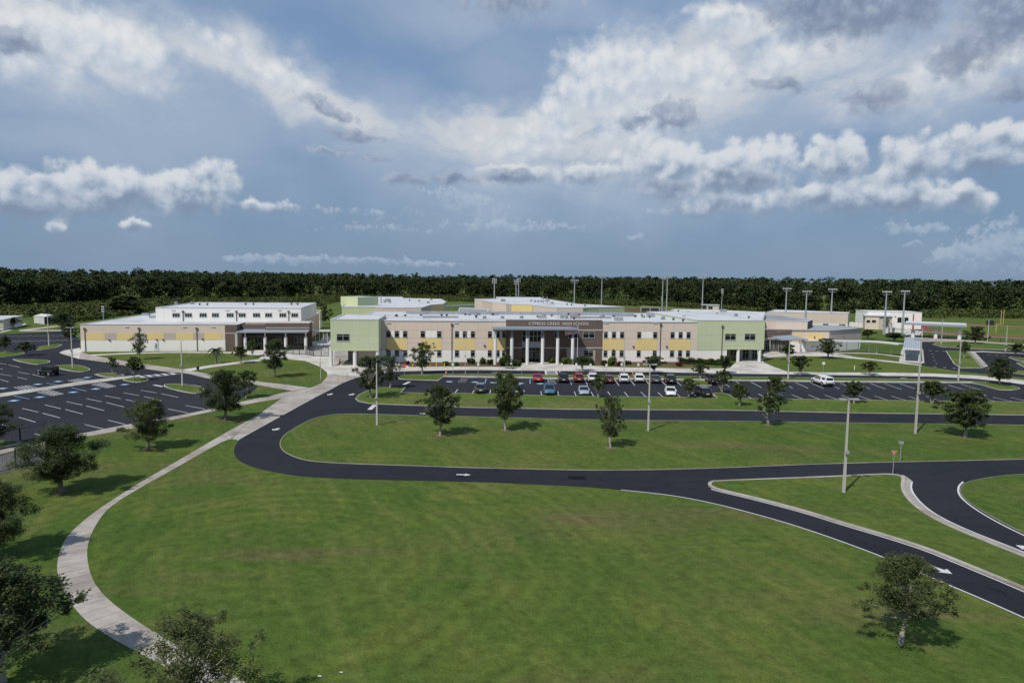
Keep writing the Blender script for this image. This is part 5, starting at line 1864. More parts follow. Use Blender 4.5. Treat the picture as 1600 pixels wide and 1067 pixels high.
def picket_fence(name, pxs, h, label, mat='dark_metal', gap=0.30, rails=(.15, -.1), posts=2.6, group=None, pr=.03):
    p = [Vector((*q_, 0)) for q_ in W2(pxs)]
    root = thing(name, p[0], 0, label, 'fence', group)
    pk, rl_ = MB(), MB()
    for i in range(len(p) - 1):
        a_, c_ = p[i] - p[0], p[i + 1] - p[0]
        L = (c_ - a_).length
        n_ = max(1, int(L / gap))
        for k in range(n_):
            q_ = a_.lerp(c_, k / n_)
            pk.box(q_.x - pr * .5, q_.x + pr * .5, q_.y - pr * .5, q_.y + pr * .5, .08, h)
        for z in rails:
            zz = z if z > 0 else h + z
            rl_.tube([(a_.x, a_.y, zz), (c_.x, c_.y, zz)], .035, 6)
        m_ = max(1, round(L / posts))
        for k in range(m_ + 1):
            if k == m_ and i < len(p) - 2:
                continue
            q_ = a_.lerp(c_, k / m_)
            MB().box(q_.x - .06, q_.x + .06, q_.y - .06, q_.y + .06, 0, h + .1).build('post', mat, root)
    pk.build('pickets', mat, root)
    rl_.build('rails', mat, root)
    return root


picket_fence('picket_fence', [(448, 553), (478, 554.5), (490, 556.6), (514, 557.3)], 2.3, 'black picket fence closing the gap between the gymnasium and the green block', gap=.2, posts=2.0, pr=.045)
picket_fence('wire_fence', [(-30, 704.5), (32, 692), (72, 684), (74, 716), (-30, 747)], 1.75, 'black wire fence round the grey service yard at the left edge', gap=.45, posts=4.5, rails=(.1, -.05), pr=.009)
picket_fence('wire_fence', [(1438, 526.5), (1510, 531), (1600, 536), (1700, 543)], 1.2, 'low dark wire fence along the near side of the running track', gap=.6, posts=3, rails=(.1, -.05), pr=.02)

# ------------------------------------------------------------------ lamp posts
def make_lamp(h, arms=2, head=.62):
    root = bpy.data.objects.new('lamp_post', None)
    C.objects.link(root)
    MB().tube([(0, 0, 0), (0, 0, h - .25)], [.165, .08], 4).build('pole', 'pole_concrete', root)
    if arms:
        MB().box(-.5 if arms == 2 else -.1, .5, -.05, .05, h - .22, h - .12).build('arm', 'lamp_housing', root)
        for s_ in ((-1, 1) if arms == 2 else (1,)):
            hd = MB().box(s_ * .62 - .30, s_ * .62 + .30, -.17, .17, h - .25, h - .08).build('lamp_head', 'lamp_housing', root)
            MB().box(s_ * .62 - .22, s_ * .62 + .22, -.13, .13, h - .265, h - .252).build('lens', 'headlamp', hd)
    bx = MB().box(-.16, .16, -.32, -.18, h * .42, h * .42 + .3)
    bx.build('junction_box', 'lamp_housing', root)
    return root


poles = [
    ((1318, 771), (1330, 622), 2, 'tall concrete lamp post with double head on the triangular road island'),
    ((1430, 678), (1437, 529), 2, 'tallest concrete lamp post, at the right on the big lawn below the ribbed shelter'),
    ((1012.5, 673.5), (1017, 568), 2, 'concrete lamp post near the middle of the big lawn, in front of the white sedan'),
    ((589, 664.5), (587, 565), 0, 'plain concrete lamp post at the left end of the big lawn'),
    ((285, 603.5), (284, 530.5), 0, 'concrete lamp post on the grass island in the left car park, before the gymnasium wall'),
    ((113.5, 575.5), (111, 511), 2, 'concrete lamp post on the island beside the black jeep'),
    ((76.5, 541), (73.6, 490.5), 0, 'concrete lamp post on the far island of the left car park before the white shed'),
    ((727, 586), (727.6, 517.5), 0, 'thin lamp post on the strip by the hatched bay, left of the brick entrance'),
    ((975, 584), (976.5, 526), 0, 'lamp post behind the parked white cars, in front of the right tan wall'),
    ((1231, 593.5), (1233.7, 528), 0, 'lamp post at the kerb right of the right green block'),
    ((1497, 596), (1500.4, 531), 0, 'lamp post on the strip at the right end of the car park'),
    ((1437.5, 571), (1441.5, 511), 0, 'lamp post standing beside the ribbed shelter roof'),
    ((1470.5, 539), (1473.6, 498), 0, 'lamp post on the oval island in front of the bus canopy'),
    ((1542.7, 535), (1545, 498.5), 0, 'lamp post by the track, left of the yellow goal'),
    ((1571, 549.5), (1574, 508.5), 0, 'lamp post with yellow foot at the edge of the far right car park'),
    ((342.6, 568), (342.2, 543), 0, 'short post on the gymnasium lawn beside the palm'),
    ((501, 593), (501, 541), 0, 'thin pole at the right edge of the oval lawn by the left green block'),
]
for (bp, tp, arms, lb) in poles:
    g = G(*bp)
    h = height_at(g, *tp)
    o = make_lamp(h, arms)
    o.location = (g.x, g.y, 0.05)
    o.rotation_euler = (0, 0, rad(random.Random(bp[0]).uniform(-4, 4)))
    tag(o, lb, 'lamp post', 'concrete lamp posts')
    if 'thin' in lb or 'short' in lb:
        for ch in o.children:
            if ch.name.startswith('pole'):
                ch.scale = (.45, .45, 1)


# sports lights
def make_sports(h, cross):
    root = bpy.data.objects.new('floodlight_mast', None)
    C.objects.link(root)
    MB().tube([(0, 0, 0), (0, 0, h)], [.42, .2], 8).build('pole', 'galvanised', root)
    rows = 2 if cross else 3
    w = 1.5 if cross else .8
    m_ = MB()
    for r in range(rows):
        m_.box(-w, w, -.06, .06, h - .15 - r * .9, h - r * .9)
    m_.build('crossbar', 'galvanised', root)
    for r in range(rows if not cross else 1):
        for k in range(5 if cross else 3):
            x = -w + 2 * w * k / (4 if cross else 2)
            MB().tube([(x, -.1, h + .1 - r * .9), (x, -.55, h - .1 - r * .9)], [.2, .32], 8).build('floodlight', 'white_metal', root)
    return root


sports = [
    ((771.8, None, 330), (772.6, 436), 0, 'floodlight mast behind the yellow left end of the rear wing'),
    ((805.5, None, 360), (806.5, 438), 0, 'left mast of the close pair of floodlights above the rear wing roof'),
    ((809.8, None, 372), (810.6, 435), 0, 'right mast of the close pair of floodlights above the rear wing roof'),
    ((897.4, None, 300), (898, 438), 1, 'floodlight mast with two lamp clusters behind the flagpole'),
    ((940.4, None, 360), (940.8, 429), 0, 'tall floodlight mast right of the brick sign wall'),
    ((1035.3, None, 380), (1036.2, 430.5), 0, 'thinner of the two tall masts standing close together over the right roofs'),
    ((1042.5, None, 330), (1043.2, 428), 0, 'thicker of the two tall masts standing close together over the right roofs'),
    ((1097.6, None, 345), (1099, 429.5), 0, 'tall floodlight mast rising at the raised press box'),
    ((1127.2, None, 340), (1128.6, 452), 0, 'short floodlight pole right of the press box'),
    ((1227.6, None, 270), (1229.4, 451), 1, 'floodlight mast with wide crossbar at the left end of the long tan hall'),
    ((1258, None, 250), (1260.8, 455.5), 1, 'floodlight mast with wide crossbar at the middle of the long tan hall'),
    ((1298.5, None, 270), (1300.8, 452), 1, 'floodlight mast with wide crossbar at the right end of the long tan hall'),
    ((1384, None, 255), (1385.6, 456), 1, 'left floodlight mast before the white field house'),
    ((1411.5, None, 262), (1414, 455), 1, 'right floodlight mast before the white field house'),
    ((161, None, 262), (160.8, 479), 0, 'short pole with small lamps behind the gymnasium wall at the left'),
    ((1034.5, None, 410), (1034.4, 464.5), 0, 'far small pole beside the distant clay field'),
]
for (bx_, _, dist), tp, cr, lb in sports:
    d = ray(tp[0], tp[1])
    t = dist / d.y
    p = EYE + d * t
    o = make_sports(p.z, cr)
    o.location = (p.x, p.y, 0)
    o.rotation_euler = (0, 0, math.atan2(p.y, p.x) - math.pi / 2 if False else 0)
    tag(o, lb, 'floodlight', 'floodlight masts round the sports fields')
    if 'small' in lb or 'short' in lb:
        o.scale = (.5, .5, 1)


# ------------------------------------------------------------------ signs, bollards, cones
def sign_post(g, h):
    return MB().box(-.03, .03, -.02, .02, 0, h)


for i, (px, py, tp, lb) in enumerate([
    (707.5, 585, 567.3, 'small white sign on a post near the left cone'), (747, 586.3, 567, 'small white sign on a post left of the first canopy column'),
    (815.3, 586, 570.5, 'small white sign between the entrance walk and the shade tree'), (842, 584, 568.5, 'small white sign left of the zebra crossing, straight before the doors'),
    (877.5, 585, 567.5, 'small white sign right of the zebra crossing behind the dark SUV'), (900.2, 586, 567.2, 'small white sign in front of the flagpole'),
    (922.3, 586.5, 568.3, 'small white sign behind the white SUV right of the flag'), (947.2, 585.5, 568.4, 'small white sign behind the maroon car'),
    (970.8, 586, 567.3, 'small white sign beside the lamp post at the white cars'), (997, 586.5, 567.5, 'small white sign behind the white crossover by the round shrub'),
    (1157.5, 583.5, 565, 'small sign before the left column of the right green block')]):
    g = G(px, py)
    h = height_at(g, px, tp)
    r_ = thing('parking_sign', g, 0, lb, 'sign', 'small signs along the front drive')
    sign_post(g, h).build('post', 'galvanised', r_)
    MB().box(-.2, .2, -.045, -.02, h - .55, h).build('sign_plate', 'sign_white', r_)
g = G(631.5, 586.5)
h = height_at(g, 632, 567.8)
r_ = thing('do_not_enter_sign', g, 0, 'red and white do not enter sign at the start of the front drive', 'road sign')
sign_post(g, h).build('post', 'galvanised', r_)
MB().tube([(0, -.03, h - .45), (0, -.06, h - .45)], .45, 18).build('sign_plate', 'sign_red', r_)
MB().box(-.32, .32, -.075, -.062, h - .51, h - .39).build('white_bar', 'sign_white', r_)
# yield sign
g = G(1394.8, 742.2)
h = height_at(g, 1397.5, 704)
r_ = thing('yield_sign', g, rad(-14), 'triangular yield sign with red border on a thin post at the road fork', 'road sign')
MB().tube([(0, 0, 0), (0.02, 0, h)], .035, 6).build('post', 'galvanised', r_)
s_ = .26


def tri_plate(m_, s, y0, y1, zc):
    v = [(-s, y0, zc + s * .58), (s, y0, zc + s * .58), (0, y0, zc - s * 1.15), (-s, y1, zc + s * .58), (s, y1, zc + s * .58), (0, y1, zc - s * 1.15)]
    m_.add(v, [(0, 2, 1), (3, 4, 5), (0, 1, 4, 3), (1, 2, 5, 4), (2, 0, 3, 5)])
    return m_


zc = h - .18
pl = tri_plate(MB(), s_ * 1.12, -.040, -.03, zc).build('sign_plate', 'sign_white', r_)
tri_plate(MB(), s_, -.052, -.041, zc).build('red_border', 'sign_red', pl)
tri_plate(MB(), s_ * .46, -.062, -.053, zc).build('white_centre', 'sign_white', pl)


class _RF:
    pass


_rf = _RF()
_rf.root = r_
text_mesh(_rf, 'YIELD', -.07, .07, zc + .045, .045, -.065, 'sign_red', pl, 'lettering')
g = G(1406.3, 722)
h = height_at(g, 1409, 689.5)
r_ = thing('road_sign', g, rad(150), 'grey back of a small road sign on the big lawn beyond the yield sign', 'road sign')
MB().tube([(0, 0, 0), (0, 0, h)], .04, 6).build('post', 'galvanised', r_)
MB().box(-.25, .25, -.06, -.035, h - .28, h).build('sign_plate', 'sign_back', r_)
g = G(1286, 584.5)
h = height_at(g, 1286.2, 565.5)
r_ = thing('round_sign', g, 0, 'round pale sign on a thin post at the lawn edge above the white pickup', 'road sign')
MB().tube([(0, 0, 0), (0, 0, h)], .035, 6).build('post', 'galvanised', r_)
MB().tube([(0, -.03, h - .3), (0, -.06, h - .3)], .34, 16).build('sign_plate', 'sign_white', r_)
for i, (px, py, tp, lb) in enumerate([(621, 574.5, 569, 'yellow bollard nearest the left green block'), (645, 574.6, 569.5, 'yellow bollard right of the do not enter sign'), (682, 573.6, 567.6, 'yellow bollard by the low shrubs'),
                                      (694.2, 573.8, 567.2, 'yellow bollard beside the small white sign'), (663, 574.8, 570.5, 'yellow bollard in the tree shade on the front walk'), (672, 574.6, 570, 'yellow bollard just right of the tree by the drive')]):
    g = G(px, py)
    h = max(.95, height_at(g, px, tp))
    r_ = thing('bollard', g, 0, lb, 'bollard', 'yellow bollards along the front walk')
    MB().cyl(0, 0, 0, h, .10, .10, 10).build('post', 'bollard_yellow', r_)
    MB().cyl(0, 0, h, h + .08, .10, .04, 10).build('cap', 'bollard_yellow', r_)
for i, (px, py, tp) in enumerate([(528.6, 594.5, 584.5), (535.7, 593.5, 584), (541, 592.3, 583.5), (543.2, 591, 582.4)]):
    g = G(px, py)
    h = height_at(g, px, tp)
    r_ = thing('bollard', g, 0, ['leftmost', 'second from the left', 'third from the left', 'rightmost'][i] + ' of the four tall thin bollards across the corner walk', 'bollard', 'tall thin bollards on the corner walk')
    MB().cyl(0, 0, 0, h, .07, .07, 8).build('post', 'bollard_yellow', r_)
    MB().cyl(0, 0, h * .75, h * .9, .078, .078, 8).build('band', 'sign_white', r_)
g = G(1335, 578)
r_ = thing('marker_post', g, 0, 'short white marker post on the lawn before the covered walkway', 'post')
MB().cyl(0, 0, 0, 1.0, .08, .08, 8).build('post', 'sign_white', r_)
MB().cyl(0, 0, 1.0, 1.08, .08, .03, 8).build('cap', 'bollard_yellow', r_)
for px, py, lb in ((697, 586.8, 'orange traffic cone on the island corner left of the hatched bay'), (874.5, 585.2, 'orange traffic cone right of the zebra crossing'), (988.5, 586.5, 'orange traffic cone between the white SUV and the white crossover')):
    g = G(px, py)
    r_ = thing('traffic_cone', (g.x, g.y, .12), 0, lb, 'traffic cone', 'orange traffic cones')
    MB().box(-.28, .28, -.28, .28, 0, .05).build('base', 'rubber_trim', r_)
    MB().cyl(0, 0, .05, .95, .19, .04, 12).build('cone', 'cone_orange', r_)
    MB().cyl(0, 0, .52, .68, .13, .105, 12).build('band', 'sign_white', r_)

# flagpole and flag
g = G(901.8, 569)
ft = height_at(g, 902.4, 509)
r_ = thing('flagpole', g, 0, 'white flagpole in front of the school entrance', 'flagpole')
MB().tube([(0, 0, 0), (0, 0, ft)], [.085, .05], 8).build('pole', 'white_metal', r_)
MB().tube([(0, 0, ft), (0, 0, ft + .18)], [.11, .05], 8).build('finial', 'bollard_yellow', r_)
fl = thing('flag', (g.x, g.y, ft - 2.2), 0, 'flag with red and white stripes and blue starred corner flying from the flagpole', 'flag')


def flag_pt(u, v):
    """u away from the pole (to the left), v down from the top"""
    dr_ = .22 * u + .16 * u * u
    x = -u * 2.9
    y = .28 * math.sin(u * 9 + v * 1.5) * (0.3 + u)
    return (x - .1, y, 2.0 - v * 1.75 - dr_)


def flag_piece(u0, u1, v0, v1, off=0.0):
    m_ = MB()
    nu = max(2, int((u1 - u0) * 20))
    for sd in (-.012 - off, .012 + off):
        vs = []
        for i in range(nu + 1):
            for v in (v0, v1):
                p = flag_pt(u0 + (u1 - u0) * i / nu, v)
                vs.append((p[0], p[1] + sd, p[2]))
        m_.add(vs, [(2 * i, 2 * i + 1, 2 * i + 3, 2 * i + 2) for i in range(nu)])
    return m_


red, wht = MB(), MB()
for k in range(13):
    q = flag_piece(0, 1, k / 13, (k + 1) / 13)
    (red if k % 2 == 0 else wht).add(q.v, q.f)
red.build('red_stripes', 'flag_red', fl)
wht.build('white_stripes', 'flag_white', fl)
ct = flag_piece(0, .42, 0, 7 / 13, .012).build('canton', 'flag_blue', fl)
st = MB()
for r in range(5):
    for c_ in range(6):
        p = flag_pt(.04 + c_ * .066, .04 + r * .107)
        s2 = .045
        for sd in (-.034, .034):
            st.add([(p[0] - s2, p[1] + sd, p[2] - s2), (p[0] + s2, p[1] + sd, p[2] - s2), (p[0], p[1] + sd, p[2] + s2)], [(0, 1, 2)])
st.build('stars', 'flag_white', ct)

# goal post
g = G(1557, 519.5)
r_ = thing('goal_post', g, rad(0), 'yellow football goal post with two tall uprights at the end of the field', 'goal post')
gl = G(1557, 515)
hb = height_at(g, 1566, 507.5)
ht = height_at(g, 1566, 485)
mp = mpp(g)
ga = Vector((.59, .80)) * 7.1
MB().tube([(-1.0 * mp, 0, 0), (-1.0 * mp, 0, hb - 1.2), (0 * mp, 0.4, hb - .3), (2 * mp, .9, hb - .02), (5.5 * mp + ga.x / 2, ga.y / 2, hb)], .16, 8).build('gooseneck', 'goal_yellow', r_)
MB().tube([(5.5 * mp, 0, hb), (9.0 * mp + ga.x, ga.y, hb)], .1, 8).build('crossbar', 'goal_yellow', r_)
for x, y in ((5.5 * mp, 0), (9.0 * mp + ga.x, ga.y)):
    MB().tube([(x, y, hb), (x, y, ht)], .12, 8).build('upright', 'goal_yellow', r_)
g = G(1548, 508)
tag(MB().prism([(g.x - 1.6, g.y), (g.x + 1.6, g.y), (g.x + 1.2, g.y + 1.5), (g.x - 1.2, g.y + 1.5)], 0, 2.2).build('landing_mat', 'dark_metal'), 'dark padded block beside the field, left of the yellow goal post', 'mat')


# ------------------------------------------------------------------ cars
def loft(secs, n_each=None):
    """rings of points -> closed skin"""
    m_ = MB()
    n = len(secs[0])
    vs = [p for s in secs for p in s]
    fs = []
    for i in range(len(secs) - 1):
        for k in range(n):
            k2 = (k + 1) % n
            fs.append((i * n + k, (i + 1) * n + k, (i + 1) * n + k2, i * n + k2))
    fs.append(tuple(range(n)))
    fs.append(tuple((len(secs) - 1) * n + k for k in range(n - 1, -1, -1)))
    return m_.add(vs, fs)


CARS = {
    # half width, length, sections of the lower body (y, z bottom, z top, half width), cabin (y, z, half width) quads
    'sedan': dict(L=4.75, W=.91, body=[(-2.36, .42, .78, .70), (-2.28, .30, .95, .82), (-1.7, .24, 1.02, .90), (-.9, .22, .98, .91), (.6, .22, .95, .91), (1.2, .24, .92, .90), (1.95, .28, .80, .84), (2.3, .34, .68, .70), (2.38, .42, .58, .60)],
                  cab=[(-1.75, 1.0), (-1.05, 1.40), (.15, 1.44), (1.15, .93)], wheels=(-1.42, 1.42), wr=.33),
    'suv': dict(L=4.7, W=.94, body=[(-2.32, .48, .95, .80), (-2.26, .36, 1.06, .88), (-1.7, .30, 1.10, .93), (-.6, .28, 1.08, .94), (.7, .28, 1.06, .94), (1.3, .30, 1.02, .93), (1.95, .34, .94, .88), (2.28, .40, .82, .76), (2.35, .50, .70, .66)],
                cab=[(-2.2, 1.08), (-1.85, 1.66), (.1, 1.72), (1.2, 1.04)], wheels=(-1.38, 1.42), wr=.37),
    'pickup': dict(L=5.8, W=.99, body=[(-2.9, .60, 1.10, .92), (-2.85, .48, 1.18, .97), (-1.2, .42, 1.18, .98), (-.9, .42, 1.18, .99), (1.0, .42, 1.16, .99), (1.4, .42, 1.16, .98), (2.3, .46, 1.10, .95), (2.8, .52, 1.0, .86), (2.9, .60, .86, .78)],
                   cab=[(-1.15, 1.18), (-.95, 1.86), (.55, 1.92), (1.45, 1.14)], wheels=(-1.75, 1.85), wr=.42),
    'jeep': dict(L=4.3, W=.90, body=[(-2.0, .60, 1.08, .78), (-1.95, .55, 1.15, .80), (-1.0, .50, 1.15, .80), (0, .5, 1.15, .80), (.55, .5, 1.13, .80), (.8, .52, 1.12, .74), (1.9, .58, 1.06, .66), (2.0, .6, 1.02, .62)],
                 cab=[(-1.95, 1.15), (-1.85, 1.82), (.25, 1.85), (.60, 1.14)], wheels=(-1.3, 1.35), wr=.42),
}


def make_car(kind, paint, loc, rz, label, group='cars parked in front of the school', name='parked_car', cat='car', canopy=False, rear_glass=True):
    S_ = CARS[kind]
    root = thing(name, loc, rz, label, cat, group)
    P_ = 'car_paint_' + paint
    secs = []
    wr = S_['wr']
    for y, zb_, zt, hw in S_['body']:
        r = .10
        secs.append([(-hw, y, zb_ + r), (-hw * 1.0, y, (zb_ + zt) / 2), (-hw * .985, y, zt - r), (-hw * .88, y, zt), (hw * .88, y, zt), (hw * .985, y, zt - r), (hw, y, (zb_ + zt) / 2), (hw, y, zb_ + r), (hw * .9, y, zb_), (-hw * .9, y, zb_)])
    body = loft(secs).build('body', P_, root, True)
    W_ = S_['W']
    c = S_['cab']
    bw, tw = W_ * .93, W_ * .74
    if kind in ('jeep',):
        tw, bw = W_ * .82, W_ * .87

    def ring(y, z, f):
        return [(-f, y, z), (f, y, z)]
    # glass house: a closed dark body, then roof panel and pillars in paint
    (y0, z0), (y1, z1), (y2, z2), (y3, z3) = c
    gv = [(-bw, y0, z0 - .05), (bw, y0, z0 - .05), (bw, y3, z3 - .05), (-bw, y3, z3 - .05), (-tw, y1, z1 - .05), (tw, y1, z1 - .05), (tw, y2, z2 - .05), (-tw, y2, z2 - .05)]
    glz = MB().add(gv, [(0, 1, 5, 4), (1, 2, 6, 5), (2, 3, 7, 6), (3, 0, 4, 7), (4, 5, 6, 7)]).build('windows', 'car_glass', root)
    e = .035
    rf = MB()
    rv = [(-tw - e, y1 - .06, z1 - .07), (tw + e, y1 - .06, z1 - .07), (tw + e, y2 + .06, z2 - .07), (-tw - e, y2 + .06, z2 - .07), (-tw * .9, y1 + .12, z1 + .02), (tw * .9, y1 + .12, z1 + .02), (tw * .9, y2 - .15, z2 + .02), (-tw * .9, y2 - .15, z2 + .02)]
    rf.add(rv, [(0, 1, 5, 4), (1, 2, 6, 5), (2, 3, 7, 6), (3, 0, 4, 7), (4, 5, 6, 7), (3, 2, 1, 0)])
    for sx in (-1, 1):
        rf.tube([(sx * (bw + .005), y3, z3 - .03), (sx * (tw + .005), y2, z2 - .05)], [.055, .05], 5)
        rf.tube([(sx * (bw + .005), y0, z0 - .03), (sx * (tw + .005), y1, z1 - .05)], [.10 if kind != 'sedan' else .08, .07], 5)
        for t in ((.5,) if kind == 'sedan' else (.36, .70)):
            yb, yt = y0 + (y3 - y0) * t, y1 + (y2 - y1) * t
            rf.tube([(sx * (bw + .004), yb, z0 - .02), (sx * (tw + .004), yt, z1 - .05)], [.05, .045], 5)
    rf.build('roof', P_ if not canopy else 'rubber_trim', root)
    for sx in (-1, 1):
        for wy in S_['wheels']:
            x = sx * (W_ - .11)
            ar = MB().tube([(x - sx * .10, wy, wr), (x + sx * .125, wy, wr)], wr + .07, 16).build('wheel_arch', 'rubber_trim', root)
            wh = MB().tube([(x - sx * .11, wy, wr), (x + sx * .14, wy, wr)], wr, 18).build('wheel', 'tyre', root)
            MB().tube([(x + sx * .10, wy, wr), (x + sx * .155, wy, wr)], [wr * .66, wr * .60], 12).build('rim', 'rim', wh)
        yb = S_['body'][0][0]
        yf = S_['body'][-1][0]
        zt = S_['body'][1][2]
        MB().box(sx * W_ * .76 - .11, sx * W_ * .76 + .11, yb - .01, yb + .16, zt - .30, zt - .10).build('tail_light', 'tail_red', root)
        zf = S_['body'][-3][2]
        MB().add([(sx * W_ * .52, yf - .04, zf - .26), (sx * W_ * .84, yf - .30, zf - .22), (sx * W_ * .84, yf - .36, zf - .06), (sx * W_ * .52, yf - .10, zf - .10),
                  (sx * W_ * .52, yf - .30, zf - .26), (sx * W_ * .80, yf - .50, zf - .22), (sx * W_ * .80, yf - .50, zf - .06), (sx * W_ * .52, yf - .30, zf - .10)],
                 [(0, 1, 2, 3), (4, 7, 6, 5), (0, 3, 7, 4), (1, 5, 6, 2), (3, 2, 6, 7), (0, 4, 5, 1)]).build('headlight', 'headlamp', root)
        MB().box(sx * (W_ + .02) - .09, sx * (W_ + .02) + .09, y3 - .38, y3 - .22, z3 + .02, z3 + .18).build('mirror', P_, root)
    yb = S_['body'][0][0]
    yf = S_['body'][-1][0]
    zb_ = S_['body'][0][1]
    MB().box(-W_ * .78, W_ * .78, yb - .07, yb + .12, zb_ - .02, zb_ + .16).build('rear_bumper', 'rubber_trim' if kind != 'sedan' else P_, root)
    MB().box(-.26, .26, yb - .085, yb - .02, zb_ + .2, zb_ + .34).build('number_plate', 'plate_white', root)
    MB().box(-W_ * .5, W_ * .5, yf - .14, yf + .015, zb_ - .0, zb_ + .13).build('grille', 'rubber_trim', root)
    if kind == 'pickup':
        MB().box(-.80, .80, -2.78, -1.2, 1.10, 1.20).build('truck_bed', 'rubber_trim', root)
    if kind == 'jeep':
        MB().tube([(0, -2.05, 1.05), (0, -2.25, 1.05)], .36, 16).build('spare_wheel', 'tyre', root)
        MB().box(-.8, .8, 2.0, 2.15, .5, .7).build('front_bumper', 'rubber_trim', root)
    return root


# (picture x of centre, y where the near tyres stand, kind, paint, facing: 1 towards the school, -1 towards us, extra yaw, label)
cars = [
    (840.5, 597.0, 'sedan', 'red', 1, 2, 'bright red sedan parked just left of the hatched bay, rear towards us'),
    (880.5, 598.2, 'suv', 'black', 1, 0, 'black SUV parked right of the zebra crossing'),
    (904.8, 597.6, 'suv', 'red', 1, -2, 'red SUV in the far row, right of the black SUV'),
    (927.0, 597.4, 'suv', 'white', 1, -6, 'white SUV in the far row half hidden by a small tree'),
    (952.3, 599.0, 'sedan', 'maroon', 1, -4, 'maroon car in the far row between two white SUVs'),
    (976.2, 599.0, 'suv', 'pearl', 1, -9, 'white SUV in the far row in front of the lamp post'),
    (1000.2, 598.4, 'suv', 'white', 1, -11, 'white crossover in the far row, rightmost of the white ones there'),
    (1026.0, 599.0, 'sedan', 'charcoal', 1, -8, 'dark grey sedan in the far row partly behind a lamp post'),
    (1049.3, 600.0, 'suv', 'black', 1, -9, 'black SUV at the right end of the far row beside the grass island'),
    (1116.5, 601.3, 'pickup', 'black', 1, -14, 'black pickup in the far row half hidden behind a small tree'),
    (749.5, 615.2, 'suv', 'charcoal', 1, 10, 'dark grey SUV alone at the left of the near row, rear towards us'),
    (807.0, 617.3, 'suv', 'navy', 1, 2, 'dark blue car in the near row hidden behind the tall tree'),
    (858.6, 618.0, 'suv', 'steelblue', -1, 2, 'blue minivan in the near row facing us'),
    (913.2, 618.6, 'sedan', 'silverblue', -1, -2, 'pale blue sedan in the near row facing us'),
    (1050.5, 620.0, 'sedan', 'white', -1, -16, 'white sedan in the near row facing us right of the lamp post'),
    (1100.5, 621.2, 'suv', 'black', 1, 18, 'glossy black SUV in the near row beside the grass bump'),
    (1216.3, 623.6, 'sedan', 'charcoal', -1, -14, 'dark grey sedan at the right of the near row partly under a tree'),
]
for px, py, kind, paint, face, yaw, lb in cars:
    g = G(px, py)
    half = CARS[kind]['L'] / 2
    # stalls run towards a vanishing point near x = 820
    base = math.atan2(20, FPX)
    ang = -base + rad(0)
    rz = ang if face > 0 else ang + math.pi
    rz += rad(yaw) * .5
    c_ = Vector((g.x, g.y, 0)) + Vector((-math.sin(ang), math.cos(ang), 0)) * (half - .75)
    make_car(kind, paint, (c_.x, c_.y, Z1 + .002), rz, lb)
g = G(1291, 604.0)
make_car('pickup', 'white', (g.x + .2, g.y + 2.2, Z1 + .002), rad(3), 'white pickup truck with covered bed parked at an angle at the far kerb', name='pickup_truck', cat='pickup truck')
pk = [o_ for o_ in C.objects if o_.name == 'pickup_truck'][0]
m = MB()
m.add([(-.86, -2.80, 1.15), (.86, -2.80, 1.15), (.86, -1.12, 1.15), (-.86, -1.12, 1.15), (-.72, -2.62, 1.84), (.72, -2.62, 1.84), (.72, -1.12, 1.88), (-.72, -1.12, 1.88)],
      [(0, 1, 5, 4), (1, 2, 6, 5), (2, 3, 7, 6), (3, 0, 4, 7), (4, 5, 6, 7)])
cp = m.build('bed_cover', 'car_paint_white', pk)
MB().box(-.62, .62, -2.80, -2.70, 1.28, 1.72).build('rear_window', 'car_glass', cp)
for sx in (-1, 1):
    MB().box(sx * .82 - .03, sx * .82 + .03, -2.45, -1.35, 1.30, 1.68).build('side_window', 'car_glass', cp)
g = G(69.5, 587.6)
make_car('jeep', 'black', (g.x, g.y + 1.0, Z1 + .002), rad(72), 'boxy black off-road car alone in the left car park', 'cars in the left car park', 'parked_car', 'car', True)

# ------------------------------------------------------------------ trees
M('soil', (0.15, 0.115, 0.075), 0.95, 0.25, 2.0, fine=0.3)
def np_mesh(name, V, Fq, mat):
    """V (n,3), Fq (m,4) quads"""
    me = bpy.data.meshes.new(name)
    nv, nf = len(V), len(Fq)
    me.vertices.add(nv)
    me.vertices.foreach_set('co', np.asarray(V, np.float32).ravel())
    me.loops.add(nf * 4)
    me.loops.foreach_set('vertex_index', np.asarray(Fq, np.int32).ravel())
    me.polygons.add(nf)
    me.polygons.foreach_set('loop_start', np.arange(0, nf * 4, 4, dtype=np.int32))
    me.materials.append(MATS[mat])
    me.update(calc_edges=True)
    return me


def leaf_quads(P, size, R, up=0.35, aspect=0.55):
    """one bent leaf spray per point: random directions, a little upward-facing"""
    n = len(P)
    nrm = R.normal(size=(n, 3))
    nrm[:, 2] = np.abs(nrm[:, 2]) + up
    nrm /= np.linalg.norm(nrm, axis=1, keepdims=True)
    t = R.normal(size=(n, 3))
    t -= (t * nrm).sum(1, keepdims=True) * nrm
    t /= np.linalg.norm(t, axis=1, keepdims=True)
    bt = np.cross(nrm, t)
    s = size * R.uniform(.6, 1.35, (n, 1))
    a = P - t * s * .5
    c = P + t * s * .5
    b_ = P + bt * s * aspect * .5 + nrm * s * .08
    d = P - bt * s * aspect * .5 + nrm * s * .08
    V = np.stack([a, b_, c, d], 1).reshape(-1, 3)
    F_ = np.arange(n * 4).reshape(-1, 4)
    return V, F_


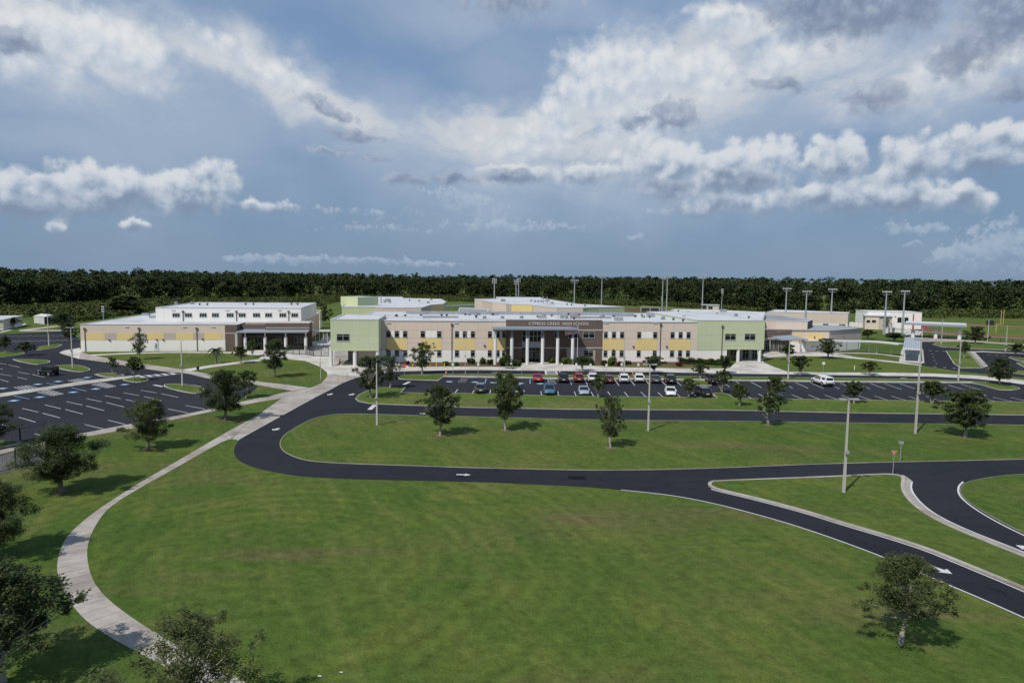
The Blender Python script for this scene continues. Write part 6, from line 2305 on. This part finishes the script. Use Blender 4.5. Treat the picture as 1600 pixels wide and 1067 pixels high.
def grow(seed, kind, nleaf, leaf):
    """a tree 1 m high at the base frame: returns branch MB and leaf points; unit height 1, crown radius 1 scaled later"""
    R = np.random.default_rng(seed)
    rnd = random.Random(seed)
    tr = MB()
    pts = []
    if kind == 'vase':
        zc0, zc1 = .24, 1.0
        nl = 62
    elif kind == 'oak':
        zc0, zc1 = .22, 1.0
        nl = 58
    elif kind == 'sparse':
        zc0, zc1 = .30, 1.0
        nl = 52
    else:
        zc0, zc1 = .44, 1.0
        nl = 34

    def prof(t):
        """crown radius at height fraction t inside the crown"""
        if kind == 'vase':
            return max(.12, math.sin(math.pi * min(1, (t * .76 + .10))) ** .8)
        if kind == 'oak':
            return max(.15, math.sin(math.pi * (t * .80 + .17)) ** .75)
        if kind == 'sparse':
            return max(.15, math.sin(math.pi * (t * .78 + .17)) ** .9)
        return max(.2, math.sin(math.pi * (t * .72 + .22)) ** .7)
    lobes = []
    for i in range(nl):
        t = (i + .5) / nl
        t = min(.97, max(.03, t + rnd.uniform(-.06, .06)))
        a = i * 2.39996 + rnd.uniform(-.5, .5)
        rr = prof(t) * (rnd.uniform(.30, .86) if i % 3 else rnd.uniform(.0, .4)) * rnd.uniform(.85, 1.12)
        lobes.append((rr * math.cos(a), rr * math.sin(a), zc0 + (zc1 - zc0) * (t * .90 + .02), rnd.uniform(.15, .27) * (.85 if kind == 'sparse' else 1)))
    # stem and limbs (crown radius unit = 1, height unit = 1)
    lean = (rnd.uniform(-.06, .06), rnd.uniform(-.06, .06))
    fork = zc0 * (.9 if kind != 'myrtle' else .35)
    stems = [(0, 0)] if kind != 'myrtle' else [(-.07, .03), (.06, .05), (.02, -.08)]
    return dict(lobes=lobes, fork=fork, stems=stems, lean=lean, zc0=zc0, R=R, rnd=rnd, nleaf=nleaf, leaf=leaf, kind=kind)


def realise(gd, H_, CR, leafmat, barkmat, trunk_r, flat=1.0):
    """turn the plan into meshes of height H_ and crown radius CR"""
    R, rnd = gd['R'], gd['rnd']
    tr = MB()
    fz = gd['fork'] * H_
    lob = [(x * CR, y * CR, z * H_, r * CR) for x, y, z, r in gd['lobes']]
    for k, (sx, sy) in enumerate(gd['stems']):
        b0 = Vector((sx * CR * .3, sy * CR * .3, 0))
        f0 = Vector((sx * CR + gd['lean'][0] * CR, sy * CR + gd['lean'][1] * CR, fz))
        r0 = trunk_r / (1 if len(gd['stems']) == 1 else 1.7)
        tr.tube([b0 - Vector((0, 0, .1)), b0 + Vector((0, 0, .15)), b0.lerp(f0, .5) + Vector((rnd.uniform(-.06, .06), rnd.uniform(-.06, .06), 0)) * CR * .3, f0], [r0 * 1.5, r0 * 1.1, r0 * .9, r0 * .78], 8)
        if gd['kind'] in ('vase', 'oak', 'sparse'):
            tip = Vector((f0.x + rnd.uniform(-.1, .1) * CR, f0.y + rnd.uniform(-.1, .1) * CR, H_ * .80))
            tr.tube([f0, f0.lerp(tip, .5) + Vector((.04, .03, 0)) * CR, tip], [r0 * .75, r0 * .45, r0 * .12], 7)
    for i, (x, y, z, r) in enumerate(lob):
        st_ = gd['stems'][i % len(gd['stems'])]
        f0 = Vector((st_[0] * CR + gd['lean'][0] * CR, st_[1] * CR + gd['lean'][1] * CR, fz))
        zs = fz + max(0, (z - fz)) * rnd.uniform(.0, .55)
        p0 = Vector((f0.x, f0.y, zs))
        p1 = Vector((x, y, z))
        md = p0.lerp(p1, .55) + Vector((0, 0, -.10 * CR if gd['kind'] == 'oak' else -.05 * CR)) + Vector((rnd.uniform(-1, 1), rnd.uniform(-1, 1), rnd.uniform(-.4, .4))) * .07 * CR
        tr.tube([p0, md, p1], [trunk_r * .36, trunk_r * .22, trunk_r * .06], 5, False)
    # leaves: clumps on the limbs, thinner to their rims, so the sky shows between
    w = np.array([l[3] ** 2 for l in lob])
    w /= w.sum()
    cnt = R.multinomial(gd['nleaf'], w)
    P = []
    for (x, y, z, r), n in zip(lob, cnt):
        sub = max(3, n // 60)
        cen = R.normal(size=(sub, 3))
        cen /= np.linalg.norm(cen, axis=1, keepdims=True)
        cen *= r * R.uniform(.35, 1.0, (sub, 1)) ** .7
        cen[:, 2] *= .62 if gd['kind'] == 'oak' else .8
        idx = R.integers(0, sub, n)
        q = cen[idx] + R.normal(size=(n, 3)) * r * .22
        P.append(q + np.array([x, y, z]))
    P = np.concatenate(P)
    P = P[P[:, 2] > fz * .85]
    V, F_ = leaf_quads(P, gd['leaf'], R, .7)
    crown = np_mesh('crown', V, F_, leafmat)
    tm = bpy.data.meshes.new('trunk')
    tm.from_pydata(tr.v, [], tr.f)
    tm.materials.append(MATS[barkmat])
    tm.polygons.foreach_set('use_smooth', [True] * len(tm.polygons))
    tm.update()
    hm = float(np.percentile(P[:, 2], 99.3))
    rm = float(np.percentile(np.hypot(P[:, 0], P[:, 1]), 93.0 if gd['kind'] == 'sparse' else 97.4))
    return tm, crown, hm, rm


PROTO = {}


def proto(key):
    if key in PROTO:
        return PROTO[key]
    kind, seed, leafmat, nleaf, leaf = key
    H_, CR, tr_ = dict(vase=(6.0, 2.3, .13), oak=(5.5, 2.7, .15), myrtle=(3.6, 1.6, .09), sparse=(5.0, 2.4, .10))[kind]
    gd = grow(seed, kind, nleaf, leaf)
    tm_, cm_, hm, rm = realise(gd, H_, CR, leafmat, 'bark_pale' if kind in ('vase', 'myrtle', 'sparse') else 'bark', tr_)
    PROTO[key] = ((tm_, cm_), hm, rm)
    return PROTO[key]


def plant(base, top, left, right, kind, seed, leafmat, nleaf, leaf, label, cat='tree', group=None, lean=0, name='tree', z=0.02):
    """base pixel, top pixel row, crown's left and right columns"""
    g = G(*base)
    h = height_at(g, base[0], top)
    r = (right - left) / 2 * mpp(g)
    (tm, cm), H_, CR = proto((kind, seed, leafmat, nleaf, leaf))
    root = thing(name, (g.x, g.y, z), random.Random(seed * 31 + base[0]).uniform(0, 6.28), label, cat, group)
    shx = ((left + right) / 2 - base[0]) * mpp(g)
    for nm, me in (('trunk', tm), ('crown', cm)):
        o_ = bpy.data.objects.new(nm, me)
        C.objects.link(o_)
        o_.parent = root
    root.scale = (r / CR, r / CR, h / H_)
    if lean:
        root.rotation_euler[1] = 0
    return root


GA = 'young shade trees on the lawns'
GB = 'small trees round the front car park'
# (base, top, left, right, kind, seed, leaf, count, size, label)
trees = [
    ((688, 681), 603, 659, 720, 'vase', 1, 'leaf_dark', 14689, 0.150, 'upright tree at the left of the big lawn between the two road legs', GA),
    ((789.5, 673), 584, 764, 818, 'vase', 2, 'leaf_mid', 18361, 0.156, 'tallest upright tree at the middle of the big lawn, hiding a dark blue car', GA),
    ((954, 700.5), 620, 931, 975, 'vase', 3, 'leaf_mid', 12993, 0.139, 'narrow upright tree right of the middle on the big lawn', GA),
    ((1201, 665), 612, 1178, 1215, 'myrtle', 4, 'leaf_myrtle', 5440, 0.158, 'small round thin stemmed tree on the big lawn, below the dark grey sedan', GA),
    ((1508, 683.5), 610, 1474, 1550, 'vase', 5, 'leaf_mid', 15819, 0.162, 'broad spreading tree at the right end of the big lawn', GA),
    ((1408, 1006), 872, 1332, 1470, 'sparse', 6, 'leaf_myrtle', 17000, .09, 'thin leaved tree standing alone on the near lawn at the bottom right', GA),
    ((579, 622), 557, 551, 607, 'vase', 7, 'leaf_dark', 14689, 0.156, 'dark tree at the left end of the verge, in front of the left green block', GA),
    ((609.5, 607), 557, 592, 630, 'vase', 8, 'leaf_dark', 10169, 0.144, 'tree just right of the dark verge tree, before the first yellow panel', GA),
    ((659.5, 584.5), 536, 640, 679, 'vase', 9, 'leaf_mid', 11863, 0.150, 'tree on the front drive island before the lower school windows', GA),
    ((430, 589.5), 531, 407, 449, 'vase', 10, 'leaf_dark', 14123, 0.156, 'tall dark tree on the oval lawn before the gymnasium porch', GA),
    ((353, 656), 580, 312, 383, 'oak', 11, 'leaf_dark', 24011, 0.139, 'large dark round tree at the car park corner beside the broad walk', GA),
    ((385, 622), 580, 367, 403, 'myrtle', 12, 'leaf_myrtle', 5859, 0.158, 'reddish tinted small tree behind the large dark round tree', GB),
    ((231, 701), 626, 194, 268, 'oak', 13, 'leaf_mid', 24011, 0.122, 'round tree on the grass strip just below the left car park bays', GA),
    ((97, 769), 668, 42, 160, 'oak', 14, 'leaf_dark', 36722, 0.109, 'broad oak like tree left of the curved walk, shading the lawn', GA),
    ((-16, 872), 752, -78, 42, 'oak', 15, 'leaf_dark', 42372, 0.098, 'dark tree cut by the left edge, above the bottom left one', GA),
    ((3, 1066), 884, -90, 98, 'sparse', 16, 'leaf_dark', 21000, .10, 'large dark tree at the bottom left corner with its trunk at the edge', GA),
    ((300, 1168), 962, 190, 398, 'sparse', 17, 'leaf_olive', 17000, .085, 'thin leaved tree whose top rises over the walk at the bottom edge', GA),
    ((-6, 697), 632, -38, 26, 'oak', 18, 'leaf_dark', 16949, 0.127, 'dark tree cut by the left edge beside the lower car park bays', GA),
    ((217.5, 561.5), 521, 203, 231, 'vase', 19, 'leaf_myrtle', 7344, 0.156, 'thin young tree against the gymnasium wall by the downpipe', GA),
    ((210, 595), 558, 195, 224, 'myrtle', 20, 'leaf_mid', 5440, 0.179, 'small bushy tree at the right end of the car park islands', GB),
    ((176, 586), 558.5, 167, 186, 'myrtle', 21, 'leaf_mid', 3766, 0.179, 'smaller bushy tree on the island left of the zebra walk', GB),
    ((40, 555.5), 534, 27, 57, 'myrtle', 22, 'leaf_dark', 5440, 0.193, 'dark low tree on the far left island', GB),
    ((8, 552), 526, -3, 20, 'myrtle', 23, 'leaf_dark', 4603, 0.193, 'dark thin tree at the left edge on the far island', GB),
    ((376, 567.5), 541, 361, 387, 'myrtle', 24, 'leaf_myrtle', 5022, 0.179, 'small dark tree before the brick pier of the gymnasium', GB),
    ((394, 558), 532, 385, 402, 'myrtle', 25, 'leaf_mid', 3766, 0.179, 'small tree in front of the gymnasium doors', GB),
    ((1292.5, 560), 529, 1279, 1319, 'vase', 26, 'leaf_mid', 10169, 0.162, 'spreading tree on the right lawn before the covered walkway', GA),
    ((1230, 562.5), 538, 1222, 1246, 'myrtle', 27, 'leaf_dark', 4603, 0.186, 'dark small tree before the right entrance columns', GB),
    ((1250, 586), 557, 1233, 1266, 'myrtle', 28, 'leaf_myrtle', 5440, 0.179, 'reddish small tree on the walk edge right of the tall kerb lamp post', GB),
    ((1358, 586), 565, 1341, 1374, 'myrtle', 29, 'leaf_mid', 5022, 0.186, 'small flat topped tree by the front drive right of the white pickup', GB),
    ((1562, 601), 560, 1534, 1582, 'oak', 30, 'leaf_dark', 13559, 0.162, 'dense dark round tree on the teardrop end of the strip at the right', GA),
    ((1524, 537), 511, 1507, 1541, 'oak', 31, 'leaf_dark', 10169, 0.191, 'dark round tree beside the running track', GA),
    ((1506, 560), 534, 1497, 1515, 'myrtle', 32, 'leaf_mid', 3766, 0.199, 'small tree on the grass island of the bus road', GB),
    ((1587, 556.5), 537, 1574, 1598, 'myrtle', 33, 'leaf_mid', 4185, 0.199, 'small tree at the far right car park edge', GB),
    ((1128.5, 614.5), 578, 1119, 1148, 'myrtle', 34, 'leaf_mid', 5440, 0.172, 'tree on the grass bump hiding the black pickup', GB),
    ((1076, 622), 591, 1064, 1092, 'myrtle', 35, 'leaf_mid', 5022, 0.172, 'small tree before the far row grass island, right of the white sedan', GB),
    ((1155, 634), 600, 1143, 1172, 'myrtle', 36, 'leaf_mid', 5022, 0.172, 'small tree on the verge with a round shadow, right of the grass bump', GB),
    ((1211, 629), 589, 1188, 1226, 'myrtle', 37, 'leaf_mid', 5859, 0.172, 'small spreading tree over the dark grey sedan', GB),
    ((1334, 630.5), 596, 1320, 1354, 'myrtle', 38, 'leaf_mid', 5440, 0.172, 'small tree on the verge above the double headed lamp post', GB),
    ((1456, 631), 596, 1436, 1478, 'myrtle', 39, 'leaf_mid', 5859, 0.172, 'small wide tree on the verge between two lamp posts at the right', GB),
    ((935, 622), 586, 924, 952, 'myrtle', 40, 'leaf_mid', 5022, 0.172, 'small tree on the verge right of the pale blue sedan', GB),
    ((1094, 592), 568, 1082, 1108, 'myrtle', 41, 'leaf_mid', 4603, 0.179, 'small tree on the strip in front of the long hedge', GB),
    ((1020.5, 584), 557, 1002, 1040, 'myrtle', 42, 'leaf_mid', 5440, 0.179, 'small spreading tree on the front walk before the right tan wall', GB),
    ((792, 576.5), 554, 780, 802, 'myrtle', 43, 'leaf_shrub', 4603, 0.172, 'small tree by the first canopy column', GB),
    ((909, 579.5), 557, 897, 928, 'myrtle', 44, 'leaf_mid', 5022, 0.172, 'small tree in front of the brick wall right of the flagpole', GB),
    ((1133, 583.5), 556, 1119, 1148, 'myrtle', 45, 'leaf_dark', 5859, 0.179, 'dark tree at the right end of the long hedge', GB),
    ((1384.5, 521), 497, 1377, 1391, 'vase', 46, 'leaf_dark', 4236, 0.197, 'narrow dark tree in front of the tan concession block', GB),
    ((1355, 530), 515, 1345, 1372, 'myrtle', 47, 'leaf_dark', 4603, 0.206, 'dark bushy tree behind the angled wall of the dining building', GB),
    ((1397, 533), 520, 1382, 1412, 'myrtle', 48, 'leaf_dark', 4603, 0.206, 'low dark tree behind the covered walkway roof', GB),
    ((108, 533), 504, 98, 126, 'oak', 49, 'leaf_dark', 9603, 0.197, 'dark tree at the left corner of the gymnasium', GA),
    ((97, 515), 489, 84, 122, 'oak', 50, 'leaf_dark', 10169, 0.208, 'larger dark tree beyond the sheds, left of the gymnasium corner', GA),
    ((195, 490), 462, 163, 226, 'oak', 54, 'leaf_dark', 7020, 0.353, 'wide dark clump of trees in the scrub behind the left part of the gymnasium', GA),
    ((21, 512.5), 496, 13, 32, 'myrtle', 51, 'leaf_dark', 4185, 0.220, 'dark bushy tree against the portable classroom', GB),
    ((496, 478), 470, 490, 502, 'oak', 52, 'leaf_dark', 4236, 0.289, 'lone dark tree on the field beyond the stair tower', GA),
    ((508, 507), 478, 494, 518, 'oak', 53, 'leaf_dark', 8473, 0.208, 'dark tree between the stair tower and the left green block', GA),
]
for base, top, l_, r_, kind, seed, leafmat, nleaf, leaf, lb, grp in trees:
    plant(base, top, l_, r_, kind, seed, leafmat, nleaf, leaf, lb, 'tree', grp)

for base, top, l_, r_, kind, seed, leafmat, nleaf, leaf, lb, grp in trees:
    if grp == GA and 640 < base[1] < 900:                  # scuffed bare ring round each lawn tree
        g = G(*base)
        rr_ = random.Random(seed)
        struct(MB().cap([(g.x + (.55 + .25 * rr_.random()) * math.cos(6.283 * k / 14), g.y + (.5 + .25 * rr_.random()) * math.sin(6.283 * k / 14)) for k in range(14)], .06 if 590 < base[1] and base[0] > 436 and base[1] < 735 else .008).build('bare_soil', 'soil'))
# palm by the gymnasium path
g = G(338, 568)
pm = thing('palm_tree', (g.x, g.y, .02), 0, 'small palm tree with drooping fronds beside the short post on the gymnasium lawn', 'palm tree')
hp = height_at(g, 338, 546)
t_ = MB()
for k in range(9):
    z0_ = hp * k / 9
    t_.tube([(0, 0, z0_), (0, 0, z0_ + hp / 9)], [.20, .16], 9)
t_.build('trunk', 'bark', pm)
cr = MB()
rnd = random.Random(77)
for k in range(34):
    a = k * 2.4
    up_ = rnd.uniform(-.5, 1.1)
    L = rnd.uniform(1.3, 1.9)
    prev = None
    for i in range(9):
        u = i / 8
        r__ = L * u
        z_ = hp + L * (up_ * u - 1.1 * u * u * (1.0 if up_ > 0 else .6))
        p = Vector((r__ * math.cos(a), r__ * math.sin(a), z_))
        if prev is not None:
            sd = Vector((-math.sin(a), math.cos(a), 0)) * (.26 * math.sin(math.pi * min(1, u + .12)))
            cr.add([prev, prev + sd + Vector((0, 0, -.12)), p + sd + Vector((0, 0, -.16)), p], [(0, 1, 2, 3)])
            cr.add([prev, prev - sd + Vector((0, 0, -.12)), p - sd + Vector((0, 0, -.16)), p], [(3, 2, 1, 0)])
        prev = p
cr.build('crown', 'leaf_palm', pm)


# ------------------------------------------------------------------ shrubs and the hedge
def shrub_mesh(seed, n, leaf, mat):
    R = np.random.default_rng(seed)
    k = 14
    c = R.uniform(-1, 1, (k, 3))
    c[:, :2] *= .62
    c[:, 2] = .30 + .42 * R.random(k)
    idx = R.integers(0, k, n)
    q = R.normal(size=(n, 3))
    q /= np.linalg.norm(q, axis=1, keepdims=True)
    P = c[idx] + q * R.uniform(.15, .40, (n, 1))
    P[:, 2] = np.clip(P[:, 2], .03, 1.05)
    V, F_ = leaf_quads(P, leaf, R, .5, .7)
    return np_mesh('foliage', V, F_, mat)


SHR = {}
shrubs = [
    (735.6, 569, 15, 8, 'leaf_shrub', 'long green shrub left of the first canopy column'), (753.7, 569, 12, 8.8, 'leaf_dark', 'dark round shrub next to the long green shrub'),
    (765, 569.6, 12, 7, 'leaf_shrub', 'low green shrub touching the first canopy column'), (788.5, 572, 20, 12.5, 'leaf_dark', 'big dark shrub right of the first canopy column'),
    (807, 572, 17, 8.5, 'leaf_dark', 'dark low shrub left of the entrance walk'), (863, 568, 15, 7.5, 'leaf_lime', 'lime green shrub right of the entrance doors'),
    (884.5, 569.6, 18, 9.5, 'leaf_lime', 'larger lime green shrub left of the last canopy column'), (906, 570.5, 20, 10, 'leaf_shrub', 'green shrub behind the flagpole foot'),
    (920, 570.5, 19, 9.5, 'leaf_shrub', 'green shrub under the lower brick wall window'), (956.7, 572, 19, 12.6, 'leaf_lime', 'tall bright round shrub right of the brick wall'),
    (944, 570.9, 11, 7, 'leaf_dark', 'dark small shrub at the brick wall corner'), (981.5, 570, 11, 6, 'leaf_shrub', 'small shrub under the dark gate'),
    (696.5, 571.5, 11, 6, 'leaf_shrub', 'low shrub beside the yellow bollards'), (713, 571.7, 8, 5, 'leaf_dark', 'small dark shrub under the left downpipe'),
    (637, 569.5, 6, 5.5, 'leaf_red', 'red leaved shrub behind the do not enter sign'), (1061, 572.5, 13, 5.5, 'leaf_red', 'dusky pink shrub bed left of the long hedge'),
    (1026, 572, 18, 9, 'leaf_dark', 'dark shrub under the right downpipe'), (968, 572.4, 9, 7, 'leaf_red', 'reddish shrub right of the tall bright round shrub'),
    (308, 578.5, 5, 5.5, 'leaf_mid' , 'tiny shrub on the oval lawn beside the gymnasium path'),
    (1236, 553.5, 9, 4, 'leaf_shrub', 'low shrub at the right entrance column'), (1285, 546, 9, 7.5, 'leaf_dark', 'dark round shrub against the white base of the dining building'),
]
for i, (px, by, w, h, mat, lb) in enumerate(shrubs):
    g = G(px, by)
    mp = mpp(g)
    k = (i % 4, mat)
    if k not in SHR:
        SHR[k] = shrub_mesh(100 + i, 1500, .30, mat)
    root = thing('shrub', (g.x, g.y + w * mp * .3, .03), 0, lb, 'shrub', 'shrubs along the school front')
    o_ = bpy.data.objects.new('foliage', SHR[k])
    C.objects.link(o_)
    o_.parent = root
    MB().cyl(0, 0, -.05, .5, .05, .03, 6).build('stem', 'bark', root)
    root.scale = (w * mp * .5, min(w * mp * .5, 1.6), h * mp * 1.02)
R = np.random.default_rng(9)
p0, p1 = G(1061, 568), G(1136, 571)
n = 9000
t = R.random((n, 1))
P = np.array(p0)[None, :] * (1 - t) + np.array(p1)[None, :] * t
P += np.concatenate([R.normal(size=(n, 1)) * .25, R.uniform(-.8, .8, (n, 1)), np.zeros((n, 1))], 1)
hh = 1.15 + .22 * np.sin(t[:, 0] * 31) + .12 * np.sin(t[:, 0] * 77)
P[:, 2] = hh * R.random(n) ** .45
V, F_ = leaf_quads(P - np.array([p0.x, p0.y, 0]), .26, R, .5, .7)
hd = thing('hedge', (p0.x, p0.y, .02), 0, 'long clipped green hedge along the right white base wall', 'hedge')
o_ = bpy.data.objects.new('foliage', np_mesh('foliage', V, F_, 'leaf_shrub'))
C.objects.link(o_)
o_.parent = hd

# ------------------------------------------------------------------ the forest: one far mass
R = np.random.default_rng(21)


def edge(pxs):
    return np.array([(G(x, y).x, G(x, y).y) for x, y in pxs])


front = edge([(-330, 494), (-120, 489), (0, 483), (90, 478), (180, 472), (300, 468), (420, 465), (520, 463.5), (640, 462.5), (780, 465), (900, 468.5), (1000, 472), (1080, 477), (1160, 483), (1200, 487), (1330, 489), (1400, 490), (1460, 486.5), (1600, 488.5), (1750, 492), (1960, 500)])


def along(poly, n, R):
    seg = np.diff(poly, axis=0)
    L = np.linalg.norm(seg, axis=1)
    cum = np.concatenate([[0], np.cumsum(L)])
    s = np.sort(R.random(n)) * cum[-1]
    i = np.clip(np.searchsorted(cum, s) - 1, 0, len(seg) - 1)
    f = ((s - cum[i]) / L[i])[:, None]
    return poly[i] + seg[i] * f


def dome_trees(xy, H_, Rr, per, leaf, R):
    """leaf clumps on irregular domes"""
    n = len(xy)
    Ps = []
    for lev, cnt in (('main', per),):
        idx = np.repeat(np.arange(n), cnt)
        q = R.normal(size=(len(idx), 3))
        q /= np.linalg.norm(q, axis=1, keepdims=True)
        # a few lumps per crown
        nl = 6
        lc = R.normal(size=(n, nl, 3))
        lc /= np.linalg.norm(lc, axis=2, keepdims=True)
        li = R.integers(0, nl, len(idx))
        cen = lc[idx, li] * .62
        p = cen + q * .46 * R.uniform(.75, 1.1, (len(idx), 1))
        hgt = H_[idx]
        rad_ = Rr[idx]
        P = np.empty((len(idx), 3))
        P[:, 0] = xy[idx, 0] + p[:, 0] * rad_
        P[:, 1] = xy[idx, 1] + p[:, 1] * rad_
        P[:, 2] = hgt - rad_ * .72 + p[:, 2] * rad_ * .72
        Ps.append(P)
    return np.concatenate(Ps)


pts_all, size_all = [], []
row_d = [0, 4, 9, 14, 20, 27, 36, 46, 58, 72, 88, 106, 126, 150, 180, 215, 260, 320, 400, 500, 640, 850, 1150]
ctr = np.array([0.0, 0.0])
for k, dd in enumerate(row_d):
    sc = 1 + dd / 500
    tot = np.linalg.norm(np.diff(front, axis=0), axis=1).sum()
    n = int(tot / (4.3 if k < 10 else 7.0))
    xy = along(front, n, R)
    dirs = xy / np.linalg.norm(xy, axis=1, keepdims=True)
    xy = xy + dirs * (dd + R.uniform(-3, 3, (n, 1)) * (1 + dd / 60)) + R.uniform(-2.5, 2.5, (n, 2))
    dist = np.linalg.norm(xy, axis=1)
    base_h = R.normal(20.3, 1.1, n)
    if k == 0:
        base_h = R.uniform(10, 19, n)
    elif k == 1:
        base_h = R.uniform(14, 21, n)
    base_h = base_h - 5.0 * np.clip(1 - dd / 180.0, 0, 1) + np.clip((dd - 180) / 170.0, 0, 6) * 1.0
    wave = 1.0 * np.sin(xy[:, 0] / 23 + xy[:, 1] / 41) + .8 * np.sin(xy[:, 0] / 57)
    h = base_h + wave + np.where(R.random(n) > .93, R.uniform(.8, 2.6, n), 0)
    r_ = R.uniform(2.4, 5.2, n) * (1 if k < 10 else 1.3)
    per = 190 if k < 10 else 90
    P = dome_trees(xy, h, r_, per, 1.0, R)
    pts_all.append(P)
    size_all.append(np.full(len(P), 0.95 if k < 10 else 1.8))
    if k in (1, 2, 4):                                   # understorey so that no daylight shows below the crowns
        idx = np.repeat(np.arange(n), 110)
        U_ = np.empty((len(idx), 3))
        U_[:, :2] = xy[idx] + R.uniform(-3.5, 3.5, (len(idx), 2))
        U_[:, 2] = h[idx] * R.random(len(idx)) ** .7 * .92
        pts_all.append(U_)
        size_all.append(np.full(len(U_), 1.5))
P = np.concatenate(pts_all)
sz = np.concatenate(size_all)[:, None]
V, F_ = leaf_quads(P, sz, R, .7, .85)
fo = bpy.data.objects.new('forest', np_mesh('forest', V, F_, 'forest_leaf'))
C.objects.link(fo)
tag(fo, 'dense dark green forest filling the whole background below the sky', 'forest', kind='stuff')

# scrub and long grass between the school grounds and the forest
sp_ = []
for poly, n, hm in (([(-40, 486), (110, 477), (240, 470), (330, 468), (330, 476), (240, 486), (165, 498), (130, 503), (104, 502), (100, 494), (45, 494), (30, 497), (-20, 492)], 2400, 2.3),
                    ([(330, 469), (520, 464.5), (640, 463.5), (700, 465), (700, 469), (520, 474), (500, 479), (330, 480)], 2000, 2.0),
                    ([(640, 465), (780, 466.5), (920, 470), (1000, 474), (1000, 477), (1000, 478.5), (930, 477), (700, 471)], 1900, 1.7),
                    ([(1440, 487.5), (1600, 489.5), (1760, 493), (1760, 502), (1600, 498), (1440, 497)], 800, 2.6),
                    ([(1000, 473), (1090, 478), (1190, 486), (1190, 488), (1080, 482), (1000, 477)], 500, 2.6)):
    w_ = np.array(W2(poly))
    lo, hi = w_.min(0), w_.max(0)
    got = 0
    pl_ = [Vector((*p, 0)) for p in w_]

    def inside(x, y):
        c = False
        j = len(w_) - 1
        for i in range(len(w_)):
            if (w_[i][1] > y) != (w_[j][1] > y) and x < (w_[j][0] - w_[i][0]) * (y - w_[i][1]) / (w_[j][1] - w_[i][1]) + w_[i][0]:
                c = not c
            j = i
        return c
    tries = 0
    while got < n and tries < n * 60:
        tries += 1
        x, y = R.uniform(lo[0], hi[0]), R.uniform(lo[1], hi[1])
        if not inside(x, y):
            continue
        got += 1
        hh = hm * R.uniform(.4, 1.5)
        m_ = 26
        q = R.normal(size=(m_, 3)) * np.array([1.5, 1.5, .4]) + np.array([x, y, hh * .55])
        q[:, 2] = np.clip(np.abs(q[:, 2]), .05, hh * 1.2)
        sp_.append(q)
P = np.concatenate(sp_)
V, F_ = leaf_quads(P, 1.0, R, .6, .8)
sc_ = bpy.data.objects.new('scrub', np_mesh('scrub', V, F_, 'scrub_leaf'))
C.objects.link(sc_)
tag(sc_, 'rough green scrub and tall grass between the school grounds and the forest', 'scrub', kind='stuff')
